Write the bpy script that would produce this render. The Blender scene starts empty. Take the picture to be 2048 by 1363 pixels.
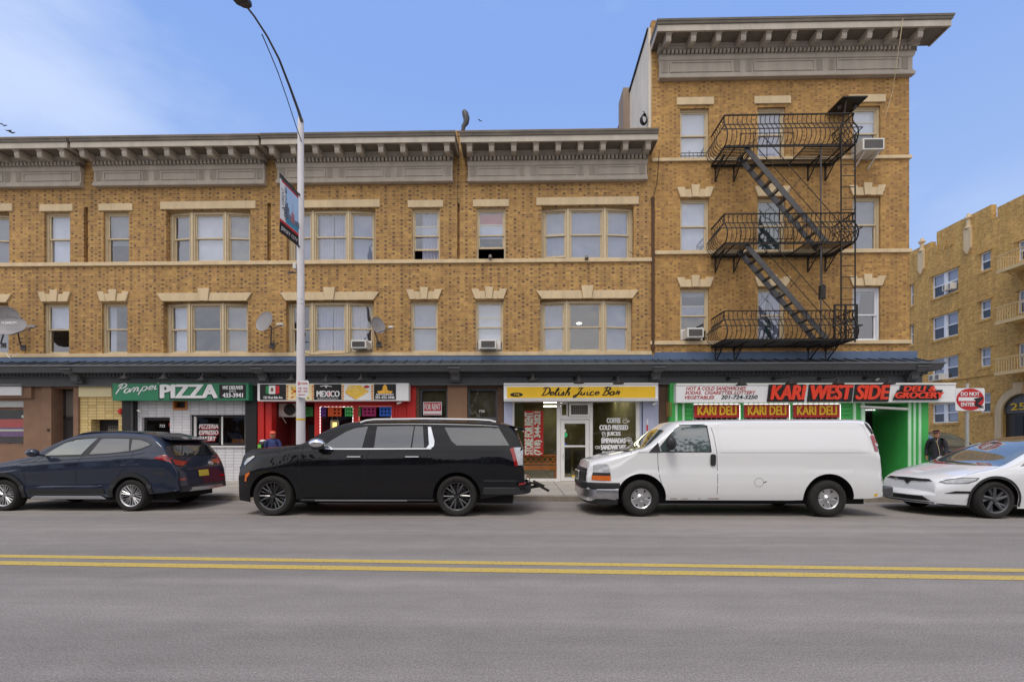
import bpy, bmesh, math, random
from mathutils import Vector, Matrix
from mathutils.bvhtree import BVHTree
from math import sin, cos, pi, radians, sqrt, tan, atan2
random.seed(7)
SC = bpy.context.scene
COL = SC.collection
# ------------------------------------------------------------------ camera
FPX, YH, CAMH, YAW = 920.0, 885.0, 1.49, radians(1.2)
cam = bpy.data.objects.new('camera', bpy.data.cameras.new('camera'))
COL.objects.link(cam)
cam.location = (0, 0, CAMH)
cam.rotation_euler = (pi/2, 0, YAW)
cam.data.sensor_width = 36
cam.data.lens = FPX/2048*36
cam.data.shift_y = (YH-681.5)/2048
cam.data.clip_start = 0.05
cam.data.clip_end = 2000
SC.camera = cam
# ------------------------------------------------------------------ sky, sun, exposure
SUN_EL, SUN_AZ = radians(63), radians(204)   # azimuth measured clockwise from +Y
w = bpy.data.worlds.new('World'); SC.world = w; w.use_nodes = True
nt = w.node_tree; nt.nodes.clear()
out = nt.nodes.new('ShaderNodeOutputWorld'); bg = nt.nodes.new('ShaderNodeBackground')
sky = nt.nodes.new('ShaderNodeTexSky'); sky.sky_type = 'NISHITA'; sky.sun_disc = False
sky.sun_elevation = SUN_EL; sky.sun_rotation = SUN_AZ
sky.air_density = 1.0; sky.dust_density = 2.0; sky.ozone_density = 1.6
L = nt.links.new
def _n(t, **k):
    n = nt.nodes.new(t)
    for a, b in k.items(): setattr(n, a, b)
    return n
def _mr(v, a, b, lo, hi):
    r = _n('ShaderNodeMapRange'); r.inputs[1].default_value = a; r.inputs[2].default_value = b; r.inputs[3].default_value = lo; r.inputs[4].default_value = hi
    L(v, r.inputs[0]); return r.outputs[0]
def _mix(f, c1, c2):
    m = _n('ShaderNodeMixRGB')
    for i, c in ((0, f), (1, c1), (2, c2)):
        if isinstance(c, (tuple, float)): m.inputs[i].default_value = c
        else: L(c, m.inputs[i])
    return m.outputs[0]
tc = _n('ShaderNodeTexCoord'); mp = _n('ShaderNodeMapping'); sp = _n('ShaderNodeSeparateXYZ')
mp.inputs['Scale'].default_value = (1.0, 1.0, 3.0); mp.inputs['Location'].default_value = (.35, .1, 0.2)
L(tc.outputs['Generated'], mp.inputs['Vector']); L(tc.outputs['Generated'], sp.inputs[0])
nz = _n('ShaderNodeTexNoise'); nz.inputs['Scale'].default_value = 1.3; nz.inputs['Detail'].default_value = 7; nz.inputs['Roughness'].default_value = .6
L(mp.outputs[0], nz.inputs['Vector'])
grad = _mix(_mr(sp.outputs[2], .02, .62, 0, 1), (5.3, 6.9, 10.0, 1), (2.75, 4.6, 9.5, 1))
blue = _mix(.78, sky.outputs[0], grad)
wisp = _mix(_mr(nz.outputs['Fac'], .50, .82, .0, .5), blue, (7.6, 8.6, 10.6, 1))
def _patch(dirv, c0, c1, amt, base):      # one soft cloud bank round a compass direction
    d = _n('ShaderNodeVectorMath', operation='DOT_PRODUCT'); L(tc.outputs['Generated'], d.inputs[0]); d.inputs[1].default_value = dirv
    m = _n('ShaderNodeMath', operation='MULTIPLY'); L(_mr(d.outputs['Value'], c0, c1, 0, amt), m.inputs[0]); L(_mr(nz.outputs['Fac'], .36, .62, .15, 1), m.inputs[1])
    return _mix(m.outputs[0], base, (8.6, 9.3, 10.7, 1))
wisp = _patch((-.655, .575, .490), .984, 1.0, .34, wisp)
wisp = _patch((.70, .66, .27), .990, 1.0, .36, wisp)
# unseen bright cloud bank added behind the camera as neutral facade fill
back = _mr(sp.outputs[1], .1, -.35, 0, 1)
cl = _mix(_mr(nz.outputs['Fac'], .35, .65, 0, 1), (8.2, 8.5, 9.6, 1), (13.2, 12.6, 11.8, 1))
allsky = _mix(back, wisp, cl)
L(allsky, bg.inputs['Color'])
bg.inputs['Strength'].default_value = 0.09
L(bg.outputs[0], out.inputs['Surface'])
sd = bpy.data.lights.new('sun', 'SUN'); sd.energy = 1.3; sd.angle = radians(20); sd.color = (1, .94, .86)
so = bpy.data.objects.new('sun', sd); COL.objects.link(so)
sdir = Vector((sin(SUN_AZ)*cos(SUN_EL), cos(SUN_AZ)*cos(SUN_EL), sin(SUN_EL)))
so.rotation_euler = sdir.to_track_quat('Z', 'Y').to_euler(); so.location = (0, -10, 30)
SC.view_settings.view_transform = 'Standard'; SC.view_settings.look = 'None'
SC.view_settings.exposure = 0.25; SC.view_settings.gamma = 1
SC.render.engine = 'CYCLES'
SC.cycles.max_bounces = 6; SC.cycles.transparent_max_bounces = 12

# ------------------------------------------------------------------ pixel -> point on a plane y = Y of the street
def U(px, py, Y):
    cx = (px-1024)/FPX; cz = (YH-py)/FPX
    dx = cos(YAW)*cx - sin(YAW); dy = sin(YAW)*cx + cos(YAW)
    t = Y/dy
    return Vector((dx*t, Y, CAMH+cz*t))
def UX(px, Y): return U(px, 885, Y).x
def UZ(px, py, Y): return U(px, py, Y).z

# ------------------------------------------------------------------ materials
def lin(c): return tuple(((x/255)/12.92 if x/255 <= .04045 else ((x/255+.055)/1.055)**2.4) for x in c)
def K(r, g, b, k=1.0):
    l = lin((r, g, b)); return tuple(min(.9, x*k) for x in l)
MATS = {}
def N(nt, t, **kw):
    n = nt.nodes.new(t)
    for k, v in kw.items(): setattr(n, k, v)
    return n
def mat(name, rgb, rough=.6, metal=0., var=.12, scale=2.5, bump=0., bscale=80., coat=0., spec=.5, emit=0., streak=0.):
    if name in MATS: return MATS[name]
    m = bpy.data.materials.new(name); m.use_nodes = True; nt = m.node_tree; L = nt.links.new
    b = nt.nodes['Principled BSDF']
    b.inputs['Base Color'].default_value = (*rgb, 1)
    b.inputs['Roughness'].default_value = rough; b.inputs['Metallic'].default_value = metal
    b.inputs['Coat Weight'].default_value = coat; b.inputs['Coat Roughness'].default_value = .03
    b.inputs['Specular IOR Level'].default_value = spec
    if emit:
        b.inputs['Emission Color'].default_value = (*rgb, 1); b.inputs['Emission Strength'].default_value = emit
    if var or bump:
        g = N(nt, 'ShaderNodeNewGeometry')
        mpn = N(nt, 'ShaderNodeMapping'); mpn.inputs['Scale'].default_value = (1, 1, .25 if streak else 1)
        L(g.outputs['Position'], mpn.inputs['Vector'])
        n = N(nt, 'ShaderNodeTexNoise'); n.inputs['Scale'].default_value = scale; n.inputs['Detail'].default_value = 6
        n.inputs['Roughness'].default_value = .65
        L(mpn.outputs[0], n.inputs['Vector'])
        r = N(nt, 'ShaderNodeMapRange'); r.inputs[1].default_value = .3; r.inputs[2].default_value = .7
        r.inputs[3].default_value = 1-var; r.inputs[4].default_value = 1+var
        L(n.outputs['Fac'], r.inputs[0])
        mm = N(nt, 'ShaderNodeVectorMath', operation='SCALE'); mm.inputs[0].default_value = rgb
        L(r.outputs[0], mm.inputs['Scale']); L(mm.outputs[0], b.inputs['Base Color'])
        if bump:
            n2 = N(nt, 'ShaderNodeTexNoise'); n2.inputs['Scale'].default_value = bscale; n2.inputs['Detail'].default_value = 4
            L(g.outputs['Position'], n2.inputs['Vector'])
            bp = N(nt, 'ShaderNodeBump'); bp.inputs['Strength'].default_value = bump; bp.inputs['Distance'].default_value = .02
            L(n2.outputs['Fac'], bp.inputs['Height']); L(bp.outputs[0], b.inputs['Normal'])
    MATS[name] = m; return m

def glass_mat(name, tint=(.9, .95, .95), refl=.16, rough=.01):
    if name in MATS: return MATS[name]
    m = bpy.data.materials.new(name); m.use_nodes = True; nt = m.node_tree; nt.nodes.clear(); L = nt.links.new
    o = N(nt, 'ShaderNodeOutputMaterial'); t = N(nt, 'ShaderNodeBsdfTransparent'); g = N(nt, 'ShaderNodeBsdfGlossy')
    t.inputs[0].default_value = (*tint, 1); g.inputs['Roughness'].default_value = rough
    g.inputs['Color'].default_value = (.95, .96, 1, 1)
    lw = N(nt, 'ShaderNodeLayerWeight'); lw.inputs[0].default_value = .5
    pw = N(nt, 'ShaderNodeMath', operation='POWER'); pw.inputs[1].default_value = 4; L(lw.outputs['Facing'], pw.inputs[0])
    ad = N(nt, 'ShaderNodeMath', operation='MULTIPLY_ADD'); ad.inputs[1].default_value = .8; ad.inputs[2].default_value = refl; ad.use_clamp = True
    L(pw.outputs[0], ad.inputs[0])
    ge = N(nt, 'ShaderNodeNewGeometry')
    n = N(nt, 'ShaderNodeTexNoise'); n.inputs['Scale'].default_value = 1.6; n.inputs['Detail'].default_value = 1
    L(ge.outputs['Position'], n.inputs['Vector'])
    bp = N(nt, 'ShaderNodeBump'); bp.inputs['Strength'].default_value = .30; bp.inputs['Distance'].default_value = .05
    L(n.outputs['Fac'], bp.inputs['Height']); L(bp.outputs[0], g.inputs['Normal'])
    x = N(nt, 'ShaderNodeMixShader'); L(ad.outputs[0], x.inputs[0]); L(t.outputs[0], x.inputs[1]); L(g.outputs[0], x.inputs[2])
    L(x.outputs[0], o.inputs[0]); MATS[name] = m; return m

def brick_mat(name, base, alt, dark, mortar, bw=.30, ch=.073, hfrac=.34, darkp=.8, flemish=True, vary=.27, streaks=.10):
    """bricks laid in courses; every other course of headers in a darker fired brick"""
    m = bpy.data.materials.new(name); m.use_nodes = True; nt = m.node_tree; L = nt.links.new
    b = nt.nodes['Principled BSDF']; b.inputs['Roughness'].default_value = .85
    def M(op, a, c=None, d=None):
        n = N(nt, 'ShaderNodeMath', operation=op)
        for i, v in enumerate((a, c, d)):
            if v is None: continue
            if isinstance(v, (int, float)): n.inputs[i].default_value = v
            else: L(v, n.inputs[i])
        return n.outputs[0]
    g = N(nt, 'ShaderNodeNewGeometry'); s = N(nt, 'ShaderNodeSeparateXYZ'); L(g.outputs['Position'], s.inputs[0])
    hx = M('ADD', s.outputs[0], s.outputs[1])
    zc = M('DIVIDE', s.outputs[2], ch); row = M('FLOOR', zc); fz = M('FRACT', zc)
    par = M('MODULO', row, 2.0); par = M('ABSOLUTE', par)
    u = M('ADD', M('DIVIDE', hx, bw), M('MULTIPLY', par, .5)); col = M('FLOOR', u); fu = M('FRACT', u)
    head = M('LESS_THAN', fu, hfrac)
    cid = N(nt, 'ShaderNodeCombineXYZ'); L(col, cid.inputs[0]); L(row, cid.inputs[1]); L(head, cid.inputs[2])
    wn = N(nt, 'ShaderNodeTexWhiteNoise', noise_dimensions='3D'); L(cid.outputs[0], wn.inputs['Vector'])
    sc = N(nt, 'ShaderNodeSeparateColor'); L(wn.outputs['Color'], sc.inputs[0])
    r1, r2, r3 = sc.outputs[0], sc.outputs[1], sc.outputs[2]
    mixb = N(nt, 'ShaderNodeMixRGB'); L(r1, mixb.inputs[0]); mixb.inputs[1].default_value = (*base, 1); mixb.inputs[2].default_value = (*alt, 1)
    isd = M('MULTIPLY', M('LESS_THAN', r2, darkp), head)
    if flemish: isd = M('MULTIPLY', isd, M('GREATER_THAN', M('ADD', par, M('MULTIPLY', r3, .62)), .5))
    isd = M('MULTIPLY', isd, M('ADD', .55, M('MULTIPLY', r1, .45)))
    mixd = N(nt, 'ShaderNodeMixRGB'); L(isd, mixd.inputs[0]); L(mixb.outputs[0], mixd.inputs[1]); mixd.inputs[2].default_value = (*dark, 1)
    # mortar
    jz = M('LESS_THAN', fz, .15); j1 = M('LESS_THAN', fu, .035); j2 = M('LESS_THAN', M('ABSOLUTE', M('SUBTRACT', fu, hfrac)), .018)
    j = M('MAXIMUM', jz, M('MAXIMUM', j1, j2))
    mixm = N(nt, 'ShaderNodeMixRGB'); L(M('MULTIPLY', j, .85), mixm.inputs[0]); L(mixd.outputs[0], mixm.inputs[1]); mixm.inputs[2].default_value = (*mortar, 1)
    # broad weathering
    nz = N(nt, 'ShaderNodeTexNoise'); nz.inputs['Scale'].default_value = .55; nz.inputs['Detail'].default_value = 8; nz.inputs['Roughness'].default_value = .7
    L(g.outputs['Position'], nz.inputs['Vector'])
    r = N(nt, 'ShaderNodeMapRange'); r.inputs[1].default_value = .3; r.inputs[2].default_value = .7
    r.inputs[3].default_value = 1-vary*.5; r.inputs[4].default_value = 1+vary*.4; L(nz.outputs['Fac'], r.inputs[0])
    br = M('MULTIPLY', r.outputs[0], M('ADD', 1-vary/2, M('MULTIPLY', r3, vary)))
    mps = N(nt, 'ShaderNodeMapping'); mps.inputs['Scale'].default_value = (1, 1, .12); L(g.outputs['Position'], mps.inputs[0])
    ns = N(nt, 'ShaderNodeTexNoise'); ns.inputs['Scale'].default_value = 3.2; ns.inputs['Detail'].default_value = 7; ns.inputs['Roughness'].default_value = .7; L(mps.outputs[0], ns.inputs['Vector'])
    rs = N(nt, 'ShaderNodeMapRange'); rs.inputs[1].default_value = .35; rs.inputs[2].default_value = .6; rs.inputs[3].default_value = 1-2*streaks; rs.inputs[4].default_value = 1+streaks*.5; L(ns.outputs['Fac'], rs.inputs[0])
    br = M('MULTIPLY', br, rs.outputs[0])
    vm = N(nt, 'ShaderNodeVectorMath', operation='SCALE'); L(mixm.outputs[0], vm.inputs[0]); L(br, vm.inputs['Scale'])
    L(vm.outputs[0], b.inputs['Base Color'])
    bp = N(nt, 'ShaderNodeBump'); bp.inputs['Strength'].default_value = .5; bp.inputs['Distance'].default_value = .01
    L(M('SUBTRACT', M('MULTIPLY', r1, .4), j), bp.inputs['Height']); L(bp.outputs[0], b.inputs['Normal'])
    MATS[name] = m; return m

# ------------------------------------------------------------------ mesh builder
LOC = {}
def base_of(p):
    return LOC.get(p.name, Vector((0, 0, 0))) if p else Vector((0, 0, 0))
class MB:
    def __init__(s): s.v = []; s.f = []; s.m = []; s.T = None
    def av(s, p):
        p = Vector(p)
        if s.T: p = s.T @ p
        s.v.append(p); return len(s.v)-1
    def face(s, pts, mi=0):
        s.f.append([s.av(p) for p in pts]); s.m.append(mi); return s
    def fi(s, idx, mi=0): s.f.append(list(idx)); s.m.append(mi)
    def box(s, x0, x1, y0, y1, z0, z1, mi=0):
        if x0 > x1: x0, x1 = x1, x0
        if y0 > y1: y0, y1 = y1, y0
        if z0 > z1: z0, z1 = z1, z0
        i = [s.av(p) for p in ((x0,y0,z0),(x1,y0,z0),(x1,y1,z0),(x0,y1,z0),(x0,y0,z1),(x1,y0,z1),(x1,y1,z1),(x0,y1,z1))]
        for q in ((0,3,2,1),(4,5,6,7),(0,1,5,4),(1,2,6,5),(2,3,7,6),(3,0,4,7)): s.fi([i[k] for k in q], mi)
        return s
    def prism(s, poly, axis, a0, a1, mi=0, cap=True):
        """poly: 2-D points in the plane across `axis` ('x': (y,z), 'y': (x,z), 'z': (x,y))"""
        def P(p, a):
            return (a, p[0], p[1]) if axis == 'x' else (p[0], a, p[1]) if axis == 'y' else (p[0], p[1], a)
        A = [s.av(P(p, a0)) for p in poly]; B = [s.av(P(p, a1)) for p in poly]; n = len(poly)
        for k in range(n): s.fi((A[k], A[(k+1) % n], B[(k+1) % n], B[k]), mi)
        if cap: s.fi(A[::-1], mi); s.fi(B, mi)
        return s
    def tube(s, pts, r, n=8, mi=0, cap=True):
        pts = [Vector(p) for p in pts]; rs = r if isinstance(r, (list, tuple)) else [r]*len(pts)
        rings = []; up = None
        for k, p in enumerate(pts):
            d = (pts[min(k+1, len(pts)-1)]-pts[max(k-1, 0)]).normalized()
            if up is None:
                up = d.orthogonal().normalized()
            else:
                up = (up - d*up.dot(d)); up = up.normalized() if up.length > 1e-6 else d.orthogonal().normalized()
            sd = d.cross(up)
            rings.append([s.av(p+(up*cos(2*pi*j/n)+sd*sin(2*pi*j/n))*rs[k]) for j in range(n)])
        for a, b in zip(rings, rings[1:]):
            for j in range(n): s.fi((a[j], a[(j+1) % n], b[(j+1) % n], b[j]), mi)
        if cap: s.fi(rings[0][::-1], mi); s.fi(rings[-1], mi)
        return s
    def bar(s, p, q, w=.03, h=None, mi=0):
        """square bar from p to q"""
        h = h or w; p = Vector(p); q = Vector(q); d = (q-p).normalized()
        a = d.cross(Vector((0, 0, 1)));
        if a.length < 1e-3: a = Vector((1, 0, 0))
        a.normalize(); b = a.cross(d)
        i = []
        for c in (p, q):
            for sx, sy in ((-1,-1),(1,-1),(1,1),(-1,1)): i.append(s.av(c+a*sx*w/2+b*sy*h/2))
        for qd in ((0,1,2,3),(7,6,5,4),(0,4,5,1),(1,5,6,2),(2,6,7,3),(3,7,4,0)): s.fi([i[k] for k in qd], mi)
        return s
    def lathe(s, prof, c=(0, 0, 0), axis='z', n=24, mi=0, a0=0, a1=2*pi):
        """prof: (radius, along)"""
        c = Vector(c); full = abs(a1-a0-2*pi) < 1e-4; m = n if full else n+1
        rings = []
        for r, h in prof:
            ring = []
            for j in range(m):
                t = a0+(a1-a0)*j/n; u, v = r*cos(t), r*sin(t)
                ring.append(s.av(c+Vector((u, v, h) if axis == 'z' else (u, h, v) if axis == 'y' else (h, u, v))))
            rings.append(ring)
        for a, b in zip(rings, rings[1:]):
            for j in range(n): s.fi((a[j], a[(j+1) % m], b[(j+1) % m], b[j]), mi)
        return s
    def sphere(s, c, r, n=12, k=8, mi=0):
        rx, ry, rz = r if isinstance(r, (tuple, list)) else (r, r, r)
        c = Vector(c); rings = []
        for i in range(k+1):
            ph = pi*i/k
            rings.append([s.av(c+Vector((rx*sin(ph)*cos(2*pi*j/n), ry*sin(ph)*sin(2*pi*j/n), rz*cos(ph)))) for j in range(n)])
        for a, b in zip(rings, rings[1:]):
            for j in range(n): s.fi((a[j], b[j], b[(j+1) % n], a[(j+1) % n]), mi)
        return s
    def build(s, name, mats, parent=None, smooth=False, bevel=0., loc=None):
        me = bpy.data.meshes.new(name); off = base_of(parent) if parent else (Vector(loc) if loc else Vector((0, 0, 0)))
        me.from_pydata([v-off for v in s.v], [], s.f)
        if not isinstance(mats, (list, tuple)): mats = [mats]
        for mt in mats: me.materials.append(mt)
        me.polygons.foreach_set('material_index', s.m)
        bm = bmesh.new(); bm.from_mesh(me); bmesh.ops.remove_doubles(bm, verts=bm.verts, dist=1e-5)
        bmesh.ops.recalc_face_normals(bm, faces=bm.faces); bm.to_mesh(me); bm.free()
        o = bpy.data.objects.new(name, me); COL.objects.link(o)
        if parent: o.parent = parent; LOC[o.name] = off
        else: o.location = off; LOC[o.name] = off
        if smooth:
            me.polygons.foreach_set('use_smooth', [True]*len(me.polygons))
            try: me.set_sharp_from_angle(angle=radians(38 if smooth is True else smooth))
            except Exception: pass
        if bevel:
            bv = o.modifiers.new('bevel', 'BEVEL'); bv.width = bevel; bv.segments = 2; bv.limit_method = 'ANGLE'; bv.angle_limit = radians(40)
            bv.harden_normals = False
        return o
def thing(name, label, cat, loc=(0, 0, 0), group=None):
    o = bpy.data.objects.new(name, None); COL.objects.link(o); o.location = loc; o.empty_display_size = .2
    o['label'] = label; o['category'] = cat
    if group: o['group'] = group
    LOC[o.name] = Vector(loc); return o
def tag(o, label=None, cat=None, group=None, kind=None):
    if label: o['label'] = label
    if cat: o['category'] = cat
    if group: o['group'] = group
    if kind: o['kind'] = kind
    return o
def struct(name, mb, m, **k):
    o = mb.build(name, m, **k); o['kind'] = 'structure'; return o
def copy_tree(o, parent=None):
    c = o.copy(); COL.objects.link(c); c.parent = parent; LOC[c.name] = LOC.get(o.name, Vector())
    for ch in list(o.children): copy_tree(ch, c)
    return c
# lettering: an outline-font curve turned into one mesh, laid on a plane facing -y (or turned by M)
def letter(txt, parent, m, x0, x1, z0, z1, y, bold=.0, shear=0., depth=.006, rot=0, name='lettering', xf=None, sp=1.0):
    c = bpy.data.curves.new('t', 'FONT'); c.body = txt; c.size = 1; c.shear = shear; c.space_character = sp
    c.extrude = .001; c.resolution_u = 3
    o = bpy.data.objects.new('t', c); COL.objects.link(o)
    bpy.context.view_layer.update()
    me = bpy.data.meshes.new_from_object(o.evaluated_get(bpy.context.evaluated_depsgraph_get()))
    bpy.data.objects.remove(o); bpy.data.curves.remove(c)
    xs = [v.co.x for v in me.vertices]; ys = [v.co.y for v in me.vertices]
    a, b, e, g = min(xs), max(xs), min(ys), max(ys)
    off = base_of(parent)
    for v in me.vertices:
        u = (v.co.x-a)/(b-a); t = (v.co.y-e)/(g-e); d = -depth if v.co.z > 0 else 0.0
        if rot == 90: u, t = 1-t, u          # reads upward
        p = Vector((x0+(x1-x0)*u, y+d, z0+(z1-z0)*t))
        if xf: p = xf(p)
        v.co = p-off
    me.materials.clear(); me.materials.append(m)
    for p in me.polygons: p.material_index = 0
    if bold:      # heavier strokes: copies of the outline a hair apart, each on its own plane
        hz, hx = (z1-z0)*bold*1.1, (x1-x0)/max(1, len(txt))*bold*3.2
        if rot: hx, hz = (x1-x0)*bold*1.1, (z1-z0)/max(1, len(txt))*bold*3.2
        base = me.copy(); bm = bmesh.new(); bm.from_mesh(me)
        for q, (du, dv) in enumerate(((1, 0), (-1, 0), (0, .8), (0, -.8), (.7, .7), (-.7, -.7))):
            m2 = base.copy()
            for v in m2.vertices: v.co += Vector((du*hx, -.0007*(q+1), dv*hz))
            bm.from_mesh(m2); bpy.data.meshes.remove(m2)
        bm.to_mesh(me); bm.free(); bpy.data.meshes.remove(base)
    bm = bmesh.new(); bm.from_mesh(me); bmesh.ops.recalc_face_normals(bm, faces=bm.faces); bm.to_mesh(me); bm.free()
    ob = bpy.data.objects.new(name, me); COL.objects.link(ob); ob.parent = parent; LOC[ob.name] = off
    return ob
# brush-script lettering from stroke polylines (unit box per glyph: width, strokes)
def arc(cx, cy, rx, ry, a0, a1, n=10):
    return [(cx+rx*cos(radians(a0+(a1-a0)*k/n)), cy+ry*sin(radians(a0+(a1-a0)*k/n))) for k in range(n+1)]
GL = {
 'P': (.75, [[(.22, 0), (.3, .5), (.38, 1.0)], [(.1, .8)]+arc(.42, .78, .32, .26, 150, -90, 12)+[(.3, .48)]]),
 'D': (.85, [[(.25, .05), (.35, .95)], [(.05, .8), (.2, .98)]+arc(.35, .52, .45, .48, 90, -90, 12)+[(.1, .02)]]),
 'B': (.75, [[(.22, .02), (.34, .95)], [(.08, .8)]+arc(.38, .76, .26, .23, 130, -90, 10)+arc(.36, .27, .3, .26, 90, -100, 10)+[(.1, .05)]]),
 'J': (.55, [[(.15, .8), (.35, .95), (.6, .95)], [(.48, .95), (.36, .2), (.22, -.22), (.05, -.28), (.0, -.12), (.2, .05), (.5, .2)]]),
 'o': (.5, [arc(.25, .24, .2, .24, 90, 450, 14)+[(.45, .4)]]),
 'm': (.8, [[(.02, .0), (.1, .46)], arc(.22, .3, .12, .17, 150, 0, 6)+[(.32, 0)], arc(.45, .3, .12, .17, 150, 0, 6)+[(.6, .03), (.75, .1)]]),
 'p': (.55, [[(.12, .48), (.02, -.35)], arc(.28, .24, .2, .23, 140, -140, 10)]),
 'e': (.45, [[(.05, .2), (.3, .28)]+arc(.22, .26, .16, .2, 0, 300, 10)+[(.45, .12)]]),
 'i': (.28, [[(.05, .46), (.1, .08), (.18, .0), (.3, .1)], [(.13, .66), (.15, .7)]]),
 'l': (.3, [[(.03, .2), (.25, .8), (.2, .98), (.1, .8), (.08, .1), (.16, .0), (.32, .12)]]),
 's': (.4, [[(.02, .05), (.2, .5), (.25, .3), (.3, .1), (.18, .0), (.04, .05)]]),
 'h': (.55, [[(.05, .0), (.1, .5), (.22, .95), (.12, .9), (.06, .3)], arc(.22, .28, .14, .18, 150, 0, 6)+[(.36, .03), (.5, .1)]]),
 'u': (.5, [[(.03, .46), (.04, .1), (.14, .0), (.28, .1), (.36, .46), (.36, .05), (.48, .08)]]),
 'c': (.42, [arc(.22, .24, .18, .24, 50, 310, 10)+[(.42, .14)]]),
 'a': (.5, [arc(.2, .23, .17, .22, 40, 400, 12), [(.37, .46), (.36, .05), (.48, .08)]]),
 'r': (.4, [[(.03, .1), (.12, .55), (.14, .46), (.3, .44), (.26, .1), (.4, .08)]]),
 ' ': (.35, []),
}
def script(txt, parent, m, x0, x1, z0, z1, y, thick=.16, slant=.22, depth=.008, rise=0., name='lettering'):
    mb = MB(); x = 0; segs = []
    for ch in txt:
        wd, st = GL[ch]
        for s_ in st: segs.append([(x+p[0]+slant*p[1], p[1]) for p in s_])
        x += wd+.03
    a = min(p[0] for s_ in segs for p in s_); b = max(p[0] for s_ in segs for p in s_)
    e = min(p[1] for s_ in segs for p in s_); g = max(p[1] for s_ in segs for p in s_)
    sx = (x1-x0)/(b-a); sz = (z1-z0)/(g-e)
    for s_ in segs:
        P = [Vector((x0+(p[0]-a)*sx, z0+(p[1]-e)*sz+rise*(p[0]-a)/(b-a), 0)) for p in s_]
        t0 = thick*sz
        Lp, Rp = [], []
        for k, p in enumerate(P):
            d = P[min(k+1, len(P)-1)]-P[max(k-1, 0)]
            d = d.normalized() if d.length > 1e-6 else Vector((1, 0, 0))
            n = Vector((-d.y, d.x, 0)); wd = t0*(.35+.65*abs(d.y))*.5
            if k in (0, len(P)-1): wd *= .75
            Lp.append(p+n*wd); Rp.append(p-n*wd)
        for k in range(len(P)-1):
            q = [Lp[k], Lp[k+1], Rp[k+1], Rp[k]]
            mb.prism([(v.x, v.y) for v in q], 'y', y, y-depth)
    return mb.build(name, m, parent)
# ------------------------------------------------------------------ palette
M_BRICK = brick_mat('tan_header_brick', K(186,146,84), K(160,118,72), K(92,66,52), K(184,158,114), bw=.285, ch=.073, hfrac=.36, darkp=.8)
M_BRICK2 = brick_mat('mottled_tan_brick', K(186,144,80), K(164,120,70), K(132,96,62), K(176,148,102), bw=.285, ch=.073, hfrac=.36, darkp=.5, flemish=False)
M_BRICK3 = brick_mat('yellow_brick', K(206,168,98), K(194,150,84), K(166,128,76), K(196,162,100), bw=.27, ch=.073, hfrac=.4, darkp=.35, flemish=False)
M_CREAMB = brick_mat('cream_split_brick', K(222,196,138), K(214,188,128), K(206,178,118), K(140,116,78), bw=.62, ch=.105, hfrac=.5, darkp=.3, flemish=False, vary=.08, streaks=.03)
M_WHITEB = brick_mat('white_painted_brick', K(222,220,224), K(216,214,218), K(210,208,212), K(168,166,172), bw=.62, ch=.105, hfrac=.5, darkp=.3, flemish=False, vary=.05, streaks=.03)
M_STONE = mat('limestone', K(208,186,150), .8, var=.14, scale=3, bump=.3, bscale=60, streak=1)
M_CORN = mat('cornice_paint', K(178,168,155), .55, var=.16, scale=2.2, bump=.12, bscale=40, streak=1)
M_CORND = mat('weathered_crown_soffit_shade_paint', K(112,104,94), .7, var=.25, scale=1.6)  # weathered crown tone, also painted shade for the soffit and dentil backing
M_FRAME = mat('window_paint', K(200,182,150), .5, var=.08, scale=6)
M_WHITE = mat('white_paint', K(222,220,218), .45, var=.05)
M_WHITEV = mat('white_vinyl', K(226,228,234), .35, var=.03)
M_BLIND = mat('blind_fabric', K(206,208,218), .8, var=.14, scale=.7)
M_BLIND2 = mat('grey_blind', K(122,122,130), .85, var=.22, scale=.8)
M_CURT = mat('lace_curtain', K(168,170,192), .9, var=.12, scale=4)
M_TEALC = mat('teal_curtain', K(60,90,98), .9, var=.2, scale=5)
M_REDC = mat('red_cloth', K(190,90,90), .9, var=.1)
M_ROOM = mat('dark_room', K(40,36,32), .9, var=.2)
M_GLASS = glass_mat('window_glass', (.80, .84, .90), .20)
M_SHOPG = glass_mat('shop_glass', (.86, .88, .80), .04)
M_BLUE = mat('blue_band_paint', K(84,104,134), .5, var=.10, streak=1)
M_SLATE = mat('slate_grey_paint', K(84,86,90), .5, var=.12)
M_ROOFM = mat('canopy_metal', K(46,53,62), .6, metal=.0, var=.15)
M_BLACK = mat('black_paint', K(34,32,34), .5, var=.15)
M_IRON = mat('black_iron', K(38,34,32), .55, metal=.2, var=.25, scale=9)
M_IRONG = mat('grey_iron', K(78,76,78), .5, metal=.3, var=.2, scale=9)
M_STUC = mat('brown_stucco', K(134,104,84), .85, var=.12, bump=.4, bscale=50)
M_DKDOOR = mat('dark_door_paint', K(58,54,54), .5, var=.1)
M_CREAM = mat('cream_board', K(226,212,168), .6, var=.05)
M_RED = mat('red_wall_paint', K(196,38,34), .5, var=.10)
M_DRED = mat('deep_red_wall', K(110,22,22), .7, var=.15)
M_REDS = mat('sign_red', K(200,40,44), .45, var=.05)
M_GLASSF = glass_mat('far_window_glass', (.8, .84, .9), .08)
M_BROWN = mat('brown_pilaster', K(98,74,58), .8, var=.12, bump=.2)
M_LILAC = mat('lilac_metal', K(176,180,206), .45, var=.08, streak=1)
M_ALU = mat('aluminium', K(196,196,192), .35, metal=.6, var=.06)
M_GREEN = mat('green_wall_paint', K(66,176,84), .55, var=.10, streak=1)
M_MINT = mat('mint_stripe_paint', K(188,228,196), .55, var=.08)
M_SGREEN = mat('sign_green', K(42,124,88), .45, var=.05)
M_SYEL = mat('sign_yellow', K(232,186,36), .45, var=.05)
M_SWHITE = mat('sign_white', K(226,226,228), .4, var=.04)
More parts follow.
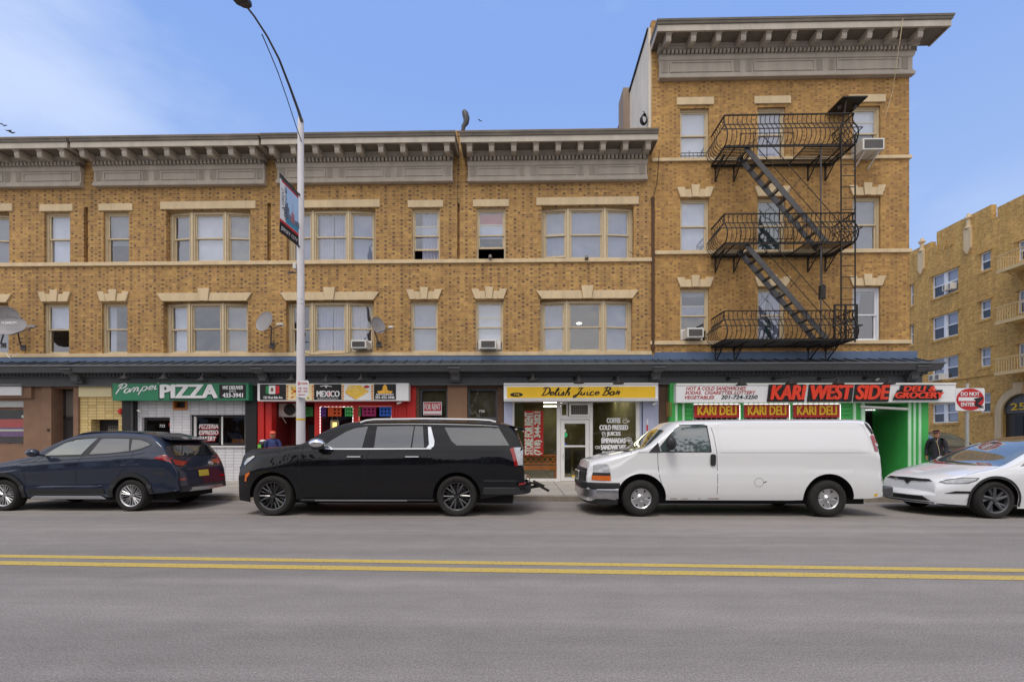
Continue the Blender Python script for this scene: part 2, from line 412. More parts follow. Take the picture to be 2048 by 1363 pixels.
M_SBLACK = mat('sign_black', K(22,20,22), .45, var=.05)
M_ORED = mat('orange_red_letters', K(226,62,34), .4, var=.03)
M_GOLD = mat('gold_letters', K(232,190,40), .5, var=.05)
M_TERR = mat('terracotta_wood', K(190,110,44), .5, var=.15)
M_ACP = mat('appliance_white', K(214,212,206), .5, var=.08)
M_GRILL = mat('grille_grey', K(120,116,112), .6, var=.15)
M_LED = mat('led_light', (1, 1, 1), .5, var=0, emit=1.3)
M_TUBE = mat('ceiling_lamp_glow', (1, .97, .8), .5, var=0, emit=1.4)
M_GREYD = mat('dish_grey', K(140,136,138), .45, var=.06)

M_TUBE2 = mat('shop_ceiling_lamp', (1, .96, .78), .5, var=0, emit=5.0)

M_BLIND3 = mat('slate_blue_blind', K(138,146,168), .85, var=.2, scale=.9)
bb3 = (M_BLIND3, 1)
# ------------------------------------------------------------------ ground, road, pavement
D = 16.1            # facade plane
KY = 11.72          # kerb face
XC = 16.4           # kerb of the side street
def road_mat():
    m = bpy.data.materials.new('asphalt'); m.use_nodes = True; nt = m.node_tree; L = nt.links.new
    b = nt.nodes['Principled BSDF']; b.inputs['Roughness'].default_value = .82; b.inputs['Specular IOR Level'].default_value = .35
    g = N(nt, 'ShaderNodeNewGeometry')
    def noise(s, d, sc=(1, 1, 1)):
        mp = N(nt, 'ShaderNodeMapping'); mp.inputs['Scale'].default_value = sc; L(g.outputs['Position'], mp.inputs[0])
        n = N(nt, 'ShaderNodeTexNoise'); n.inputs['Scale'].default_value = s; n.inputs['Detail'].default_value = d; n.inputs['Roughness'].default_value = .6
        L(mp.outputs[0], n.inputs['Vector']); return n.outputs['Fac']
    def rng(v, a, c, lo, hi):
        r = N(nt, 'ShaderNodeMapRange'); r.inputs[1].default_value = a; r.inputs[2].default_value = c
        r.inputs[3].default_value = lo; r.inputs[4].default_value = hi; L(v, r.inputs[0]); return r.outputs[0]
    def mul(a, c):
        n = N(nt, 'ShaderNodeMath', operation='MULTIPLY'); L(a, n.inputs[0]); L(c, n.inputs[1]); return n.outputs[0]
    v = mul(rng(noise(.35, 5, (.25, 1, 1)), .3, .7, .86, 1.12), rng(noise(3.5, 6, (.5, 1, 1)), .3, .7, .92, 1.07))
    v = mul(v, rng(noise(90, 3), .3, .7, .62, 1.42))
    v = mul(v, rng(noise(38, 2), .35, .65, .9, 1.1))
    # wheel tracks and oily strip along the lane
    v = mul(v, rng(noise(1.0, 3, (.05, 1.6, 1)), .35, .65, .84, 1.08))
    # pale grit
    vo = N(nt, 'ShaderNodeTexVoronoi'); vo.inputs['Scale'].default_value = 26; L(g.outputs['Position'], vo.inputs['Vector'])
    wn = N(nt, 'ShaderNodeSeparateColor'); L(vo.outputs['Color'], wn.inputs[0])
    a = N(nt, 'ShaderNodeMath', operation='GREATER_THAN'); a.inputs[1].default_value = .96; L(wn.outputs[0], a.inputs[0])
    c2 = N(nt, 'ShaderNodeMath', operation='LESS_THAN'); c2.inputs[1].default_value = .13; L(vo.outputs['Distance'], c2.inputs[0])
    gr = mul(a.outputs[0], c2.outputs[0])
    vm = N(nt, 'ShaderNodeVectorMath', operation='SCALE'); vm.inputs[0].default_value = (.280, .250, .224); L(v, vm.inputs['Scale'])
    mx = N(nt, 'ShaderNodeMixRGB'); L(gr, mx.inputs[0]); L(vm.outputs[0], mx.inputs[1]); mx.inputs[2].default_value = (.42, .40, .36, 1)
    # hairline cracks
    v3 = N(nt, 'ShaderNodeTexVoronoi', feature='DISTANCE_TO_EDGE'); v3.inputs['Scale'].default_value = .55
    n3 = N(nt, 'ShaderNodeTexNoise'); n3.inputs['Scale'].default_value = 1.5; n3.inputs['Detail'].default_value = 6; L(g.outputs['Position'], n3.inputs['Vector'])
    ad = N(nt, 'ShaderNodeVectorMath', operation='ADD'); L(g.outputs['Position'], ad.inputs[0]); L(n3.outputs['Color'], ad.inputs[1])
    L(ad.outputs[0], v3.inputs['Vector'])
    ck = N(nt, 'ShaderNodeMath', operation='LESS_THAN'); ck.inputs[1].default_value = .0018; L(v3.outputs['Distance'], ck.inputs[0])
    msk = rng(noise(.5, 2), .56, .64, 0, .4)
    mx2 = N(nt, 'ShaderNodeMixRGB'); L(mul(ck.outputs[0], msk), mx2.inputs[0]); L(mx.outputs[0], mx2.inputs[1]); mx2.inputs[2].default_value = (.05, .05, .05, 1)
    L(mx2.outputs[0], b.inputs['Base Color'])
    bp = N(nt, 'ShaderNodeBump'); bp.inputs['Strength'].default_value = .55; bp.inputs['Distance'].default_value = .008
    L(noise(110, 3), bp.inputs['Height']); L(bp.outputs[0], b.inputs['Normal'])
    return m
M_ROAD = road_mat()
def walk_mat():
    m = bpy.data.materials.new('concrete_pavement'); m.use_nodes = True; nt = m.node_tree; L = nt.links.new
    b = nt.nodes['Principled BSDF']; b.inputs['Roughness'].default_value = .9
    g = N(nt, 'ShaderNodeNewGeometry'); mp = N(nt, 'ShaderNodeMapping'); mp.inputs['Location'].default_value = (.4, .2, 0)
    L(g.outputs['Position'], mp.inputs[0])
    br = N(nt, 'ShaderNodeTexBrick'); br.offset = 0; br.inputs['Scale'].default_value = 1; br.inputs['Brick Width'].default_value = 1.5
    br.inputs['Row Height'].default_value = 1.5; br.inputs['Mortar Size'].default_value = .012
    br.inputs['Color1'].default_value = (.43, .39, .34, 1); br.inputs['Color2'].default_value = (.36, .33, .29, 1); br.inputs['Mortar'].default_value = (.14, .12, .10, 1)
    L(mp.outputs[0], br.inputs['Vector'])
    n = N(nt, 'ShaderNodeTexNoise'); n.inputs['Scale'].default_value = 2.2; n.inputs['Detail'].default_value = 8; n.inputs['Roughness'].default_value = .7
    L(g.outputs['Position'], n.inputs['Vector'])
    r = N(nt, 'ShaderNodeMapRange'); r.inputs[1].default_value = .3; r.inputs[2].default_value = .7; r.inputs[3].default_value = .75; r.inputs[4].default_value = 1.15
    L(n.outputs['Fac'], r.inputs[0])
    vm = N(nt, 'ShaderNodeVectorMath', operation='SCALE'); L(br.outputs[0], vm.inputs[0]); L(r.outputs[0], vm.inputs['Scale'])
    L(vm.outputs[0], b.inputs['Base Color']); return m
M_WALK = walk_mat()
M_KERB = mat('kerb_stone', K(150,140,128), .85, var=.2, scale=4, bump=.3)
struct('road', MB().face([(-400,-400,0),(400,-400,0),(400,400,0),(-400,400,0)]), M_ROAD)
def corner(x, y, r, a0, a1, n=8): return [(x+r*cos(radians(a0+(a1-a0)*k/n)), y+r*sin(radians(a0+(a1-a0)*k/n))) for k in range(n+1)]
R = 2.6
cc = corner(XC-R, KY+R, R, -90, 0)
poly = [(-80, KY+.15)]+[(p[0]-(.15*(p[0]-(XC-R))/R), p[1]+.15*(KY+R-p[1])/R) for p in cc]+[(XC-.15, 90), (-80, 90)]
struct('pavement', MB().prism(poly, 'z', -.2, .15), M_WALK)
kp = [(-80, KY)]+cc+[(XC, 90)]; ki = [(-80, KY+.15)]+poly[1:-2]+[(XC-.15, 90)]
kb = MB()
for k in range(len(kp)-1):
    kb.prism([kp[k], kp[k+1], ki[k+1], ki[k]], 'z', -.2, .147)
struct('kerb', kb, M_KERB, bevel=.02)
XF = 25.2
struct('pavement_across_the_side_street', MB().prism([(XF+.15, KY+2), (XF+2.5, KY+.15), (120, KY+.15), (120, 120), (XF+.15, 120)], 'z', -.2, .15), M_WALK)
struct('kerb_across_the_side_street', MB().prism([(XF, KY+2), (XF+2.45, KY), (120, KY), (120, KY+.15), (XF+2.5, KY+.15), (XF+.15, KY+2), (XF+.15, 120), (XF, 120)], 'z', -.2, .147), M_KERB)
struct('pavement_opposite', MB().box(-80, 80, -12, -4.2, -.2, .15), M_WALK)
# double yellow centre line, from its own slight skew across the carriageway
def yellow_mat():
    m = bpy.data.materials.new('worn_yellow_paint'); m.use_nodes = True; nt = m.node_tree; L = nt.links.new
    b = nt.nodes['Principled BSDF']; b.inputs['Roughness'].default_value = .6
    g = N(nt, 'ShaderNodeNewGeometry'); n = N(nt, 'ShaderNodeTexNoise'); n.inputs['Scale'].default_value = 30; n.inputs['Detail'].default_value = 6; n.inputs['Roughness'].default_value = .75
    L(g.outputs['Position'], n.inputs['Vector'])
    r = N(nt, 'ShaderNodeValToRGB'); r.color_ramp.elements[0].position = .36; r.color_ramp.elements[1].position = .47
    r.color_ramp.elements[0].color = (.20, .17, .13, 1); r.color_ramp.elements[1].color = (.62, .44, .10, 1)
    L(n.outputs['Fac'], r.inputs[0]); L(r.outputs[0], b.inputs['Base Color']); return m
M_YEL = yellow_mat()
def gpt(px, py):   # point of the road seen at a pixel
    cx = (px-1024)/FPX; cz = (YH-py)/FPX; t = -CAMH/cz
    return Vector(((cos(YAW)*cx-sin(YAW))*t, (sin(YAW)*cx+cos(YAW))*t, 0))
for (a0, a1, b0, b1) in ((1108.5, 1114.5, 1137, 1143.5), (1121.5, 1129, 1151, 1160)):
    p = gpt(0, a0); q = gpt(2048, b0); p2 = gpt(0, a1); q2 = gpt(2048, b1)
    d = (q-p); d2 = (q2-p2)
    A, B_, C_, E_ = p-d*1.5, p+d*2.5, p2+d*2.5, p2-d*1.5
    nrm = Vector((-d.y, d.x, 0)).normalized(); w0 = (abs((p2-p).dot(nrm))+abs((q2-q).dot(nrm)))/2*.5; mid0 = (p+p2)/2; mid1 = (q+q2)/2; dd = mid1-mid0
    A, B_, C_, E_ = mid0-dd*1.5+nrm*w0, mid0+dd*2.5+nrm*w0, mid0+dd*2.5-nrm*w0, mid0-dd*1.5-nrm*w0
    mb = MB(); n = 60
    for k in range(n):
        pts = [A.lerp(B_, k/n), A.lerp(B_, (k+1)/n), E_.lerp(C_, (k+1)/n), E_.lerp(C_, k/n)]
        mb.face([(v.x, v.y, .004) for v in pts])
    struct('road_line', mb, M_YEL)
# ------------------------------------------------------------------ building kit
def wall_panel(mb, x0, x1, z0, z1, y, holes, rev=.28, mi=0):
    """front wall in the plane y, seen from -y, with openings and their reveals"""
    xs = sorted(set([x0, x1]+[h[0] for h in holes]+[h[1] for h in holes])); xs = [x for x in xs if x0 <= x <= x1]
    zs = sorted(set([z0, z1]+[h[2] for h in holes]+[h[3] for h in holes])); zs = [z for z in zs if z0 <= z <= z1]
    for a, b in zip(xs, xs[1:]):
        for c, d in zip(zs, zs[1:]):
            mx, mz = (a+b)/2, (c+d)/2
            if any(h[0] < mx < h[1] and h[2] < mz < h[3] for h in holes): continue
            mb.face([(a,y,c),(b,y,c),(b,y,d),(a,y,d)], mi)
    for h in holes:
        a, b, c, d = h[:4]; r = y+rev
        mb.face([(a,y,c),(a,r,c),(a,r,d),(a,y,d)], mi); mb.face([(b,y,c),(b,y,d),(b,r,d),(b,r,c)], mi)
        mb.face([(a,y,d),(a,r,d),(b,r,d),(b,y,d)], mi); mb.face([(a,y,c),(b,y,c),(b,r,c),(a,r,c)], mi)
def shell(mb, x0, x1, z0, z1, y, y1, mi=0):
    mb.face([(x0,y,z0),(x0,y,z1),(x0,y1,z1),(x0,y1,z0)], mi); mb.face([(x1,y,z0),(x1,y1,z0),(x1,y1,z1),(x1,y,z1)], mi)
    mb.face([(x0,y1,z0),(x0,y1,z1),(x1,y1,z1),(x1,y1,z0)], mi); mb.face([(x0,y,z1),(x1,y,z1),(x1,y1,z1),(x0,y1,z1)], mi)
def uv_frame(p0, p1):
    """local frame on a vertical plane through p0->p1 (xy); d = depth behind the plane"""
    p0 = Vector((p0[0], p0[1], 0)); p1 = Vector((p1[0], p1[1], 0)); e = (p1-p0); Ln = e.length; e.normalize(); n = Vector((-e.y, e.x, 0))
    return Ln, Matrix(((e.x, n.x, 0, p0.x), (e.y, n.y, 0, p0.y), (0, 0, 1, 0), (0, 0, 0, 1)))
def sash(parent, p0, p1, z0, z1, fm=None, blind=None, low=None, split=.5, fr=.05, lift=0., bz=0., names=('pane', 'blind'), gm=None, body=None):
    """double-hung sashes filling p0-p1 x z0-z1; blind=(material, drop 0..1); low: the same for the lower half"""
    Ln, T = uv_frame(p0, p1); fm = fm or M_FRAME
    s = body or MB(); keep = s.T; s.T = T
    zm = z0+(z1-z0)*split
    a, b = 0, Ln
    # upper sash stands forward, lower sash behind it
    for (c, d, y, lf) in ((zm-.02, z1, .0, 0), (z0+lift, zm+.02+lift*.98, .035, 1)):
        s.box(a, a+fr, y, y+.035, c, d); s.box(b-fr, b, y, y+.035, c, d)
        s.box(a+fr, b-fr, y, y+.035, d-fr*.9, d); s.box(a+fr, b-fr, y, y+.035, c, c+fr*(.9 if not lf else 1.2))
    s.T = keep
    g = MB(); g.T = T
    g.face([(a+fr,.018,zm),(b-fr,.018,zm),(b-fr,.018,z1-fr*.9),(a+fr,.018,z1-fr*.9)])
    g.face([(a+fr,.052,z0+lift+fr*1.2),(b-fr,.052,z0+lift+fr*1.2),(b-fr,.052,zm+lift),(a+fr,.052,zm+lift)])
    g.build(names[0], gm or M_GLASS, parent)
    if blind:
        bm_, drop = blind; k = MB(); k.T = T
        zb = z1-(z1-z0)*drop; n = 6
        for i in range(n):   # faint folds
            u0, u1 = a+(b-a)*i/n, a+(b-a)*(i+1)/n
            k.face([(u0,.10+.006*(i % 2),zb),(u1,.10+.006*((i+1) % 2),zb),(u1,.10+.006*((i+1) % 2),z1),(u0,.10+.006*(i % 2),z1)])
        k.build(names[1], bm_, parent)
    return s
def curtain(parent, p0, p1, z0, z1, m, amp=.03, waves=7, depth=.14, u0=0, u1=1, gather=None):
    Ln, T = uv_frame(p0, p1); k = MB(); k.T = T; n = waves*8; rows = 8
    idx = []
    for r in range(rows+1):
        t = r/rows; row = []
        for i in range(n+1):
            f = i/n; a, b = u0, u1
            if gather is not None: # drawn to one side at the bottom
                g = (1-t)**.7*gather[1]; a, b = (a+(gather[0]-a)*g, b+(gather[0]-b)*g)
            u = (a+(b-a)*f)*Ln
            row.append(k.av((u, depth+amp*sin(f*waves*2*pi+.6*sin(3*t)), z0+(z1-z0)*t)))
        idx.append(row)
    for r in range(rows):
        for i in range(n): k.fi((idx[r][i], idx[r][i+1], idx[r+1][i+1], idx[r+1][i]))
    return k.build('curtain', m, parent, smooth=True)
def single_window(bld, x0, x1, z0, z1, y=D, fm=None, rec=.10, **kw):
    """trim box in the opening, then sashes"""
    fm = fm or M_FRAME; f = MB(); t = .055; yy = y+rec
    f.box(x0, x0+t, yy, yy+.14, z0, z1); f.box(x1-t, x1, yy, yy+.14, z0, z1)
    f.box(x0+t, x1-t, yy, yy+.14, z1-t*1.1, z1); f.box(x0+t, x1-t, yy-.02, yy+.14, z0, z0+.035)
    f.box(x0, x0+.02, yy-.025, yy, z0, z1); f.box(x1-.02, x1, yy-.025, yy, z0, z1); f.box(x0+.02, x1-.02, yy-.025, yy, z1-.02, z1)
    body = f
    w = thing_part('window', bld)
    cl = kw.pop('curtains', None)
    sash(w, (x0+t, yy+.03), (x1-t, yy+.03), z0+.035, z1-t*1.1, fm=fm, body=body, **kw)
    fill_part(w, body, fm)
    if cl: 
        for c in cl: curtain(w, (x0+t, yy+.03), (x1-t, yy+.03), z0+.035, z1-.05, *c[:1], **c[1])
    return w
def thing_part(name, parent):
    me = bpy.data.meshes.new(name); o = bpy.data.objects.new(name, me); COL.objects.link(o); o.parent = parent; LOC[o.name] = base_of(parent); return o
def fill_part(o, mb, mats):
    off = LOC[o.name]; me = o.data
    me.from_pydata([v-off for v in mb.v], [], mb.f)
    for m in (mats if isinstance(mats, (list, tuple)) else [mats]): me.materials.append(m)
    me.polygons.foreach_set('material_index', mb.m)
    bm = bmesh.new(); bm.from_mesh(me); bmesh.ops.recalc_face_normals(bm, faces=bm.faces); bm.to_mesh(me); bm.free()
def triple_window(bld, x0, x1, z0, z1, y=D, blinds=(None, None, None), lifts=(0, 0, 0), extra=None):
    """canted three-light window: the middle light stands forward, the side lights angle back to the wall"""
    fm = M_FRAME; wd = x1-x0; a = x0+wd*.29; b = x1-wd*.31; ye = y+.19; ym = y+.09
    w = thing_part('window', bld); f = MB()
    P = [(x0, ye), (a, ym), (b, ym), (x1, ye)]; zt = z1
    lights = []
    for k in range(3):
        Ln, T = uv_frame(P[k], P[k+1]); f.T = T; t = .13 if k == 1 else .10
        j0 = .13 if k == 0 else .09; j1 = .13 if k == 2 else .09
        f.box(0, j0, 0, .14, z0, zt); f.box(Ln-j1, Ln, 0, .14, z0, zt)
        f.box(j0, Ln-j1, 0, .14, zt-.09, zt); f.box(j0, Ln-j1, -.015, .14, z0, z0+.05)
        # inner bead
        f.box(j0-.025, j0, -.02, 0, z0+.05, zt-.07); f.box(Ln-j1, Ln-j1+.025, -.02, 0, z0+.05, zt-.07); f.box(j0, Ln-j1, -.02, 0, zt-.09, zt-.07)
        lights.append((T @ Vector((j0, .04, 0)), T @ Vector((Ln-j1, .04, 0))))
        f.T = None
    for x in (a, b): f.box(x-.035, x+.035, ym-.035, ym+.02, z0, zt)     # mullion posts
    for k in range(3):
        q0, q1 = lights[k]
        sash(w, q0.xy, q1.xy, z0+.05, zt-.09, fm=fm, body=f, blind=blinds[k], lift=lifts[k])
    f.prism([(x0, ye+.14), (x0, y+.0), (x1, y+.0), (x1, ye+.14)], 'z', zt+.001, zt+.02)   # soffit board over the bay
    fill_part(w, f, fm)
    if extra: extra(w, lights, z0+.05, zt-.09)
    return w
def lintel_flat(bld, x0, x1, z0, z1, y=D, bevel=.012):
    mb = MB(); n = 9; tops = []
    mb.box(x0, x1, y-.045, y+.02, z0+.0, z1)
    xa, xb = x0+(x1-x0)*.1, x1-(x1-x0)*.1
    return mb.build('lintel', M_STONE, bld, bevel=bevel)
def lintel_keyed(bld, x0, x1, z0, zb, zk, y=D, kw=.15, wide=False):
    """splayed flat arch with raised keystone"""
    c = (x0+x1)/2; mb = MB(); e = (x1-x0)*(.10 if not wide else .035); g = .006
    kt, kb = kw, kw*.72
    def voussoir(a0, a1, b0, b1, zt, pr): mb.prism([(a0, z0), (a1, z0), (b1, zt), (b0, zt)], 'y', y-pr, y+.02)
    voussoir(c-kb/2, c+kb/2, c-kt/2, c+kt/2, zk, .075)
    for s in (-1, 1):
        if wide:
            q = [(c+s*(kb/2+g), z0), (c+s*(abs(x1-c)-e*1.7), z0), (c+s*abs(x1-c), zb), (c+s*(kt/2+g), zb)]
            mb.prism(q if s > 0 else q[::-1], 'y', y-.045, y+.02)
        else:
            xo = abs(x1-c); xm = kt/2+(xo-kt/2)*.45; bm_ = kb/2+(xo-e-kb/2)*.45
            q = [(c+s*(kb/2+g), z0), (c+s*bm_, z0), (c+s*xm, zb-.07), (c+s*(kt/2+g), zb-.07)]
            mb.prism(q if s > 0 else q[::-1], 'y', y-.04, y+.02)
            q = [(c+s*(bm_+g), z0), (c+s*(xo-e), z0), (c+s*xo, zb), (c+s*(xm+g), zb)]
            mb.prism(q if s > 0 else q[::-1], 'y', y-.055, y+.02)
    return mb.build('keystone_lintel', M_STONE, bld, bevel=.006)
def belt(bld, x0, x1, z0, z1, y=D, pr=.06):
    mb = MB(); mb.box(x0, x1, y-pr, y+.03, z0, z1)
    x = x0+.7
    return mb.build('sill_course', M_STONE, bld, bevel=.01)
def sweep(mb, xl, xr, prof, fl, fr_, y=D, mi=0, yb=None, bothends=True):
    """run a profile (out, z) round left return, front, right return"""
    yb = yb if yb is not None else y
    rows = []
    for o, z in prof:
        rows.append([mb.av((xl-o*fl, yb, z)), mb.av((xl-o*fl, y-o, z)), mb.av((xr+o*fr_, y-o, z)), mb.av((xr+o*fr_, yb, z))])
    for i, (r, s) in enumerate(zip(rows, rows[1:])):
        for k in range(3): mb.fi((r[k], r[k+1], s[k+1], s[k]), mi(i) if callable(mi) else mi)
def big_cornice(bld, xl, xr, zfb, zft, zs, zfas, ztop, p=.86, fl=.27, fr_=.27, nbr=9, y=D, npan=3):
    """zfb..zft frieze, zs soffit level, zfas top of fascia, ztop crown top"""
    mb = MB(); f0 = .12
    hb = (zft-zfb)
    sweep(mb, xl, xr, [(0, zfb), (f0+.05, zfb), (f0+.06, zfb+.03), (f0+.06, zfb+.10), (f0+.02, zfb+.13), (f0+.02, zfb+.17), (f0, zfb+.19), (f0, zft-.08), (f0+.03, zft-.06), (f0+.05, zft), (f0+.05, zft+.05),
        (f0+.08, zft+.07), (f0+.08, zft+.22), (f0+.14, zft+.25), (f0+.14, zs-.05), (f0+.17, zs), (p-.12, zs), (p-.12, zs-.03), (p-.06, zs-.03), (p-.06, zfas), (p-.03, zfas+.02), (p-.02, zfas+.06), (p-.015, zfas+.1), (p, ztop-.06), (p+.01, ztop), (p-.10, ztop+.02), (.0, ztop+.06)], fl, fr_, y, mi=lambda i: 1 if i in (11, 15, 16) or i >= 19 else 0)  # darker faces: worn crown, plus shade painted on soffit and behind dentils
    # frieze panels and reeded pilasters
    z0, z1 = zfb+.21, zft-.10; W = xr-xl; pw = .34; yy = y-f0
    def reeds(c, wd):
        n = 5
        for k in range(n):
            x = c-wd/2+wd*(k+.5)/n; mb.box(x-wd/n*.28, x+wd/n*.28, yy-.022, yy+.01, z0-.01, z1+.01)
    reeds(xl+.13, .22); reeds(xr-.13, .22)
    edges = [xl+.30]
    for k in range(1, npan):
        c = xl+W*k/npan; reeds(c-.20, .2); reeds(c+.20, .2); edges += [c-.36, c+.36]
    edges.append(xr-.30)
    for k in range(npan):
        a, b = edges[2*k], edges[2*k+1]; t = .05
        for (u0, u1, v0, v1) in ((a, b, z1-t, z1), (a, b, z0, z0+t), (a, a+t, z0+t, z1-t), (b-t, b, z0+t, z1-t)): mb.box(u0, u1, yy-.025, yy+.01, v0, v1)
    # dentils
    n = int(W/.135)
    for k in range(n):
        x = xl+.02+(W-.04)*(k+.5)/n; mb.box(x-.037, x+.037, y-(f0+.08)-.07, y-(f0+.08)+.01, zft+.08, zft+.20)
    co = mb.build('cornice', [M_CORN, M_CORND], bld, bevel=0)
    bd = .17
    for k in range(nbr):
        x = xl-.06+(W+.12)*(k+.18)/(nbr-1+.36)
        b = MB()
        prof = [(p-.14, zs), (p-.14, zs-.07), (p-.17, zs-.075), (p-.17, zs-.18), (p-.20, zs-.26), (p-.27, zs-.27), (p-.33, zs-.22), (.36, zs-.17), (.20, zs-.17), (.20, zs)]
        b.prism([(y-o, z) for o, z in prof], 'x', x-bd/2, x+bd/2)
        b.box(x-bd/2-.025, x+bd/2+.025, y-(p-.12), y-.3, zs-.05, zs-.002)
        b.build('bracket', M_CORN, co, bevel=.008)
    return co
# ------------------------------------------------------------------ the brick row
def X(px, o=0.): return UX(px, D-o)
def Z(py, o=0., ref=1110): return UZ(ref, py, D-o)
ZT = Z(768)                     # top of the shopfronts
row_px = {'A': (-260, 168), 'B': (168, 534), 'C': (534, 914), 'D': (914, 1303)}
ZB0, ZB1 = Z(710.5), Z(703)     # lower sill course
ZU0, ZU1 = Z(525), Z(517.5)     # upper sill course
ZROW = Z(262)
names = {
 'A': 'tan brick row building with brown stucco ground floor, cut off by the left edge',
 'B': 'tan brick row building above the green pizza sign',
 'C': 'tan brick row building above the red restaurant front',
 'D': 'tan brick row building above the yellow juice bar sign'}
BL = {}
OP = {}    # window openings per block (px)
OP['A'] = dict(us=(89, 140), ls=(87, 138), ut=(-150, 18.5), lt=(-152, 17), uls=(81, 147), lls=(78, 143), ult=(-160, 26), llt=(-163, 25))
OP['B'] = dict(us=(207, 258), ls=(204, 254.6), ut=(332.6, 501), lt=(327, 496), uls=(199, 266), lls=(196, 259.5), ult=(322, 512), llt=(314, 505))
OP['C'] = dict(us=(823.6, 879.5), ls=(821, 876), ut=(573, 751), lt=(572, 748), uls=(816, 886.6), lls=(813, 884), ult=(563, 760), llt=(560, 759))
OP['D'] = dict(us=(953, 1011), ls=(950.7, 1006.5), ut=(1083, 1267.5), lt=(1080, 1265), uls=(946, 1018), lls=(943, 1014), ult=(1072.6, 1277), llt=(1072, 1277))
slots = {'B': (168, 176, 404, 517.5), 'C': (534, 542, 400, 517.5), 'D': (914.5, 919.5, 405, 517.5)}
zuh, zlh = Z(414), Z(600)      # window heads
def B_(k): return BL[k]
for k, (a, b) in row_px.items():
    x0, x1 = X(a), X(b); o = OP[k]
    t = thing('row_building', names[k], 'building', ((x0+x1)/2, D, .15)); BL[k] = t
    holes = []
    for key, z0, z1 in (('us', ZU1, zuh), ('ut', ZU1, zuh), ('ls', ZB1, zlh), ('lt', ZB1, zlh)):
        holes.append((X(o[key][0]), X(o[key][1]), z0, z1))
    if k in slots:
        s = slots[k]; holes.append((X(s[0]), X(s[1]), ZU1, Z(s[2]), 's'))
    mb = MB(); wall_panel(mb, x0, x1, ZT, ZROW-.1, D, holes, rev=.36)
    for h in holes:
        if len(h) == 5: mb.face([(h[0], D+.13, h[2]), (h[1], D+.13, h[2]), (h[1], D+.13, h[3]), (h[0], D+.13, h[3])])
    mb.build('wall', M_BRICK, t)
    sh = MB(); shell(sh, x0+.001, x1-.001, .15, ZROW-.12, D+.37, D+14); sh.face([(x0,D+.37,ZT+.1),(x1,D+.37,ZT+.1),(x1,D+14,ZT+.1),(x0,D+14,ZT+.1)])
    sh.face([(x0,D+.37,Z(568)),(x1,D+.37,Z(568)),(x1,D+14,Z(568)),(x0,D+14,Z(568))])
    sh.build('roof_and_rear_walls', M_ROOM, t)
    belt(t, x0, x1, ZB0, ZB1, pr=.05); belt(t, x0, x1, ZU0, ZU1, pr=.06)
    lintel_flat(t, X(o['uls'][0]), X(o['uls'][1]), Z(412.5), Z(398))
    lintel_flat(t, X(o['ult'][0]), X(o['ult'][1]), Z(411), Z(395.5))
    lintel_keyed(t, X(o['lls'][0]), X(o['lls'][1]), Z(597), Z(577), Z(573), kw=.29)
    lintel_keyed(t, X(o['llt'][0]), X(o['llt'][1]), Z(597.5), Z(581), Z(572), kw=.42, wide=True)
# windows of the row
def SW(k, key, z0, z1, **kw):
    o = OP[k][key]; return single_window(BL[k], X(o[0]), X(o[1]), z0, z1, **kw)
def TW(k, key, z0, z1, **kw):
    o = OP[k][key]; return triple_window(BL[k], X(o[0]), X(o[1]), z0, z1, **kw)
wb, gb = (M_BLIND, 1), (M_BLIND2, 1)
SW('A', 'us', ZU1, zuh, blind=wb); SW('A', 'ls', ZB1, zlh, blind=(M_BLIND, .5))
TW('A', 'ut', ZU1, zuh, blinds=(gb, wb, gb)); TW('A', 'lt', ZB1, zlh, blinds=(gb, gb, gb))
SW('B', 'us', ZU1, zuh, blind=(M_BLIND2, .62)); SW('B', 'ls', ZB1, zlh, curtains=[(M_BLIND, dict(u0=.02, u1=.30, waves=3))])
TW('B', 'ut', ZU1, zuh, blinds=(gb, wb, gb)); TW('B', 'lt', ZB1, zlh, blinds=((M_BLIND, 1), None, gb))
SW('C', 'us', ZU1, zuh, lift=.36, curtains=[(M_CURT, dict(u0=.3, u1=.98, waves=5))]); SW('C', 'ls', ZB1, zlh, blind=(M_BLIND3, 1))
def cu(w, lights, z0, z1):
    q0, q1 = lights[1]; curtain(w, q0.xy, q1.xy, z0, z1, M_CURT, u0=.06, u1=.52, waves=4); curtain(w, q0.xy, q1.xy, z0, z1, M_CURT, u0=.55, u1=.94, waves=4)
def cu2(w, lights, z0, z1):
    cu(w, lights, z0, z1); q0, q1 = lights[2]; curtain(w, q0.xy, q1.xy, z0, z1, M_CURT, u0=.05, u1=.75, waves=4)
TW('C', 'ut', ZU1, zuh, blinds=(bb3, None, bb3), extra=cu); TW('C', 'lt', ZB1, zlh, blinds=(None, None, None), extra=cu2)
w_ = SW('D', 'us', ZU1, zuh, lift=.40, blind=(M_BLIND, .0)); SW('D', 'ls', ZB1, zlh, blind=wb, lift=.34)
kk = MB(); xa, xb = X(959), X(1006); kk.face([(xa, D+.24, Z(443)), (xb, D+.24, Z(443)), (xb, D+.24, Z(420)), (xa, D+.24, Z(420))]); kk.build('curtain', M_REDC, w_)
kk = MB(); kk.face([(xa, D+.25, Z(470)), (xb, D+.25, Z(470)), (xb, D+.25, Z(444)), (xa, D+.25, Z(444))]); kk.build('blind', M_BLIND, w_)
TW('D', 'ut', ZU1, zuh, blinds=(bb3, bb3, bb3), lifts=(.07, 0, 0))
def lampin(w, lights, z0, z1):
    q0, q1 = lights[1]; c = (q0+q1)/2; MB().sphere((c.x, c.y+1.6, Z(621)-.0), (.12, .12, .045), 14, 6).build('ceiling_lamp', M_TUBE, w)
TW('D', 'lt', ZB1, zlh, blinds=(bb3, None, bb3), extra=lampin)
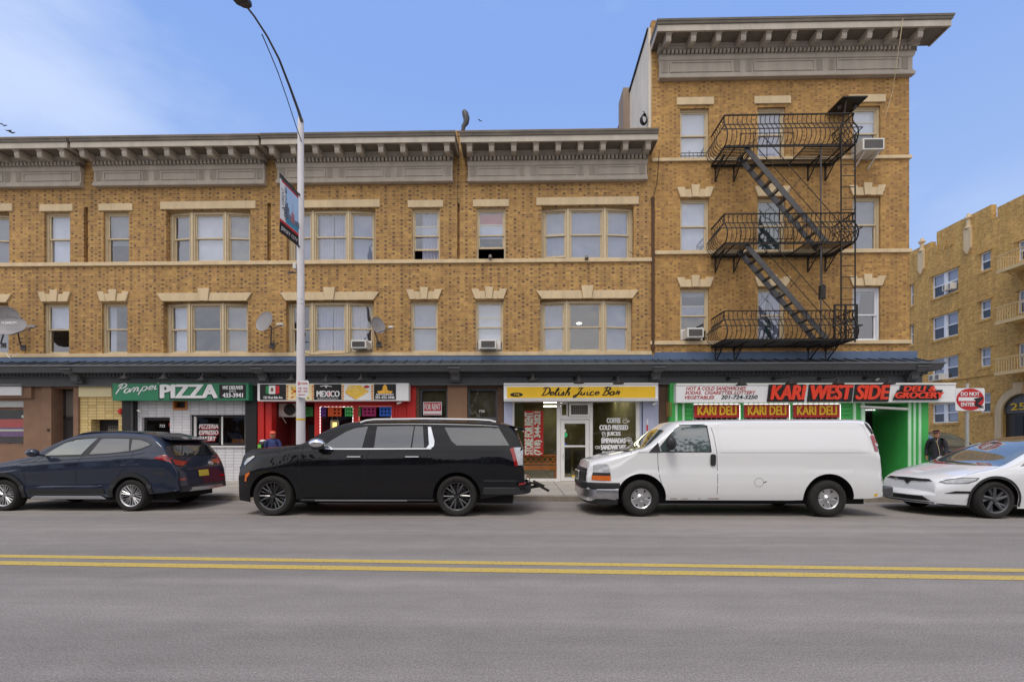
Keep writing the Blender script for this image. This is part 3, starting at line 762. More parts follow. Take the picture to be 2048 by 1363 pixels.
# cornices
fr = {'A': (-240, 160), 'B': (190, 527), 'C': (556, 903), 'D': (938, 1292)}
rf = {'A': 150, 'B': 350, 'C': 720, 'D': 1110}
zoff = {'A': .0, 'B': 0.0, 'C': .02, 'D': 0}
for k, (a, b) in fr.items():
    q = zoff[k]
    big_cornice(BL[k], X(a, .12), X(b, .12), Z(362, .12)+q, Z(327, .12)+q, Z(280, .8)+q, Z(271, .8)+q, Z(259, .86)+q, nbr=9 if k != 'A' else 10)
    x0, x1 = X(row_px[k][0]), X(row_px[k][1])
    # parapet brick behind the cornice and roof slab edge
    rb = MB(); rb.box(x0, x1, D+.002, D+.3, ZROW-.1, Z(258)); rb.build('parapet', M_BRICK, BL[k])
# downpipes standing in the joints between the buildings
def pipe(px, pxw, y0, y1, label):
    mb = MB(); x = X(px); mb.tube([(x, D-.03, Z(y1)), (x, D-.03, Z(y0))], pxw, 8); 
    for yy in (y0+3, (y0+y1)/2, y1-6): mb.box(x-pxw-.02, x+pxw+.02, D-.035, D+.0, Z(yy+1), Z(yy-1))
    return tag(mb.build('downpipe', mat('rust_brown', K(84,58,40), .8, var=.3, scale=8), None, smooth=True), label, 'pipe')
pipe(1305.5, .055, 397, 702, 'brown downpipe at the joint between the row and the taller building')
# rusty soot: wires hanging between cornices
def wire(pts, r, label, m=None, name='cable'):
    return tag(MB().tube(pts, r, 5).build(name, m or M_IRON), label, 'cable')
wire([(X(917, .8), D-.72, Z(262, .8)), (X(917, .5), D-.5, Z(330)), (X(915), D-.04, Z(405))], .008, 'thin cable hanging in the gap between two cornices above the juice bar side')
wire([(X(1318, .2), D-.25, Z(312)), (X(1313), D-.06, Z(370)), (X(1306), D-.06, Z(397))], .012, 'black cable dropping from the cornice end to the brown downpipe')
wire([(X(1259, .05), D-.05, Z(505)), (X(1267), D-.09, Z(512)), (X(1281), D-.05, Z(511)), (X(1290), D-.02, Z(520))], .010, 'short black cable looping below the right upper bay window of the row')
wire([(X(597, .1), D-.1, Z(700)), (X(625), D-.08, Z(708)), (X(690), D-.1, Z(706)), (X(735), D-.06, Z(698))], .010, 'black cable lying on the lower sill course beside the lamp pole')
# ------------------------------------------------------------------ shopfront entablature, one run per building
def entab(bld, x0, x1, fl=0, fr_=0, ztop=None):
    mb = MB(); zt = ztop or ZB0
    mb.box(x0, x1, D-.035, D+.02, Z(721), zt-.001)
    mb.build('blue_band', M_BLUE, bld, bevel=.006)
    c = MB(); p = .72
    zf = Z(726.5, p)
    prof = [(.036, Z(720)), (p, zf)]
    sweep(c, x0, x1, prof, fl, fr_)
    n = int((x1-x0)/.40)
    for k in range(n+1):      # standing seams
        x = x0+.1+(x1-x0-.2)*k/n; c.bar((x, D-.04, Z(720)+.012), (x, D-p+.01, zf+.016), .022, .035)
    c.build('canopy_roof', M_ROOFM, bld)
    g = MB()
    sweep(g, x0, x1, [(p, zf), (p+.04, zf+.01), (p+.05, zf-.04), (p+.02, zf-.055), (p, zf-.07), (p-.03, Z(735, p)), (p-.07, Z(741, p-.05)), (.50, Z(741, .6)), (.50, Z(743, .5)), (.30, Z(743.5, .4)), (.30, Z(750, .3)), (.17, Z(750, .3)), (.17, Z(753, .2)), (.15, Z(754, .15)), (.15, Z(766, .15)), (.20, Z(766.5, .15)), (.20, Z(769, .2)), (.0, Z(769, .2))], fl, fr_)
    n = int((x1-x0)/.13)
    for k in range(n):
        x = x0+(x1-x0)*(k+.5)/n; g.box(x-.035, x+.035, D-.36, D-.295, Z(749, .3), Z(744.5, .4))
    for xx in (x0, x1):
        if (xx == x0 and not fl) or (xx == x1 and not fr_): pass
    g.build('shop_cornice', M_SLATE, bld, bevel=0)
def corbel(bld, px):
    x = X(px, .3); b = MB()
    b.prism([(D-.70, Z(737, .6)), (D-.70, Z(739.5, .6)), (D-.62, Z(744, .6)), (D-.42, Z(747, .4)), (D-.33, Z(757, .3)), (D-.27, Z(764, .2)), (D-.16, Z(765, .2)), (D-.16, Z(737, .6))], 'x', x-.17, x+.17)
    b.box(x-.21, x+.21, D-.74, D-.3, Z(733, .7), Z(737, .6)); b.box(x-.12, x+.12, D-.40, D-.3, Z(760, .3), Z(749, .3))
    b.build('corbel', M_SLATE, bld, bevel=.012)
for k, (a, b) in row_px.items(): entab(BL[k], X(a)+.002, X(b)-.002 if k != 'D' else X(1309))
corbel(BL['A'], 153); corbel(BL['B'], 527); corbel(BL['C'], 911); corbel(BL['D'], 1311)
# ------------------------------------------------------------------ tall corner building
def ZE(py, o=0.): return UZ(1560, py, D-o)
xe0, xe1 = X(1303), X(1818.5)
E = thing('corner_building', 'taller four storey tan brick corner building behind the fire escape', 'building', ((xe0+xe1)/2, D, .15)); BL['E'] = E
cols = [((1360, 1418), (1353, 1427)), ((1515, 1571), (1508, 1581)), ((1705.5, 1761), (1697, 1770))]
fl_ = [(ZE(314.5), ZE(214), 3), (ZE(500), ZE(395), 2), (ZE(681), ZE(575), 1)]
holes = []
for (c, l) in cols:
    for z0, z1, n in fl_: holes.append((X(c[0]), X(c[1]), z0, z1))
ztopE = ZE(100)
mb = MB(); wall_panel(mb, X(1309), xe1, ZT, ztopE, D, holes, rev=.3)
wall_panel(mb, xe0, X(1309), ZT, ztopE, D, [(xe0+.0, X(1309), ZE(700), Z(397))], rev=.14)
mb.face([(xe0, D+.14, ZE(700)), (X(1309), D+.14, ZE(700)), (X(1309), D+.14, Z(397)), (xe0, D+.14, Z(397))])
mb.face([(xe1, D, ZT), (xe1, D+15, ZT), (xe1, D+15, ztopE), (xe1, D, ztopE)])
mb.build('wall', M_BRICK2, E)
sh = MB(); shell(sh, xe0+.01, xe1-.01, .15, ztopE-.02, D+.31, D+15)
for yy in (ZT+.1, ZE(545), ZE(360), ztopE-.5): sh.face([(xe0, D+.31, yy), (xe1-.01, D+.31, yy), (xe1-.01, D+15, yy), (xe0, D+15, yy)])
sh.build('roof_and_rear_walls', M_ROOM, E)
for z0, z1, x0 in ((ZE(321), ZE(314.5), X(1303)), (ZE(507.5), ZE(500), X(1309)), (ZE(688.5), ZE(681), X(1300))):
    m2 = MB(); m2.box(x0, xe1+.06, D-.06, D+.03, z0, z1); m2.box(xe1, xe1+.06, D+.031, D+15, z0, z1); m2.build('sill_course', M_STONE, E, bevel=.01)
for c, l in cols:
    lintel_flat(E, X(l[0]), X(l[1]), ZE(208), ZE(193))
    lintel_keyed(E, X(l[0]), X(l[1]), ZE(393), ZE(373), ZE(369), kw=.29)
    lintel_keyed(E, X(l[0]), X(l[1]), ZE(573), ZE(553.5), ZE(550), kw=.29)
def EW(ci, fi_, **kw):
    c = cols[ci][0]; z0, z1, n = fl_[fi_]; return single_window(E, X(c[0]), X(c[1]), z0, z1, **kw)
EW(0, 0, blind=wb); EW(1, 0, curtains=[(M_CURT, dict(u0=.02, u1=.98, waves=7))]); EW(2, 0, blind=(M_BLIND, .5), lift=.42)
EW(0, 1, blind=wb); EW(1, 1, curtains=[(M_TEALC, dict(u0=.0, u1=1, waves=6))]); EW(2, 1, blind=gb)
EW(0, 2, lift=.36, blind=(M_BLIND2, .1)); EW(1, 2, curtains=[(M_CURT, dict(u0=.0, u1=.5, waves=4, gather=(0.0, .35))), (M_CURT, dict(u0=.5, u1=1, waves=4, gather=(1.0, .35))), (M_TEALC, dict(u0=.05, u1=.95, waves=5, depth=.2))])
EW(2, 2, fm=M_WHITEV, curtains=[(M_CURT, dict(u0=.0, u1=.55, waves=5, gather=(0.0, .6)))])
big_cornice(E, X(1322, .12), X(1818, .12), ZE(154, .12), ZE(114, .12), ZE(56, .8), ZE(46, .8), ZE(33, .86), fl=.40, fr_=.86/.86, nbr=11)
rb = MB(); rb.box(X(1303), xe1, D+.002, D+.3, ztopE, ZE(36)); rb.build('parapet', M_BRICK2, E)
# rendered party wall standing above the lower roofs, with its chimney
M_REND = mat('pale_render', K(228,216,198), .85, var=.16, scale=1.2, bump=.3, bscale=20, streak=1)
M_REND2 = mat('brown_render', K(150,132,118), .85, var=.14, scale=1.5, bump=.3, bscale=20, streak=1)
zp = UZ(1298, 66, D+.2)
pw = MB(); xw = X(1301)
pw.prism([(D+.05, ZROW-.4), (D+.05, zp+.05), (D+.35, zp-.05), (D+2.8, zp-.12), (D+14, zp-.3), (D+14, ZROW-.4)], 'x', xw-.05, xw+.1)
pw.build('party_wall', M_REND, E)
cp = MB(); cp.bar((xw+.0, D+.08, zp+.06), (xw+.0, D+14, zp-.27), .2, .04); cp.build('coping', M_IRONG, E)
cm = MB(); cm.box(xw-.32, xw-.06, D+2.85, D+3.75, ZROW-.2, UZ(1255, 175, D+2.85)); cm.build('chimney', M_REND2, E)
entab(E, X(1309)+.002, X(1841, .15), 0, .40, ztop=ZE(703))
bb = MB(); bb.box(X(1324), X(1346), D-.034, D+.01, ZE(708.5), ZE(705)); bb.build('flashing', M_BLUE, E)
corbel(E, 1826)
# ------------------------------------------------------------------ ground floor shopfronts
G0 = .15
def Y_(py, o=0., ref=None, px=1110): return UZ(ref or px, py, D-o)
def pane_box(mb, x0, x1, y, z0, z1, fr, mi=0, d=.06):
    mb.box(x0, x0+fr, y, y+d, z0, z1, mi); mb.box(x1-fr, x1, y, y+d, z0, z1, mi)
    mb.box(x0+fr, x1-fr, y, y+d, z1-fr, z1, mi); mb.box(x0+fr, x1-fr, y, y+d, z0, z0+fr, mi)
def glass(parent, x0, x1, y, z0, z1, m=None, name='pane'):
    return MB().face([(x0,y,z0),(x1,y,z0),(x1,y,z1),(x0,y,z1)]).build(name, m or M_SHOPG, parent)
def shopfront(bld, name, m, px0, px1, holes, rev=.3, o=0., mi=0, z1=None):
    mb = MB(); H = [(X(a, o), X(b, o), max(G0, c), d) for a, b, c, d in holes]
    wall_panel(mb, X(px0, o), X(px1, o), G0-.02, (z1 or ZT)-.004, D-o, H, rev=rev)
    return mb.build(name, m, bld)
# ---- A: brown stucco shop
A = BL['A']; R_ = 80
za = lambda py, o=0.: UZ(80, py, D-o)
sa = shopfront(A, 'shopfront', M_STUC, -260, 158, [(-120, 47, za(892), za(800)), (107, 148, G0, za(776)),], rev=.45)
MB().box(X(87), X(106.5), D-.07, D+.01, G0, ZT-.01).build('pilaster', M_STUC, A, bevel=.01)
MB().box(X(150), X(160), D-.07, D+.01, G0, ZT-.01).build('pilaster', M_STUC, A, bevel=.01)
MB().box(X(-260), X(68), D-.10, D+.01, za(796), ZT-.01).build('sign_board', M_STUC, A, bevel=.01)
w = MB(); pane_box(w, X(-120), X(47), D+.2, za(892), za(813), .09); gr = MB()
for k in range(9): gr.box(X(-120), X(47), D+.12, D+.16, za(813)+k*.03, za(813)+k*.03+.022)
ww = w.build('shop_window', M_STUC, A); glass(ww, X(-120)+.09, X(47)-.09, D+.23, za(892)+.09, za(813)-.09); gr.build('roller_grille', M_ALU, A)
po = MB(); xx0, xx1 = X(-110), X(44)
po.box(xx0, xx1, D+.5, D+.52, za(856), za(836)); po.build('red_poster', mat('poster_red', K(214,48,52), .6, var=.1), ww)
po = MB(); po.box(xx0, xx1, D+.48, D+.5, za(872), za(853)); po.build('purple_poster', mat('poster_purple', K(120,60,150), .6, var=.35, scale=6), ww)
MB().box(xx0, xx1, D+.47, D+.48, za(861), za(857)).build('white_stripe', M_SWHITE, ww)
po = MB(); po.box(xx0, xx1, D+.9, D+.95, za(900), za(873)); po.build('display', mat('display_maroon', K(96,24,36), .7, var=.4, scale=7), ww)
MB().sphere((X(30), D+.4, za(831)), (.22, .05, .08), 16, 8).build('oval_sign', M_SWHITE, ww)
dr = MB(); x0, x1 = X(107), X(148)
dr.box(x0, x1, D+.35, D+.40, za(836), za(831)); dr.box(x0, x0+.07, D+.35, D+.40, G0, za(776)); dr.box(x1-.07, x1, D+.35, D+.40, G0, za(776)); dr.box(x0, x1, D+.35, D+.4, za(779), za(776))
fw = dr.build('door_frame', M_DKDOOR, A); MB().face([(x0+.07, D+.38, za(831)), (x1-.07, D+.38, za(831)), (x1-.07, D+.38, za(779)), (x0+.07, D+.38, za(779))]).build('transom', mat('grey_panel', K(112,106,100), .5, var=.06), fw)
dd = MB(); dd.box(x0+.07, x1-.07, D+.36, D+.40, G0, za(836)-.01)
for zz0, zz1 in ((.25, .95), (1.1, 1.9)): dd.box(x0+.17, x1-.17, D+.352, D+.361, G0+zz0, G0+zz1)
dd = dd.build('door', M_DKDOOR, A, bevel=.008); MB().box(x0+.14, x0+.17, D+.30, D+.35, 1.05, 1.25).build('handle', M_ALU, dd)
MB().box(X(99), X(103.5), D-.10, D-.07, za(861), za(857)).build('intercom', M_BLACK, A)
# ---- B: cream brick, then white brick pizza shop
B = BL['B']; zb = lambda py, o=0.: UZ(350, py, D-o)
shopfront(B, 'cream_brick_wall', M_CREAMB, 160, 250, [(182, 237, G0, zb(838))], rev=.35)
MB().box(X(160.3), X(226), D-.06, D-.002, zb(793), ZT-.01).build('cream_board', M_CREAM, B)
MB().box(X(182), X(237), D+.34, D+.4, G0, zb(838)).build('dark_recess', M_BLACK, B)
gx = MB()
for k in range(8): gx.tube([(X(208+3.6*k), D+.2, G0), (X(208+3.6*k), D+.2, zb(856)), (X(209.5+3.6*k), D+.16, zb(851))], .012, 6)
gx.bar((X(206), D+.2, zb(858)), (X(236), D+.2, zb(858)), .02); gx.build('iron_gate', M_GRILL, B)
MB().box(X(248), X(275), D-.09, D+.3, G0, ZT-.006).build('black_pilaster', M_BLACK, B, bevel=.01)
MB().tube([(X(271), D-.13, G0), (X(271), D-.13, zb(800))], .035, 8).build('drain_pipe', M_IRONG, B)
shopfront(B, 'white_brick_wall', M_WHITEB, 275.5, 494, [(283, 340, G0, zb(834)), (347, 375, zb(819), zb(796)), (380, 490, zb(891), zb(829))], rev=.3)
MB().box(X(494), X(517), D-.12, D+.3, G0, ZT-.006).build('black_pilaster', M_BLACK, B, bevel=.01)
d_ = MB(); x0, x1 = X(283), X(340); pane_box(d_, x0, x1, D+.12, G0, zb(834), .10); d_.box(x0+.2, x0+.24, D+.10, D+.13, 1.0, 1.6)
d_ = d_.build('door', M_BLACK, B); glass(d_, x0+.1, x1-.1, D+.15, G0+.1, zb(834)-.1)
letter('722', d_, M_SWHITE, X(313), X(324), zb(853.5), zb(848), D+.145, bold=.02)
MB().box(X(332), X(338), D+.13, D+.145, zb(852), zb(845)).build('red_sticker', M_REDS, d_)
v = MB(); x0, x1 = X(347), X(375); pane_box(v, x0, x1, D-.04, zb(819), zb(799), .06, d=.3); 
v.box(x0+.06, x1-.06, D+.1, D+.12, zb(819)+.06, zb(799)-.06, 1); v.build('air_unit_hole', [M_TERR, M_BLACK], B)
v = MB(); x0, x1 = X(380), X(490); pane_box(v, x0, x1, D+.10, zb(890), zb(829), .09); xm = X(438); v.box(xm-.05, xm+.05, D+.10, D+.16, zb(890), zb(829))
v = v.build('shop_window', M_BLACK, B); glass(v, x0+.09, x1-.09, D+.14, zb(890)+.09, zb(829)-.09)
MB().box(X(384), X(388.5), D+.09, D+.135, zb(889), zb(832)).build('sash_strip', M_WHITE, v); MB().box(X(439.5), X(442.5), D+.085, D+.1, zb(889), zb(832)).build('sash_strip', M_WHITE, v)
for i, tx in enumerate(('PIZZERIA', 'ESPRESSO', 'BAKERY')):
    zz = zb(856+12.2*i); x0_, x1_ = X(393), X(431.5 if i < 2 else 427)
    letter(tx, v, M_REDS, x0_+.015, x1_+.02, zz-.035, zb(847.5+12.2*i)-.035, D+.136, bold=.015, shear=.2, depth=.002, name='lettering_shadow')
    letter(tx, v, M_SWHITE, x0_, x1_, zz, zb(847.5+12.2*i), D+.131, bold=.025, shear=.2, depth=.002)
for xa, wd in ((432, 8), (446, 8)):
    ch = MB(); cx = X(xa); ch.box(cx, cx+.3, D+.9, D+.94, zb(889), zb(877)); ch.box(cx, cx+.3, D+.94, D+1.3, zb(889)-.02, zb(889)); ch.build('chair_back', M_TERR, v)
MB().box(X(378), X(492), D-.05, D+.1, zb(894), zb(890.8)).build('window_sill', M_WHITE, B, bevel=.008)
# dim interior of the pizza shop and of the others: back wall, floor and a counter
def interior(bld, px0, px1, wall, floor, depth=5., zc=None, lamp=0, lampcol=None):
    x0, x1 = X(px0), X(px1); zc = zc or ZT-.05; mb = MB(); y0 = D+.32
    mb.face([(x0,y0,G0-.01),(x0,y0+depth,G0-.01),(x1,y0+depth,G0-.01),(x1,y0,G0-.01)], 1)
    mb.face([(x0,y0+depth,G0-.01),(x0,y0+depth,zc),(x1,y0+depth,zc),(x1,y0+depth,G0-.01)])
    mb.face([(x0,y0,G0-.01),(x0,y0,zc),(x0,y0+depth,zc),(x0,y0+depth,G0-.01)]); mb.face([(x1,y0,G0-.01),(x1,y0+depth,G0-.01),(x1,y0+depth,zc),(x1,y0,zc)])
    mb.face([(x0,y0,zc),(x1,y0,zc),(x1,y0+depth,zc),(x0,y0+depth,zc)])
    return mb.build('interior', [wall, floor], bld)
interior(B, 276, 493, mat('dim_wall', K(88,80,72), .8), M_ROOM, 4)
# ---- C: red restaurant front, then the FOR RENT entrance
Cb = BL['C']; zc_ = lambda py, o=0.: UZ(720, py, D-o)
shopfront(Cb, 'red_front', M_RED, 517.5, 832, [(545, 629, G0, zc_(803)), (638, 707, zc_(925), zc_(811)), (716, 784, zc_(925), zc_(811))], rev=.25)
px_ = MB(); px_.box(X(517.6), X(530), D-.08, D, G0, ZT-.5); px_.box(X(533), X(545), D-.06, D, G0, ZT-.5); px_.build('red_pilaster', M_RED, Cb, bevel=.01)
px_ = MB()
for a, b in ((786, 789), (792, 795), (809, 812), (815, 831)): px_.box(X(a), X(b), D-.035, D, G0, ZT-.6)
px_.build('red_batten', M_RED, Cb)
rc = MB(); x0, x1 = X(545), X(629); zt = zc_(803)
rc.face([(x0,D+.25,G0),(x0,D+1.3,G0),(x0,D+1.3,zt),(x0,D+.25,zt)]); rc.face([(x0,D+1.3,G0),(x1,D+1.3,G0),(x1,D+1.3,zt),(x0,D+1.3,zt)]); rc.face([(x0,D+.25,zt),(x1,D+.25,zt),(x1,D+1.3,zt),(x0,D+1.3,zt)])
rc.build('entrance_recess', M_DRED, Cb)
dk = MB(); dk.box(X(586), X(629), D+1.2, D+1.26, G0, zc_(846)); dk.build('door', M_BLACK, Cb)
for i, (a, b) in enumerate(((638, 707), (716, 784))):
    f = MB(); pane_box(f, X(a), X(b), D+.05, zc_(925), zc_(811), .05); f = f.build('shop_window', M_RED, Cb); glass(f, X(a)+.05, X(b)-.05, D+.08, zc_(925), zc_(811)-.05)
    if i == 0:
        l = MB(); n = 44
        for k in range(16): l.sphere((X(a)+.03, D+.02, zc_(815+6.2*k)), (.014, .014, .028), 6, 4)
        for k in range(9): l.sphere((X(a+4+7.6*k), D+.02, zc_(813)), (.035, .014, .014), 6, 4)
        for k in range(12): l.sphere((X(b)-.03, D+.02, zc_(817+6.2*k)), (.014, .014, .028), 6, 4)
        l.tube([(X(a)+.03, D+.02, zc_(910)), (X(a)+.03, D+.02, zc_(813)), (X(b)-.03, D+.02, zc_(813)), (X(b)-.03, D+.02, zc_(886))], .006, 4)
        l.build('light_string', M_LED, f)
    else:
        l = MB()
        for k in range(14): l.sphere((X(b)-.03, D+.02, zc_(817+3.2*k)), (.014, .014, .02), 6, 4)
        for k in range(18): l.sphere((X(a)+.03, D+.02, zc_(813+3*k)), (.012, .014, .02), 6, 4)
        l.tube([(X(a)+.03, D+.02, zc_(866)), (X(a)+.03, D+.02, zc_(812)), (X(b)-.03, D+.02, zc_(812)), (X(b)-.03, D+.02, zc_(860))], .005, 4)
        l.build('light_string', mat('warm_string', (1, .5, .4), .5, var=0, emit=.5), f)
interior(Cb, 630, 831, M_DRED, M_ROOM, 3.5)
# FOR RENT entrance: grey posts, two transoms, brown pier
shopfront(Cb, 'entrance_wall', M_BROWN, 832, 1007, [(838, 895, G0, zc_(776)), (935, 995, G0, zc_(776))], rev=.3, o=-.02)
for a, b in ((838, 895), (935, 995)):
    f = MB(); x0, x1 = X(a), X(b); pane_box(f, x0, x1, D+.14, zc_(838), zc_(776), .07); f.box(x0, x1, D+.1, D+.2, zc_(842), zc_(834))
    f = f.build('transom_window', M_SLATE, Cb); glass(f, x0+.07, x1-.07, D+.17, zc_(836), zc_(779), M_SHOPG)
    d_ = MB(); d_.box(x0+.03, x1-.03, D+.2, D+.25, G0, zc_(842)); d_.box(x0+.2, x1-.2, D+.19, D+.21, 1.2, zc_(848)); d_.build('door', mat('door_blue_grey', K(84,94,106), .5), Cb, bevel=.01)
    MB().box(x0, x1, D+.32, D+.34, zc_(842), zc_(770)).build('dark_lobby', mat('lobby', K(92,84,70), .8, var=.4, scale=3), f)
    if a > 900: letter('730', f, M_SWHITE, X(957), X(968.5), zc_(824), zc_(819), D+.165, bold=.02, depth=.002)
px_ = MB(); px_.box(X(895.5), X(934.5), D-.05, D+.0, G0, ZT-.01)
for zz in (zc_(823), zc_(845)): px_.box(X(895), X(935), D-.055, D-.045, zz, zz+.02)
px_.build('brown_pier', mat('tan_pier', K(140,108,84), .8, var=.08), Cb, bevel=.008)
# ---- D: the juice bar, glazed in aluminium
Db = BL['D']; zd = lambda py, o=0.: UZ(1160, py, D-o)
xs = dict(l0=1008, l1=1026, g0=1026, g1=1116, d0=1118, d1=1181, h0=1183, h1=1275, r0=1279, r1=1316)
fr_ = MB(); zbot, ztop = G0, ZT-.01; yy = D-.02
for a, b in ((1024.5, 1028), (1113.5, 1121), (1179, 1185), (1272, 1279)): fr_.box(X(a), X(b), yy, yy+.09, zbot, ztop)
for a, b in ((1028, 1113.5), (1185, 1272)): fr_.box(X(a), X(b), yy+.002, yy+.088, zd(962), zd(956.5)); fr_.box(X(a), X(b), yy+.002, yy+.088, zd(803.5), ztop)
fr_.box(X(1121), X(1179), yy+.002, yy+.088, zd(838), zd(832)); fr_.box(X(1121), X(1179), yy+.002, yy+.088, zd(805), ztop)
fr_.build('aluminium_front', M_WHITE, Db, bevel=.004)
MB().box(X(1008), X(1024.5), D-.06, D+.2, G0, ztop).build('lilac_pilaster', M_LILAC, Db, bevel=.008)
p_ = MB(); p_.box(X(1279), X(1283), D-.03, D+.2, G0, ztop); p_.box(X(1285), X(1316), D-.08, D+.2, G0, ztop); p_.build('lilac_pilaster', M_LILAC, Db, bevel=.008)
MB().box(X(1292), X(1295), D-.09, D-.08, zd(848), zd(838)).build('white_sticker', M_SWHITE, Db); MB().box(X(1291.5), X(1294.5), D-.09, D-.08, zd(861), zd(850)).build('red_sticker', M_REDS, Db)
wl = thing_part('shop_window', Db); q = MB(); q.box(X(1028), X(1029), yy+.02, yy+.06, zd(956), zd(804)); fill_part(wl, q, M_ALU); glass(wl, X(1029), X(1113.5), D+.02, zd(956.5), zd(803.5))
wr = thing_part('shop_window', Db); q = MB(); q.box(X(1185), X(1186), yy+.02, yy+.06, zd(956), zd(804)); fill_part(wr, q, M_ALU); glass(wr, X(1186), X(1272), D+.02, zd(956.5), zd(803.5))
# window lettering
rows = [('COFFEE', 1214, 1241, 845, 835.5), ('COLD PRESSED', 1199.5, 1256, 859, 849.5), ('JUICES', 1214, 1241, 872.5, 863), ('EMPANADAS', 1203.5, 1251, 885.5, 875.5), ('SANDWICHES', 1202, 1252, 898.5, 889), ('SMOOTHIES', 1205, 1252, 912, 902)]
for tx, a, b, c, d in rows: letter(tx, wr, M_SWHITE, X(a), X(b), zd(c), zd(d), D+.012, bold=.05, depth=.003)
yi = D+.008; ic = MB()
def ring(cx, cz, rx, rz, t=.012):
    ps = [(cx+rx*cos(2*pi*k/16), yi, cz+rz*sin(2*pi*k/16)) for k in range(17)]; ic.tube(ps, t, 4)
ring(X(1250.5), zd(842.5), .09, .05); ring(X(1256.5), zd(842), .035, .03)
for k in range(3): ic.tube([(X(1247.5+3*k), yi, zd(838.5)), (X(1247.5+3*k), yi, zd(835.5))], .008, 4)
ic.build('cup_icon', M_SWHITE, wr); ic = MB()
ring(X(1207), zd(866), .05, .05); ic.tube([(X(1206), yi, zd(873)), (X(1204.5), yi, zd(866)), (X(1212), yi, zd(866)), (X(1210.5), yi, zd(873)), (X(1206), yi, zd(873))], .01, 4)
ic.build('juice_icon', M_SWHITE, wr); ic = MB()
ring(X(1257), zd(878), .10, .065); ring(X(1257), zd(879), .05, .02); ring(X(1261), zd(883.5), .07, .035)
ic.build('empanada_icon', M_SWHITE, wr); ic = MB()
ring(X(1193.5), zd(894), .05, .045); ring(X(1198), zd(894), .03, .04)
ic.build('sandwich_icon', M_SWHITE, wr)
# door with transom light and air unit
dx0, dx1 = X(1121.5), X(1178.5)
do = MB(); pane_box(do, dx0, dx1, D+.0, G0+.01, zd(839), .13, d=.05); do.box(dx0+.13, dx1-.13, D+.001, D+.049, zd(893.5), zd(890)); do.box(dx0+.13, dx1-.13, D, D+.05, G0+.12, zd(953.5))
do = do.build('door', M_WHITE, Db, bevel=.004); glass(do, dx0+.13, dx1-.13, D+.03, zd(953.5), zd(841.5))
MB().tube([(dx0+.08, D-.05, zd(914)), (dx0+.08, D-.05, zd(907))], .012, 6).build('handle', M_ALU, do)
s_ = MB(); s_.prism([(X(1130)+.09*cos(t*pi/9), zd(869)+.09*sin(t*pi/9)) for t in range(18)], 'y', D+.022, D+.026); s_.build('green_sticker', mat('sticker_green', K(60,190,120), .5), do)
MB().box(X(1124.5), X(1132), D+.022, D+.026, zd(863), zd(858)).build('white_sticker', M_SWHITE, do); MB().box(X(1124.5), X(1132.5), D+.022, D+.026, zd(889.5), zd(885.5)).build('blue_sticker', mat('sticker_blue', K(50,110,190), .5), do)
MB().box(X(1124.5), X(1128.5), D+.022, D+.026, zd(884), zd(877)).build('white_sticker', M_SWHITE, do)
MB().box(X(1144), X(1152), D+.02, D+.026, zd(953), zd(950)).build('yellow_note', M_SYEL, do)
tr = MB(); pane_box(tr, X(1121.5), X(1135.5), D+.0, zd(832), zd(805.5), .04, d=.05); tr = tr.build('transom_window', M_WHITE, Db); glass(tr, X(1122), X(1135), D+.03, zd(831), zd(806))
ac = MB(); a0, a1, b0, b1 = X(1138), X(1179), zd(832), zd(806); pane_box(ac, a0, a1, D-.06, b0, b1, .06, d=.2)
ac.box(a0+.06, a1-.06, D+.0, D+.02, b0+.06, b1-.06, 1)
for k in range(9):
    x = a0+.06+(a1-a0-.12)*(k+.5)/9; ac.box(x-.008, x+.008, D-.03, D-.02, b0+.06, b1-.06, 2)
for k in range(6):
    z = b0+.06+(b1-b0-.12)*(k+.5)/6; ac.box(a0+.06, a1-.06, D-.031, D-.021, z-.008, z+.008, 2)
ac.build('grille_box', [M_WHITE, M_BLACK, M_GRILL], Db)
intD = interior(Db, 1020, 1285, mat('beige_room', K(136,128,92), .8, var=.15), mat('tile_floor', K(150,142,120), .3, var=.15, scale=3), 9.5)
for (px, py, o, wx, wy) in ((1040, 800, 1.2, .3, .3), (1080, 806, 3.0, .9, .3), (1088, 818, 6, .9, .5), (1088, 827, 8.5, .9, .5), (1192, 812, 3.0, 1.0, .4), (1188, 818, 4.5, .9, .3), (1120, 806, 2.2, .9, .4), (1230, 806, 2.0, .9, .4)):
    yy_ = D+o; x = UX(px, yy_); tag_ = MB().box(x, x+wx, yy_, yy_+wy, ZT-.10, ZT-.06).build('ceiling_lamp', M_TUBE2, intD)
cn = MB(); cn.box(UX(1130, D+4), UX(1142, D+4), D+4, D+4.6, G0, 1.25); cn.box(UX(1150, D+6), UX(1215, D+6), D+6, D+6.7, G0, 1.15); cn.build('counter', mat('counter_dark', K(60,56,50), .5), intD)
MB().box(UX(1025, D+5), UX(1047, D+5), D+5, D+5.1, G0, ZT-.1).build('partition', mat('partition_green', K(110,112,84), .8), intD)
# brown pier at the joint with the corner building
MB().box(X(1316.3), X(1351), D-.05, D+.2, G0, ZT-.01).build('brown_pier', M_BROWN, E, bevel=.01)
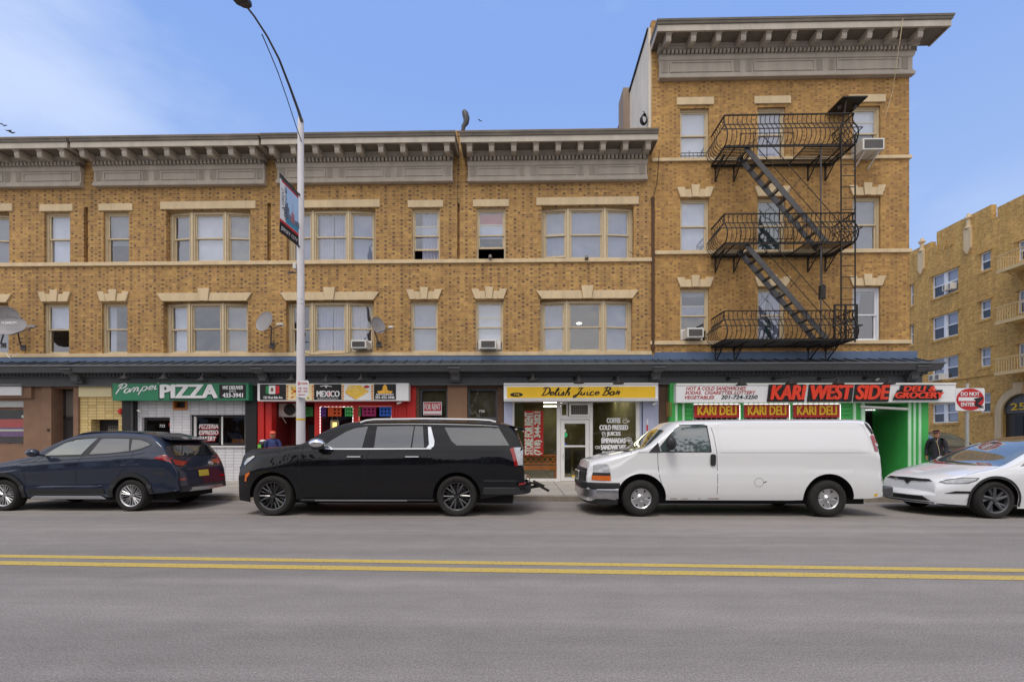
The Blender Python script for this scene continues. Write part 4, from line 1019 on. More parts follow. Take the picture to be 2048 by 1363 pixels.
# ---- E: the green deli
ze_ = lambda py, o=0.: UZ(1560, py, D-o)
og = .25
shopfront(E, 'green_front', M_GREEN, 1340, 1728, [(1386, 1479, ze_(912, og), ze_(806, og)), (1486, 1578, ze_(912, og), ze_(806, og)), (1584, 1679, ze_(912, og), ze_(806, og))], rev=.2, o=og)
MB().box(X(1340, og), X(1340, og)+.02, D-og+.01, D-.06, G0, ZT-.02).build('side_return', M_GREEN, E)
ln = MB()
for k in range(14):
    zz = ze_(806, og)-.14*(k+1)
    for a, b in ((1368.5, 1384), (1681, 1700)): ln.box(X(a, og), X(b, og), D-og-.012, D-og, zz, zz+.02)
ln.build('louvre_slats', mat('green_slat', K(40,130,60), .6), E)
for a, b in ((1350, 1354), (1364, 1368), (1705, 1710), (1721, 1728)): MB().box(X(a, og), X(b, og), D-og-.05, D-og, G0, ze_(804, og)).build('mint_stripe', M_MINT, E)
for a, b in ((1386, 1479), (1486, 1578), (1584, 1679)):
    f = MB(); x0, x1 = X(a, og), X(b, og); z0, z1 = ze_(912, og), ze_(806, og); pane_box(f, x0, x1, D-og+.02, z0, z1, .05)
    f = f.build('shop_window', M_MINT, E); glass(f, x0, x1, D-og+.06, z0, z1)
    g_ = MB(); n = 9
    for k in range(n): x = x0+(x1-x0)*(k+.5)/n; g_.box(x-.008, x+.008, D-og-.03, D-og-.02, z0, z1)
    for k in range(11): z = z0+(z1-z0)*(k+.5)/11; g_.box(x0, x1, D-og-.02, D-og-.01, z-.007, z+.007)
    g_.build('security_grille', M_ALU, f)
    bn = MB().box(x0+.02, x1-.02, D-og-.06, D-og-.035, ze_(834.5, og), ze_(809, og)).build('banner', mat('banner_red', K(176,36,34), .6, var=.1), f)
    letter('KARI DELI', bn, M_GOLD, x0+.14, x1-.14, ze_(829, og), ze_(812, og), D-og-.061, bold=.03, depth=.006, shear=.0)
    l = MB()
    for k in range(9): l.box(x0+.03+k*(x1-x0-.1)/8.6, x0+.03+k*(x1-x0-.1)/8.6+.09, D-og-.07, D-og-.05, ze_(808.5, og), ze_(806.8, og))
    for k in range(8): l.box(x1-.03, x1-.005, D-og-.07, D-og-.05, ze_(811+3.6*k+2, og), ze_(811+3.6*k, og))
    l.tube([(x0, D-og-.06, ze_(807.6, og)), (x1-.017, D-og-.06, ze_(807.6, og)), (x1-.017, D-og-.06, ze_(842, og))], .006, 4)
    l.build('light_string', M_LED, f)
    if a == 1486: MB().box(x0+.2, x1-.4, D-og+.1, D-og+.13, ze_(870, og), ze_(836, og)).build('orange_poster', mat('poster_orange', K(206,84,40), .6, var=.1), f)
interior(E, 1345, 1720, mat('deli_room', K(120,104,90), .8, var=.3, scale=3), M_ROOM, 3)
# angled entrance recess under the corner
xr = X(1857, og); xc = X(1815, og)
rc = MB()
rc.box(X(1728, og), X(1846, og), D-og, D-og+.25, ze_(806, og), ZT-.02)
rc.build('entrance_beam', M_MINT, E)
rc = MB(); a = Vector((X(1765, -1.3), D+1.3, 0)); b = Vector((xc, D-og+.1, 0)); 
for k in range(24):
    p = a.lerp(b, k/24); q = a.lerp(b, (k+1)/24); dz = .02 if k % 2 else 0
    rc.face([(p.x, p.y+dz, G0), (q.x, q.y+dz, G0), (q.x, q.y+dz, ze_(806, og)), (p.x, p.y+dz, ze_(806, og))])
rc.build('ribbed_green_wall', M_GREEN, E)
dd = MB(); dd.box(X(1728, -1.3), X(1765, -1.3), D+1.3, D+1.36, G0, ze_(822, -1.3)); dd = dd.build('door', M_BLACK, E)
MB().box(X(1748, -1.3), X(1755, -1.3), D+1.27, D+1.3, G0, ze_(830, -1.3)).build('red_panel', M_DRED, dd)
l = MB()
for k in range(7): l.box(X(1731+5*k, -1.2), X(1734+5*k, -1.2), D+1.18, D+1.2, ze_(820.5, -1.2), ze_(818.5, -1.2))
for k in range(14): l.box(X(1755, -1.2), X(1756.7, -1.2), D+1.18, D+1.2, ze_(826+5*k, -1.2), ze_(823+5*k, -1.2))
l.tube([(X(1731, -1.2), D+1.19, ze_(819.5, -1.2)), (X(1756, -1.2), D+1.19, ze_(819.5, -1.2)), (X(1756, -1.2), D+1.19, ze_(892, -1.2))], .006, 4)
l.build('light_string', M_LED, dd)
MB().tube([(X(1722, .35), D-.33, ze_(813, .3)), (X(1815, .35), D-.33, ze_(818, .3))], .045, 10).build('shutter_roll', M_WHITE, E)
cm = MB(); cm.box(xc, xr, D-og, D+9, G0, ZT-.02); cm.build('corner_pier', M_GREEN, E)
for a, b in ((1815.5, 1821), (1826, 1830), (1836.5, 1841)): MB().box(X(a, og), X(b, og), D-og-.03, D-og, G0, ZT-.03).build('mint_stripe', M_MINT, E)
gm_ = MB()
for k in range(4): gm_.box(X(1333+3*k, .3), X(1334+3*k, .3), D-.34, D-.32, ze_(831, .3), ze_(804, .3))
gm_.box(X(1333, .3), X(1343, .3), D-.34, D-.32, ze_(804.5, .3), ze_(803.5, .3)); gm_.box(X(1333, .3), X(1343, .3), D-.34, D-.32, ze_(831.5, .3), ze_(830.5, .3))
gm_.build('brass_grille', mat('brass', K(150,110,60), .5, metal=.4), E)
# ------------------------------------------------------------------ signs on the shopfronts (each a thing)
def signbox(name, label, px0, px1, py0, py1, o, th, face, edge, ref, rim=0., cat='sign'):
    x0, x1 = X(px0, o), X(px1, o); z0, z1 = UZ(ref, py1, D-o), UZ(ref, py0, D-o)
    t = thing(name, label, cat, ((x0+x1)/2, D-o+th/2, z0))
    mb = MB(); mb.box(x0, x1, D-o+.012, D-o+th, z0, z1); mb.build('sign_box', edge, t, bevel=.008)
    mb = MB(); mb.box(x0+rim, x1-rim, D-o, D-o+.012, z0+rim, z1-rim); mb.build('sign_face', face, t)
    return t, x0, x1, z0, z1
s, *_ = signbox('shop_sign', 'blank white signboard on the brown stucco shopfront at the left edge', -120, 42, 768, 790, .16, .05, M_SWHITE, M_SWHITE, 80)
s, x0, x1, z0, z1 = signbox('shop_sign', 'green pizza sign with white lettering and a black delivery panel', 225, 497, 766, 800, .40, .30, M_SGREEN, M_SGREEN, 350)
o = .40; y = D-o; zz = lambda py: UZ(350, py, y)
M_DGS = mat('dark_green_shadow', K(20,60,50), .5)
script('Pompei', s, M_SWHITE, X(232, o), X(317, o), zz(793.5), zz(768), y-.002, thick=.17, slant=.42, rise=.16)
letter('PIZZA', s, M_DGS, X(320, o), X(433, o)-.02, zz(798), zz(770.5), y-.001, bold=.04, depth=.004, name='lettering_shadow')
letter('PIZZA', s, M_SWHITE, X(322.5, o), X(434, o), zz(795), zz(769), y-.006, bold=.035, depth=.006)
MB().box(X(439, o), X(491.5, o), y-.01, y-.001, zz(796), zz(768.5)).build('black_panel', M_SBLACK, s)
letter('WE DELIVER', s, M_SWHITE, X(446, o), X(486, o), zz(778.5), zz(771.5), y-.011, bold=.03, shear=.3)
letter('(201)', s, M_SWHITE, X(459, o), X(472, o), zz(785), zz(780), y-.011)
letter('433-3941', s, M_SWHITE, X(446, o), X(486, o), zz(794.5), zz(786), y-.011, bold=.03)
# Mexican restaurant sign
s, x0, x1, z0, z1 = signbox('shop_sign', 'black and white restaurant sign with food pictures and a sombrero', 515, 817, 766, 801, .38, .28, M_SWHITE, M_SWHITE, 720)
o = .38; y = D-o; zz = lambda py: UZ(720, py, y)
def plate(a, b, c, d, m, nm='panel', dy=.006): return MB().box(X(a, o), X(b, o), y-dy, y-.001, zz(d), zz(c)).build(nm, m, s)
plate(520, 572, 767.5, 799, M_SBLACK); plate(628, 683, 767.5, 799, M_SBLACK); plate(748, 792, 767.5, 799, M_SBLACK)
MB().prism([(X(532, o), zz(786)), (X(538, o), zz(786.5)), (X(538, o), zz(770)), (X(532, o), zz(771.5))], 'y', y-.011, y-.007).build('flag_green', mat('flag_green', K(40,140,80), .5), s)
plate(538, 551, 770, 787, M_SWHITE, 'flag_white', .012); MB().prism([(X(551, o), zz(787)), (X(559, o), zz(786)), (X(559, o), zz(771)), (X(551, o), zz(770))], 'y', y-.011, y-.007).build('flag_red', M_REDS, s)
MB().sphere((X(544.5, o), y-.012, zz(778.5)), (.045, .004, .07), 10, 6).build('flag_crest', mat('crest_brown', K(120,80,40), .6), s)
letter('126 West Side Ave.', s, M_SWHITE, X(528, o), X(566, o), zz(796.5), zz(791.5), y-.007, bold=.03)
def food(a, b, base, spots, seed):
    rr = random.Random(seed); f = plate(a, b, 767.5, 799, base, 'food_picture'); 
    for m, n, r in spots:
        mb = MB()
        for k in range(n):
            cx = rr.uniform(X(a, o)+r*1.4, X(b, o)-r*1.4); cz = rr.uniform(zz(799)+r, zz(767.5)-r); aa = rr.uniform(0, pi); q = rr.uniform(.5, 1)
            pts = [(cx+r*q*cos(t)*cos(aa)-r*.45*sin(t)*sin(aa), cz+(r*q*cos(t)*sin(aa)+r*.45*sin(t)*cos(aa))*.8) for t in [2*pi*j/9 for j in range(9)]]
            mb.prism(pts, 'y', y-.008-.002*rr.random(), y-.0065)
        mb.build('food_shapes', m, s)
YL = mat('food_yellow', K(230,190,70), .6, var=.2, scale=12); OR = mat('food_orange', K(206,120,40), .6, var=.2); RD = mat('food_red', K(180,50,30), .6); GN = mat('food_green', K(110,150,60), .6); CR = mat('food_cream', K(240,220,170), .6)
food(577, 623, CR, [(YL, 10, .12), (RD, 8, .08), (GN, 7, .06), (OR, 7, .09)], 1)
plate(688, 742, 767.5, 799, M_SWHITE, 'food_picture')
fo = MB(); fo.prism([(X(690, o), zz(784)), (X(712, o), zz(798.5)), (X(738, o), zz(783)), (X(722, o), zz(770)), (X(697, o), zz(770))], 'y', y-.009, y-.006); fo.build('omelette', YL, s)
fo = MB(); rr = random.Random(4)
for k in range(26):
    u, v = rr.random(), rr.random(); cx = X(695+u*38, o); cz = zz(773+v*17+abs(u-.5)*-6); fo.tube([(cx, y-.010, cz), (cx+rr.uniform(-.12, .12), y-.010, cz+rr.uniform(-.05, .05))], .012, 4)
fo.build('shreds', CR, s)
fo = MB(); fo.bar((X(691, o), y-.010, zz(785)), (X(712, o), y-.010, zz(798)), .035, .006); fo.build('crust', OR, s)
MB().sphere((X(733, o), y-.009, zz(773)), (.11, .004, .05), 14, 6).build('sauce_cup', RD, s)
for a in (572.5, 623.5, 683.5, 742.5):
    k_ = plate(a, a+4.5, 767.5, 799, CR, 'taco_border', .007); mb = MB(); mg = MB()
    for j in range(6): (mb if j % 2 else mg).prism([(X(a+.3, o), zz(772+5*j)), (X(a+4.2, o), zz(770+5*j)), (X(a+4.2, o), zz(772.4+5*j)), (X(a+.3, o), zz(774.6+5*j))], 'y', y-.010, y-.007)
    mb.build('border_wraps', OR, s); mg.build('border_wraps', RD, s)
letter('MEXICO', s, M_SWHITE, X(634, o), X(679, o), zz(793), zz(781), y-.007, bold=.03)
MB().box(X(655, o), X(664, o), y-.016, y-.013, zz(792), zz(784)).build('red_accent', M_REDS, s)
MB().tube([(X(641, o), y-.009, zz(772)), (X(650, o), y-.009, zz(770.8)), (X(659, o), y-.009, zz(771.6)), (X(664, o), y-.009, zz(772.6))], .014, 5).build('laurel', M_SWHITE, s)
MB().prism([(X(649, o), zz(770)), (X(656, o), zz(770)), (X(652.5, o), zz(776))], 'y', y-.012, y-.009).build('laurel', M_SWHITE, s)
letter('RESTAURANT', s, M_SWHITE, X(636, o), X(677, o), zz(797.8), zz(795.2), y-.007, sp=1.3)
hat = MB(); hat.prism([(X(755, o)+(X(785, o)-X(755, o))*t, zz(783.5)-(.05 if 0 < t < 1 else 0)) for t in (0, .1, .9, 1)][::-1]+[(X(755, o)+(X(785, o)-X(755, o))*t, zz(783.5)+h) for t, h in ((0, .03), (.12, .03), (.33, .06), (.37, .2), (.5, .26), (.63, .2), (.67, .06), (.88, .03), (1, .03))], 'y', y-.010, y-.007)
hat.build('sombrero', mat('hat_yellow', K(240,180,60), .5), s)
letter('RESTAURANT', s, M_SWHITE, X(753, o), X(788, o), zz(790), zz(787), y-.007, bold=.03); letter('201-433-1846', s, M_SWHITE, X(751, o), X(789, o), zz(797), zz(791.5), y-.007, bold=.03)
# juice bar sign
s, x0, x1, z0, z1 = signbox('shop_sign', 'long yellow juice bar sign in a white frame with black script', 1007.5, 1316, 768, 801, .40, .32, M_SWHITE, M_SWHITE, 1160)
o = .40; y = D-o; zz = lambda py: UZ(1160, py, y)
MB().box(X(1014, o), X(1310.5, o), y-.012, y-.001, zz(795), zz(773)).build('yellow_face', M_SYEL, s)
rim = MB()
for a, b, c, d in ((1007.5, 1316, 765.5, 768.5), (1007.5, 1316, 796, 798), (1007.5, 1316, 799.5, 801.5)): rim.box(X(a, o), X(b, o), y-.03, y-.013 if a < 0 else y-.001, zz(d), zz(c))
rim.build('frame', M_WHITE, s, bevel=.004)
for tx, a, b, c, d in (('Delish', 1082, 1140, 790.5, 774), ('Juice', 1146, 1198, 794.5, 775), ('Bar', 1203.5, 1239, 790, 773.5)):
    script(tx, s, M_SBLACK, X(a, o), X(b, o), zz(c), zz(d), y-.013, thick=.20, slant=.35)
MB().sphere((X(1033, o), y-.014, zz(788.5)), (X(1046, o)-X(1033, o), .006, .075), 24, 8).build('black_oval', M_SBLACK, s)
letter('736', s, M_GOLD, X(1028, o), X(1039, o), zz(791), zz(786), y-.020)
# deli sign
s, x0, x1, z0, z1 = signbox('shop_sign', 'long white deli sign with big orange red lettering running past the corner', 1352.5, 1911.5, 766, 804, .52, .42, M_SWHITE, M_SWHITE, 1560)
o = .52; y = D-o; zz = lambda py: UZ(1560, py, y); zt_ = z1
MB().box(x0, x1, y-.02, y-.001, z1-.06, z1+.002).build('top_rim', M_WHITE, s)
M_DRT = mat('dark_red_text', K(176,44,44), .5, var=.03)
letter('HOT & COLD SANDWICHES', s, M_DRT, X(1372, o), X(1492, o), zz(779), zz(772.5), y, shear=.25, bold=.01)
letter('SODAS,  CIGARETTES, LOTTERY', s, M_DRT, X(1370.5, o), X(1511, o), zz(788.5), zz(781), y, shear=.25, bold=.01)
letter('VEGETABLES', s, M_DRT, X(1369.5, o), X(1428.5, o), zz(797), zz(790.5), y, shear=.25, bold=.01)
letter('201-724-3250', s, M_SBLACK, X(1442, o), X(1515, o), zz(797), zz(789.5), y, shear=.2, bold=.02)
def slab(a, b, c, d, sk=4):
    MB().prism([(X(a, o), zz(d)), (X(b, o), zz(d)), (X(b+sk, o), zz(c)), (X(a+sk, o), zz(c))], 'y', y-.05, y-.001).build('black_backing', M_SBLACK, s, bevel=.01)
slab(1533, 1607, 768.5, 803); slab(1613, 1702, 768.5, 803); slab(1705, 1775, 768.5, 803); slab(1784, 1874, 780, 800, 10); slab(1797, 1862, 770.5, 783, 3)
for tx, a, b, c, d in (('KARI', 1540, 1609, 798.5, 771), ('WEST', 1621, 1702, 798.5, 771), ('SIDE', 1710, 1776, 798.5, 771)):
    letter(tx, s, M_ORED, X(a, o), X(b, o), zz(c), zz(d), y-.052, bold=.035, shear=.22, depth=.02)
letter('DELI &', s, M_ORED, X(1804, o), X(1868, o), zz(783), zz(773), y-.052, bold=.03, shear=.2, depth=.02)
letter('GROCERY', s, M_ORED, X(1788, o), X(1884, o), zz(796.5), zz(785), y-.055, bold=.03, shear=.2, depth=.02)
# FOR RENT cards and the tall banner
t = thing('rent_card', 'small red and white FOR RENT card in the dark transom window', 'sign', (X(864), D+.12, UZ(720, 829, D)))
MB().box(X(845), X(882.5), D+.10, D+.12, UZ(720, 829.5, D), UZ(720, 803, D)).build('card', M_SWHITE, t)
MB().box(X(846.5), X(881), D+.094, D+.099, UZ(720, 821, D), UZ(720, 804.5, D)).build('red_field', M_REDS, t); letter('FOR RENT', t, M_SWHITE, X(848), X(879.5), UZ(720, 818.5, D), UZ(720, 807, D), D+.093, bold=.02, depth=.004)
MB().box(X(846.5), X(881), D+.094, D+.099, UZ(720, 828.5, D), UZ(720, 827, D)).build('red_border', M_REDS, t)
t = thing('rent_banner', 'tall red STORE FOR RENT banner hanging inside the juice bar window', 'banner', (X(1068), D+.12, zd(912)))
MB().box(X(1048.5), X(1087), D+.10, D+.12, zd(911), zd(820)).build('cloth', M_REDS, t)
MB().box(X(1065.5), X(1066.7), D+.094, D+.099, zd(910), zd(822)).build('white_rule', M_SWHITE, t)
letter('STORE FOR RENT', t, M_SWHITE, X(1050), X(1064.5), zd(908.5), zd(823.5), D+.098, bold=.05, rot=90, depth=.004)
letter('(718) 344-2821', t, M_SWHITE, X(1069), X(1084), zd(909), zd(822.5), D+.098, bold=.05, rot=90, depth=.004)
b_ = thing('wooden_bench', 'orange wooden bench with lattice back behind the juice bar window', 'bench', (X(1080), D+.5, G0))
M = MB(); xa, xb = X(1042, -.4), X(1115, -.4); yb = D+.4; za_, zb_ = zd(925, -.4), zd(908.5, -.4)
M.box(xa, xb, yb, yb+.04, zb_-.05, zb_); M.box(xa, xb, yb, yb+.04, za_-.05, za_); M.box(xa, xb, yb-.02, yb+.04, zd(939, -.4), zd(931, -.4)); M.box(xa, xa+.05, yb, yb+.04, za_, zb_); M.box(xb-.05, xb, yb, yb+.04, za_, zb_)
n = 6
for k in range(n):
    a = xa+.05+(xb-xa-.1)*k/n; b = xa+.05+(xb-xa-.1)*(k+1)/n
    M.bar((a, yb+.02, za_), (b, yb+.02, zb_-.05), .02, .035); M.bar((a, yb+.021, zb_-.05), (b, yb+.021, za_), .02, .035)
M.build('lattice_back', M_TERR, b_)
MB().box(xa, xb, yb+.04, yb+.5, zd(931, -.4)-.04, zd(931, -.4)).build('seat', M_TERR, b_)
for x in (xa+.05, xb-.05):
    for yy in (yb+.02, yb+.45): MB().box(x-.03, x+.03, yy-.03, yy+.03, G0-.01, zd(931, -.4)-.04).build('leg', M_TERR, b_)
# ------------------------------------------------------------------ vehicles
def paint(name, rgb, flake=0., rough=.28, metal=0., spec=.5, dust=.25):
    m = bpy.data.materials.new(name); m.use_nodes = True; nt = m.node_tree; b = nt.nodes['Principled BSDF']
    b.inputs['Base Color'].default_value = (*rgb, 1); b.inputs['Roughness'].default_value = rough; b.inputs['Metallic'].default_value = metal
    b.inputs['Coat Weight'].default_value = 1; b.inputs['Coat Roughness'].default_value = .02; b.inputs['Coat IOR'].default_value = 1.5; b.inputs['Specular IOR Level'].default_value = .2
    g = N(nt, 'ShaderNodeNewGeometry'); n = N(nt, 'ShaderNodeTexNoise'); n.inputs['Scale'].default_value = 2.2; n.inputs['Detail'].default_value = 5
    nt.links.new(g.outputs['Position'], n.inputs['Vector'])
    s = N(nt, 'ShaderNodeSeparateXYZ'); nt.links.new(g.outputs['Position'], s.inputs[0])
    # road dust thickening towards the sills
    dz = N(nt, 'ShaderNodeMapRange'); dz.inputs[1].default_value = .25; dz.inputs[2].default_value = .75; dz.inputs[3].default_value = dust; dz.inputs[4].default_value = dust*.08
    nt.links.new(s.outputs[2], dz.inputs[0])
    mu = N(nt, 'ShaderNodeMath', operation='MULTIPLY'); nt.links.new(dz.outputs[0], mu.inputs[0]); nt.links.new(n.outputs['Fac'], mu.inputs[1])
    mx = N(nt, 'ShaderNodeMixRGB'); nt.links.new(mu.outputs[0], mx.inputs[0]); mx.inputs[1].default_value = (*rgb, 1); mx.inputs[2].default_value = (.22, .20, .17, 1)
    nt.links.new(mx.outputs[0], b.inputs['Base Color']); MATS[name] = m; return m
P_WHITE = paint('white_van_paint', (.80, .80, .81), dust=.15); P_BLACK = paint('black_suv_paint', (.005, .005, .007), rough=.3, dust=.02); P_BLACK.node_tree.nodes['Principled BSDF'].inputs['Coat IOR'].default_value = 1.42; P_BLACK.node_tree.nodes['Principled BSDF'].inputs['Specular IOR Level'].default_value = .05
P_BLUE = paint('navy_metallic_paint', (.019, .027, .052), rough=.35, metal=.3, dust=.05); P_PEARL = paint('pearl_white_paint', (.80, .81, .83), dust=.08)
P_DARK = paint('dark_car_paint', (.03, .028, .028))
M_TYRE = mat('tyre_rubber', K(44,42,41), .85, var=.15, scale=10, spec=.3)
M_TRIM = mat('black_trim', K(40,40,42), .55, var=.1)
M_CHROME = mat('chrome', (.75, .76, .78), .12, metal=1., var=0)
M_ALLOY = mat('alloy', (.55, .55, .56), .3, metal=.8, var=.08, scale=8)
M_BALLOY = mat('black_alloy', (.015, .015, .017), .2, coat=1., var=0)
M_GALLOY = mat('grey_alloy', (.12, .12, .13), .35, metal=.6, var=.05)
M_CARGL = mat('tinted_car_glass', (.012, .013, .016), .02, var=0, coat=1., spec=1.0); M_CARGL.node_tree.nodes['Principled BSDF'].inputs['Coat IOR'].default_value = 1.95
M_CLGL = mat('clear_car_glass', (.07, .095, .095), .02, var=.3, scale=1.5, coat=1., spec=1.0); M_CLGL.node_tree.nodes['Principled BSDF'].inputs['Coat IOR'].default_value = 2.1
M_LAMP = mat('clear_lamp', (.45, .46, .48), .08, var=.3, scale=14, coat=1.)
M_AMBER = mat('amber_lens', K(214,104,24), .15, var=.15, scale=12, coat=1.)
M_REDL = mat('red_lens', K(150,18,22), .12, var=.2, scale=10, coat=1.)
M_SILV = mat('silver_trim', (.42, .42, .43), .3, metal=.6, var=.08)
M_SEAM = mat('panel_gap', K(14,14,14), .8, var=0)
def interp(pl, x):
    if x <= pl[0][0]: return pl[0][1]
    for (a, b), (c, d) in zip(pl, pl[1:]):
        if x <= c: return b+(d-b)*(x-a)/(c-a) if c > a else d
    return pl[-1][1]
def smooth(pl, n=6):
    """Catmull-Rom through a polyline of (x, z) with x increasing"""
    P = [Vector(p) for p in pl]; out = []
    for i in range(len(P)-1):
        p0, p1, p2, p3 = P[max(i-1, 0)], P[i], P[i+1], P[min(i+2, len(P)-1)]
        for k in range(n):
            t = k/n; q = .5*((2*p1)+(p2-p0)*t+(2*p0-5*p1+4*p2-p3)*t*t+(3*p1-p0-3*p2+p3)*t**3)
            out.append((q.x, q.y))
    out.append(tuple(P[-1])); out.sort(key=lambda q: q[0]); return out
class Car:
    def __init__(s, name, label, cat, x0, ynear, L, W, top, belt, zb, wheels, wr, arch, pm, plan=(.55, .25, .5, .12), tumble=.30, inset=.02, crown=.12, bow=(.10, .06), side=None, group=None, rot=None, tmod=None):
        s.W = W/2; s.L = L; s.x0 = x0; s.yc = ynear+W/2; s.rot = rot
        s.t = thing(name, label, cat, (x0+L/2, s.yc, 0) if rot is None else (0, 0, 0), group)
        s.top = smooth(top); s.belt = belt; s.zb = zb; s.wheels = wheels; s.wr = wr; s.arch = arch
        xs = set()
        for k in range(int(L/.045)+1): xs.add(round(k*.045, 4))
        xs.add(L)
        for k in range(1, 12): xs.add(round(.004*k*k, 4)); xs.add(round(L-.004*k*k, 4))
        for wx, wz in wheels:
            for k in range(-14, 15): xs.add(round(wx+arch*sin(k*pi/28), 4))
            xs.add(round(wx-arch-.001, 4)); xs.add(round(wx+arch+.001, 4))
        xs = sorted(x for x in xs if 0 <= x <= L)
        fa, fd, ra, rd = plan       # front taper length / amount, rear taper length / amount
        def planf(x):
            f = 1.
            if x < fa: f -= fd*(1-x/fa)**2.6
            if L-x < ra: f -= rd*(1-(L-x)/ra)**2.6
            return f
        s.planf = planf
        side = side or [(0, .955), (.25, .985), (.5, 1.0), (.8, .99), (1, .965)]
        mb = MB(); rings = []
        for x in xs:
            zt = interp(s.top, x); b = interp(zb, x)
            for wx, wz in wheels:
                d = abs(x-wx)
                if d < arch: b = max(b, wz+sqrt(max(0, arch*arch-d*d)))
            w0 = s.W*planf(x); bl = interp(belt, x)
            zs = min(bl, zt-.07); hc = max(0, zt-zs-.07)
            cr_ = min(.05+crown*min(1, hc/.35), (zt-zs)*.9)
            zr = zt-cr_; b = min(b, zs-.02)
            ring = []; h0 = .28; hh = max(zs, .5)
            for k in range(13):
                z = b+(zs-b)*k/12; u = (z-h0)/(hh-h0); ring.append((w0*interp(side, u), z))
            ws = ring[-1][0]; k_in = inset*min(1, hc/.15)
            for k in range(1, 8):
                z = zs+(zr-zs)*k/7; ring.append((ws-k_in*min(1, k*1.5/7+.3)-tumble*(z-zs)*(.5+1.1*(z-zs)), z))
            wr_ = ring[-1][0]
            for k in range(1, 11):
                th = k/10*pi/2; p = 2/ (2.2+1.2*min(1, hc/.3)); ring.append((wr_*(cos(th)**p if k < 10 else 0), zr+(zt-zr)*sin(th)**p))
            rings.append([(x, y, z) for y, z in ring])
        s.rings = rings; n = len(rings[0])
        R_ = [[mb.av((x, -y, z)) for x, y, z in r] for r in rings]; Lf = [[(R_[i][j] if j == n-1 else mb.av((x, y, z))) for j, (x, y, z) in enumerate(r)] for i, r in enumerate(rings)]
        for i in range(len(rings)-1):
            for j in range(n-1):
                mb.fi((R_[i][j], R_[i+1][j], R_[i+1][j+1], R_[i][j+1])); mb.fi((Lf[i][j], Lf[i][j+1], Lf[i+1][j+1], Lf[i+1][j]))
        for i, bw in ((0, -bow[0]), (len(rings)-1, bow[1])):   # bowed end faces
            m = 12; prev = None
            for j in range(n-1):
                x, y, z = rings[i][j]; row = [R_[i][j]]
                zt_ = rings[i][n-1][2]; zb_ = rings[i][0][2]; f = min(1, 3.2*(zt_-z)/(zt_-zb_+.01))
                for k in range(1, m):
                    yy = -y+2*y*k/m; row.append(mb.av((x+bw*f**.6*(1-(yy/max(y, .01))**2), yy, z)))
                row.append(Lf[i][j])
                if prev:
                    for k in range(m): mb.fi((prev[k], prev[k+1], row[k+1], row[k]))
                prev = row
            mb.fi(prev+[R_[i][n-1]])
        if tmod: mb.v = [Vector(tmod(v)) for v in mb.v]
        s.tmod = tmod
        s.lv = [v.copy() for v in mb.v]
        s.bvh = BVHTree.FromPolygons([tuple(v) for v in mb.v], mb.f)
        s.body = s.place(mb, 'body', pm, smooth=48)
        # inner wells and floor
        q = MB(); q.box(.25, L-.25, -s.W+.27, s.W-.27, .24, min(.95, interp(s.top, .3)-.1)); s.place(q, 'underbody', M_SEAM)
        for wx, wz in wheels:
            n_ = 18
            for sg in (-1, 1):
                q = MB()
                for k in range(n_):
                    a, b2 = pi*k/n_, pi*(k+1)/n_; r = arch+.005; xa, xb = wx+r*cos(a), wx+r*cos(b2)
                    ya, yb_ = s.W*planf(min(max(xa, 0), L))-.06, s.W*planf(min(max(xb, 0), L))-.06
                    q.face([(xa, sg*ya, wz+r*sin(a)), (xb, sg*yb_, wz+r*sin(b2)), (xb, sg*(s.W-.36), wz+r*sin(b2)), (xa, sg*(s.W-.36), wz+r*sin(a))])
                s.place(q, 'wheel_well', M_SEAM)
    def w2(s, v):
        v = Vector(v)
        if s.rot is None: return Vector((v.x+s.x0, v.y+s.yc, v.z))
        return s.rot @ v
    def place(s, mb, name, m, parent=None, smooth=False, bevel=0):
        mb.v = [s.w2(v) for v in mb.v]; return mb.build(name, m, parent or s.t, smooth=smooth, bevel=bevel)
    def l(s, px, py, inset=0.):
        """photo pixel -> local (x, z) on the near flank"""
        p = U(px, py, s.yc-s.W+inset); return (p.x-s.x0, p.z)
    def L_(s, pts, inset=0.): return [s.l(*p, inset) for p in pts]
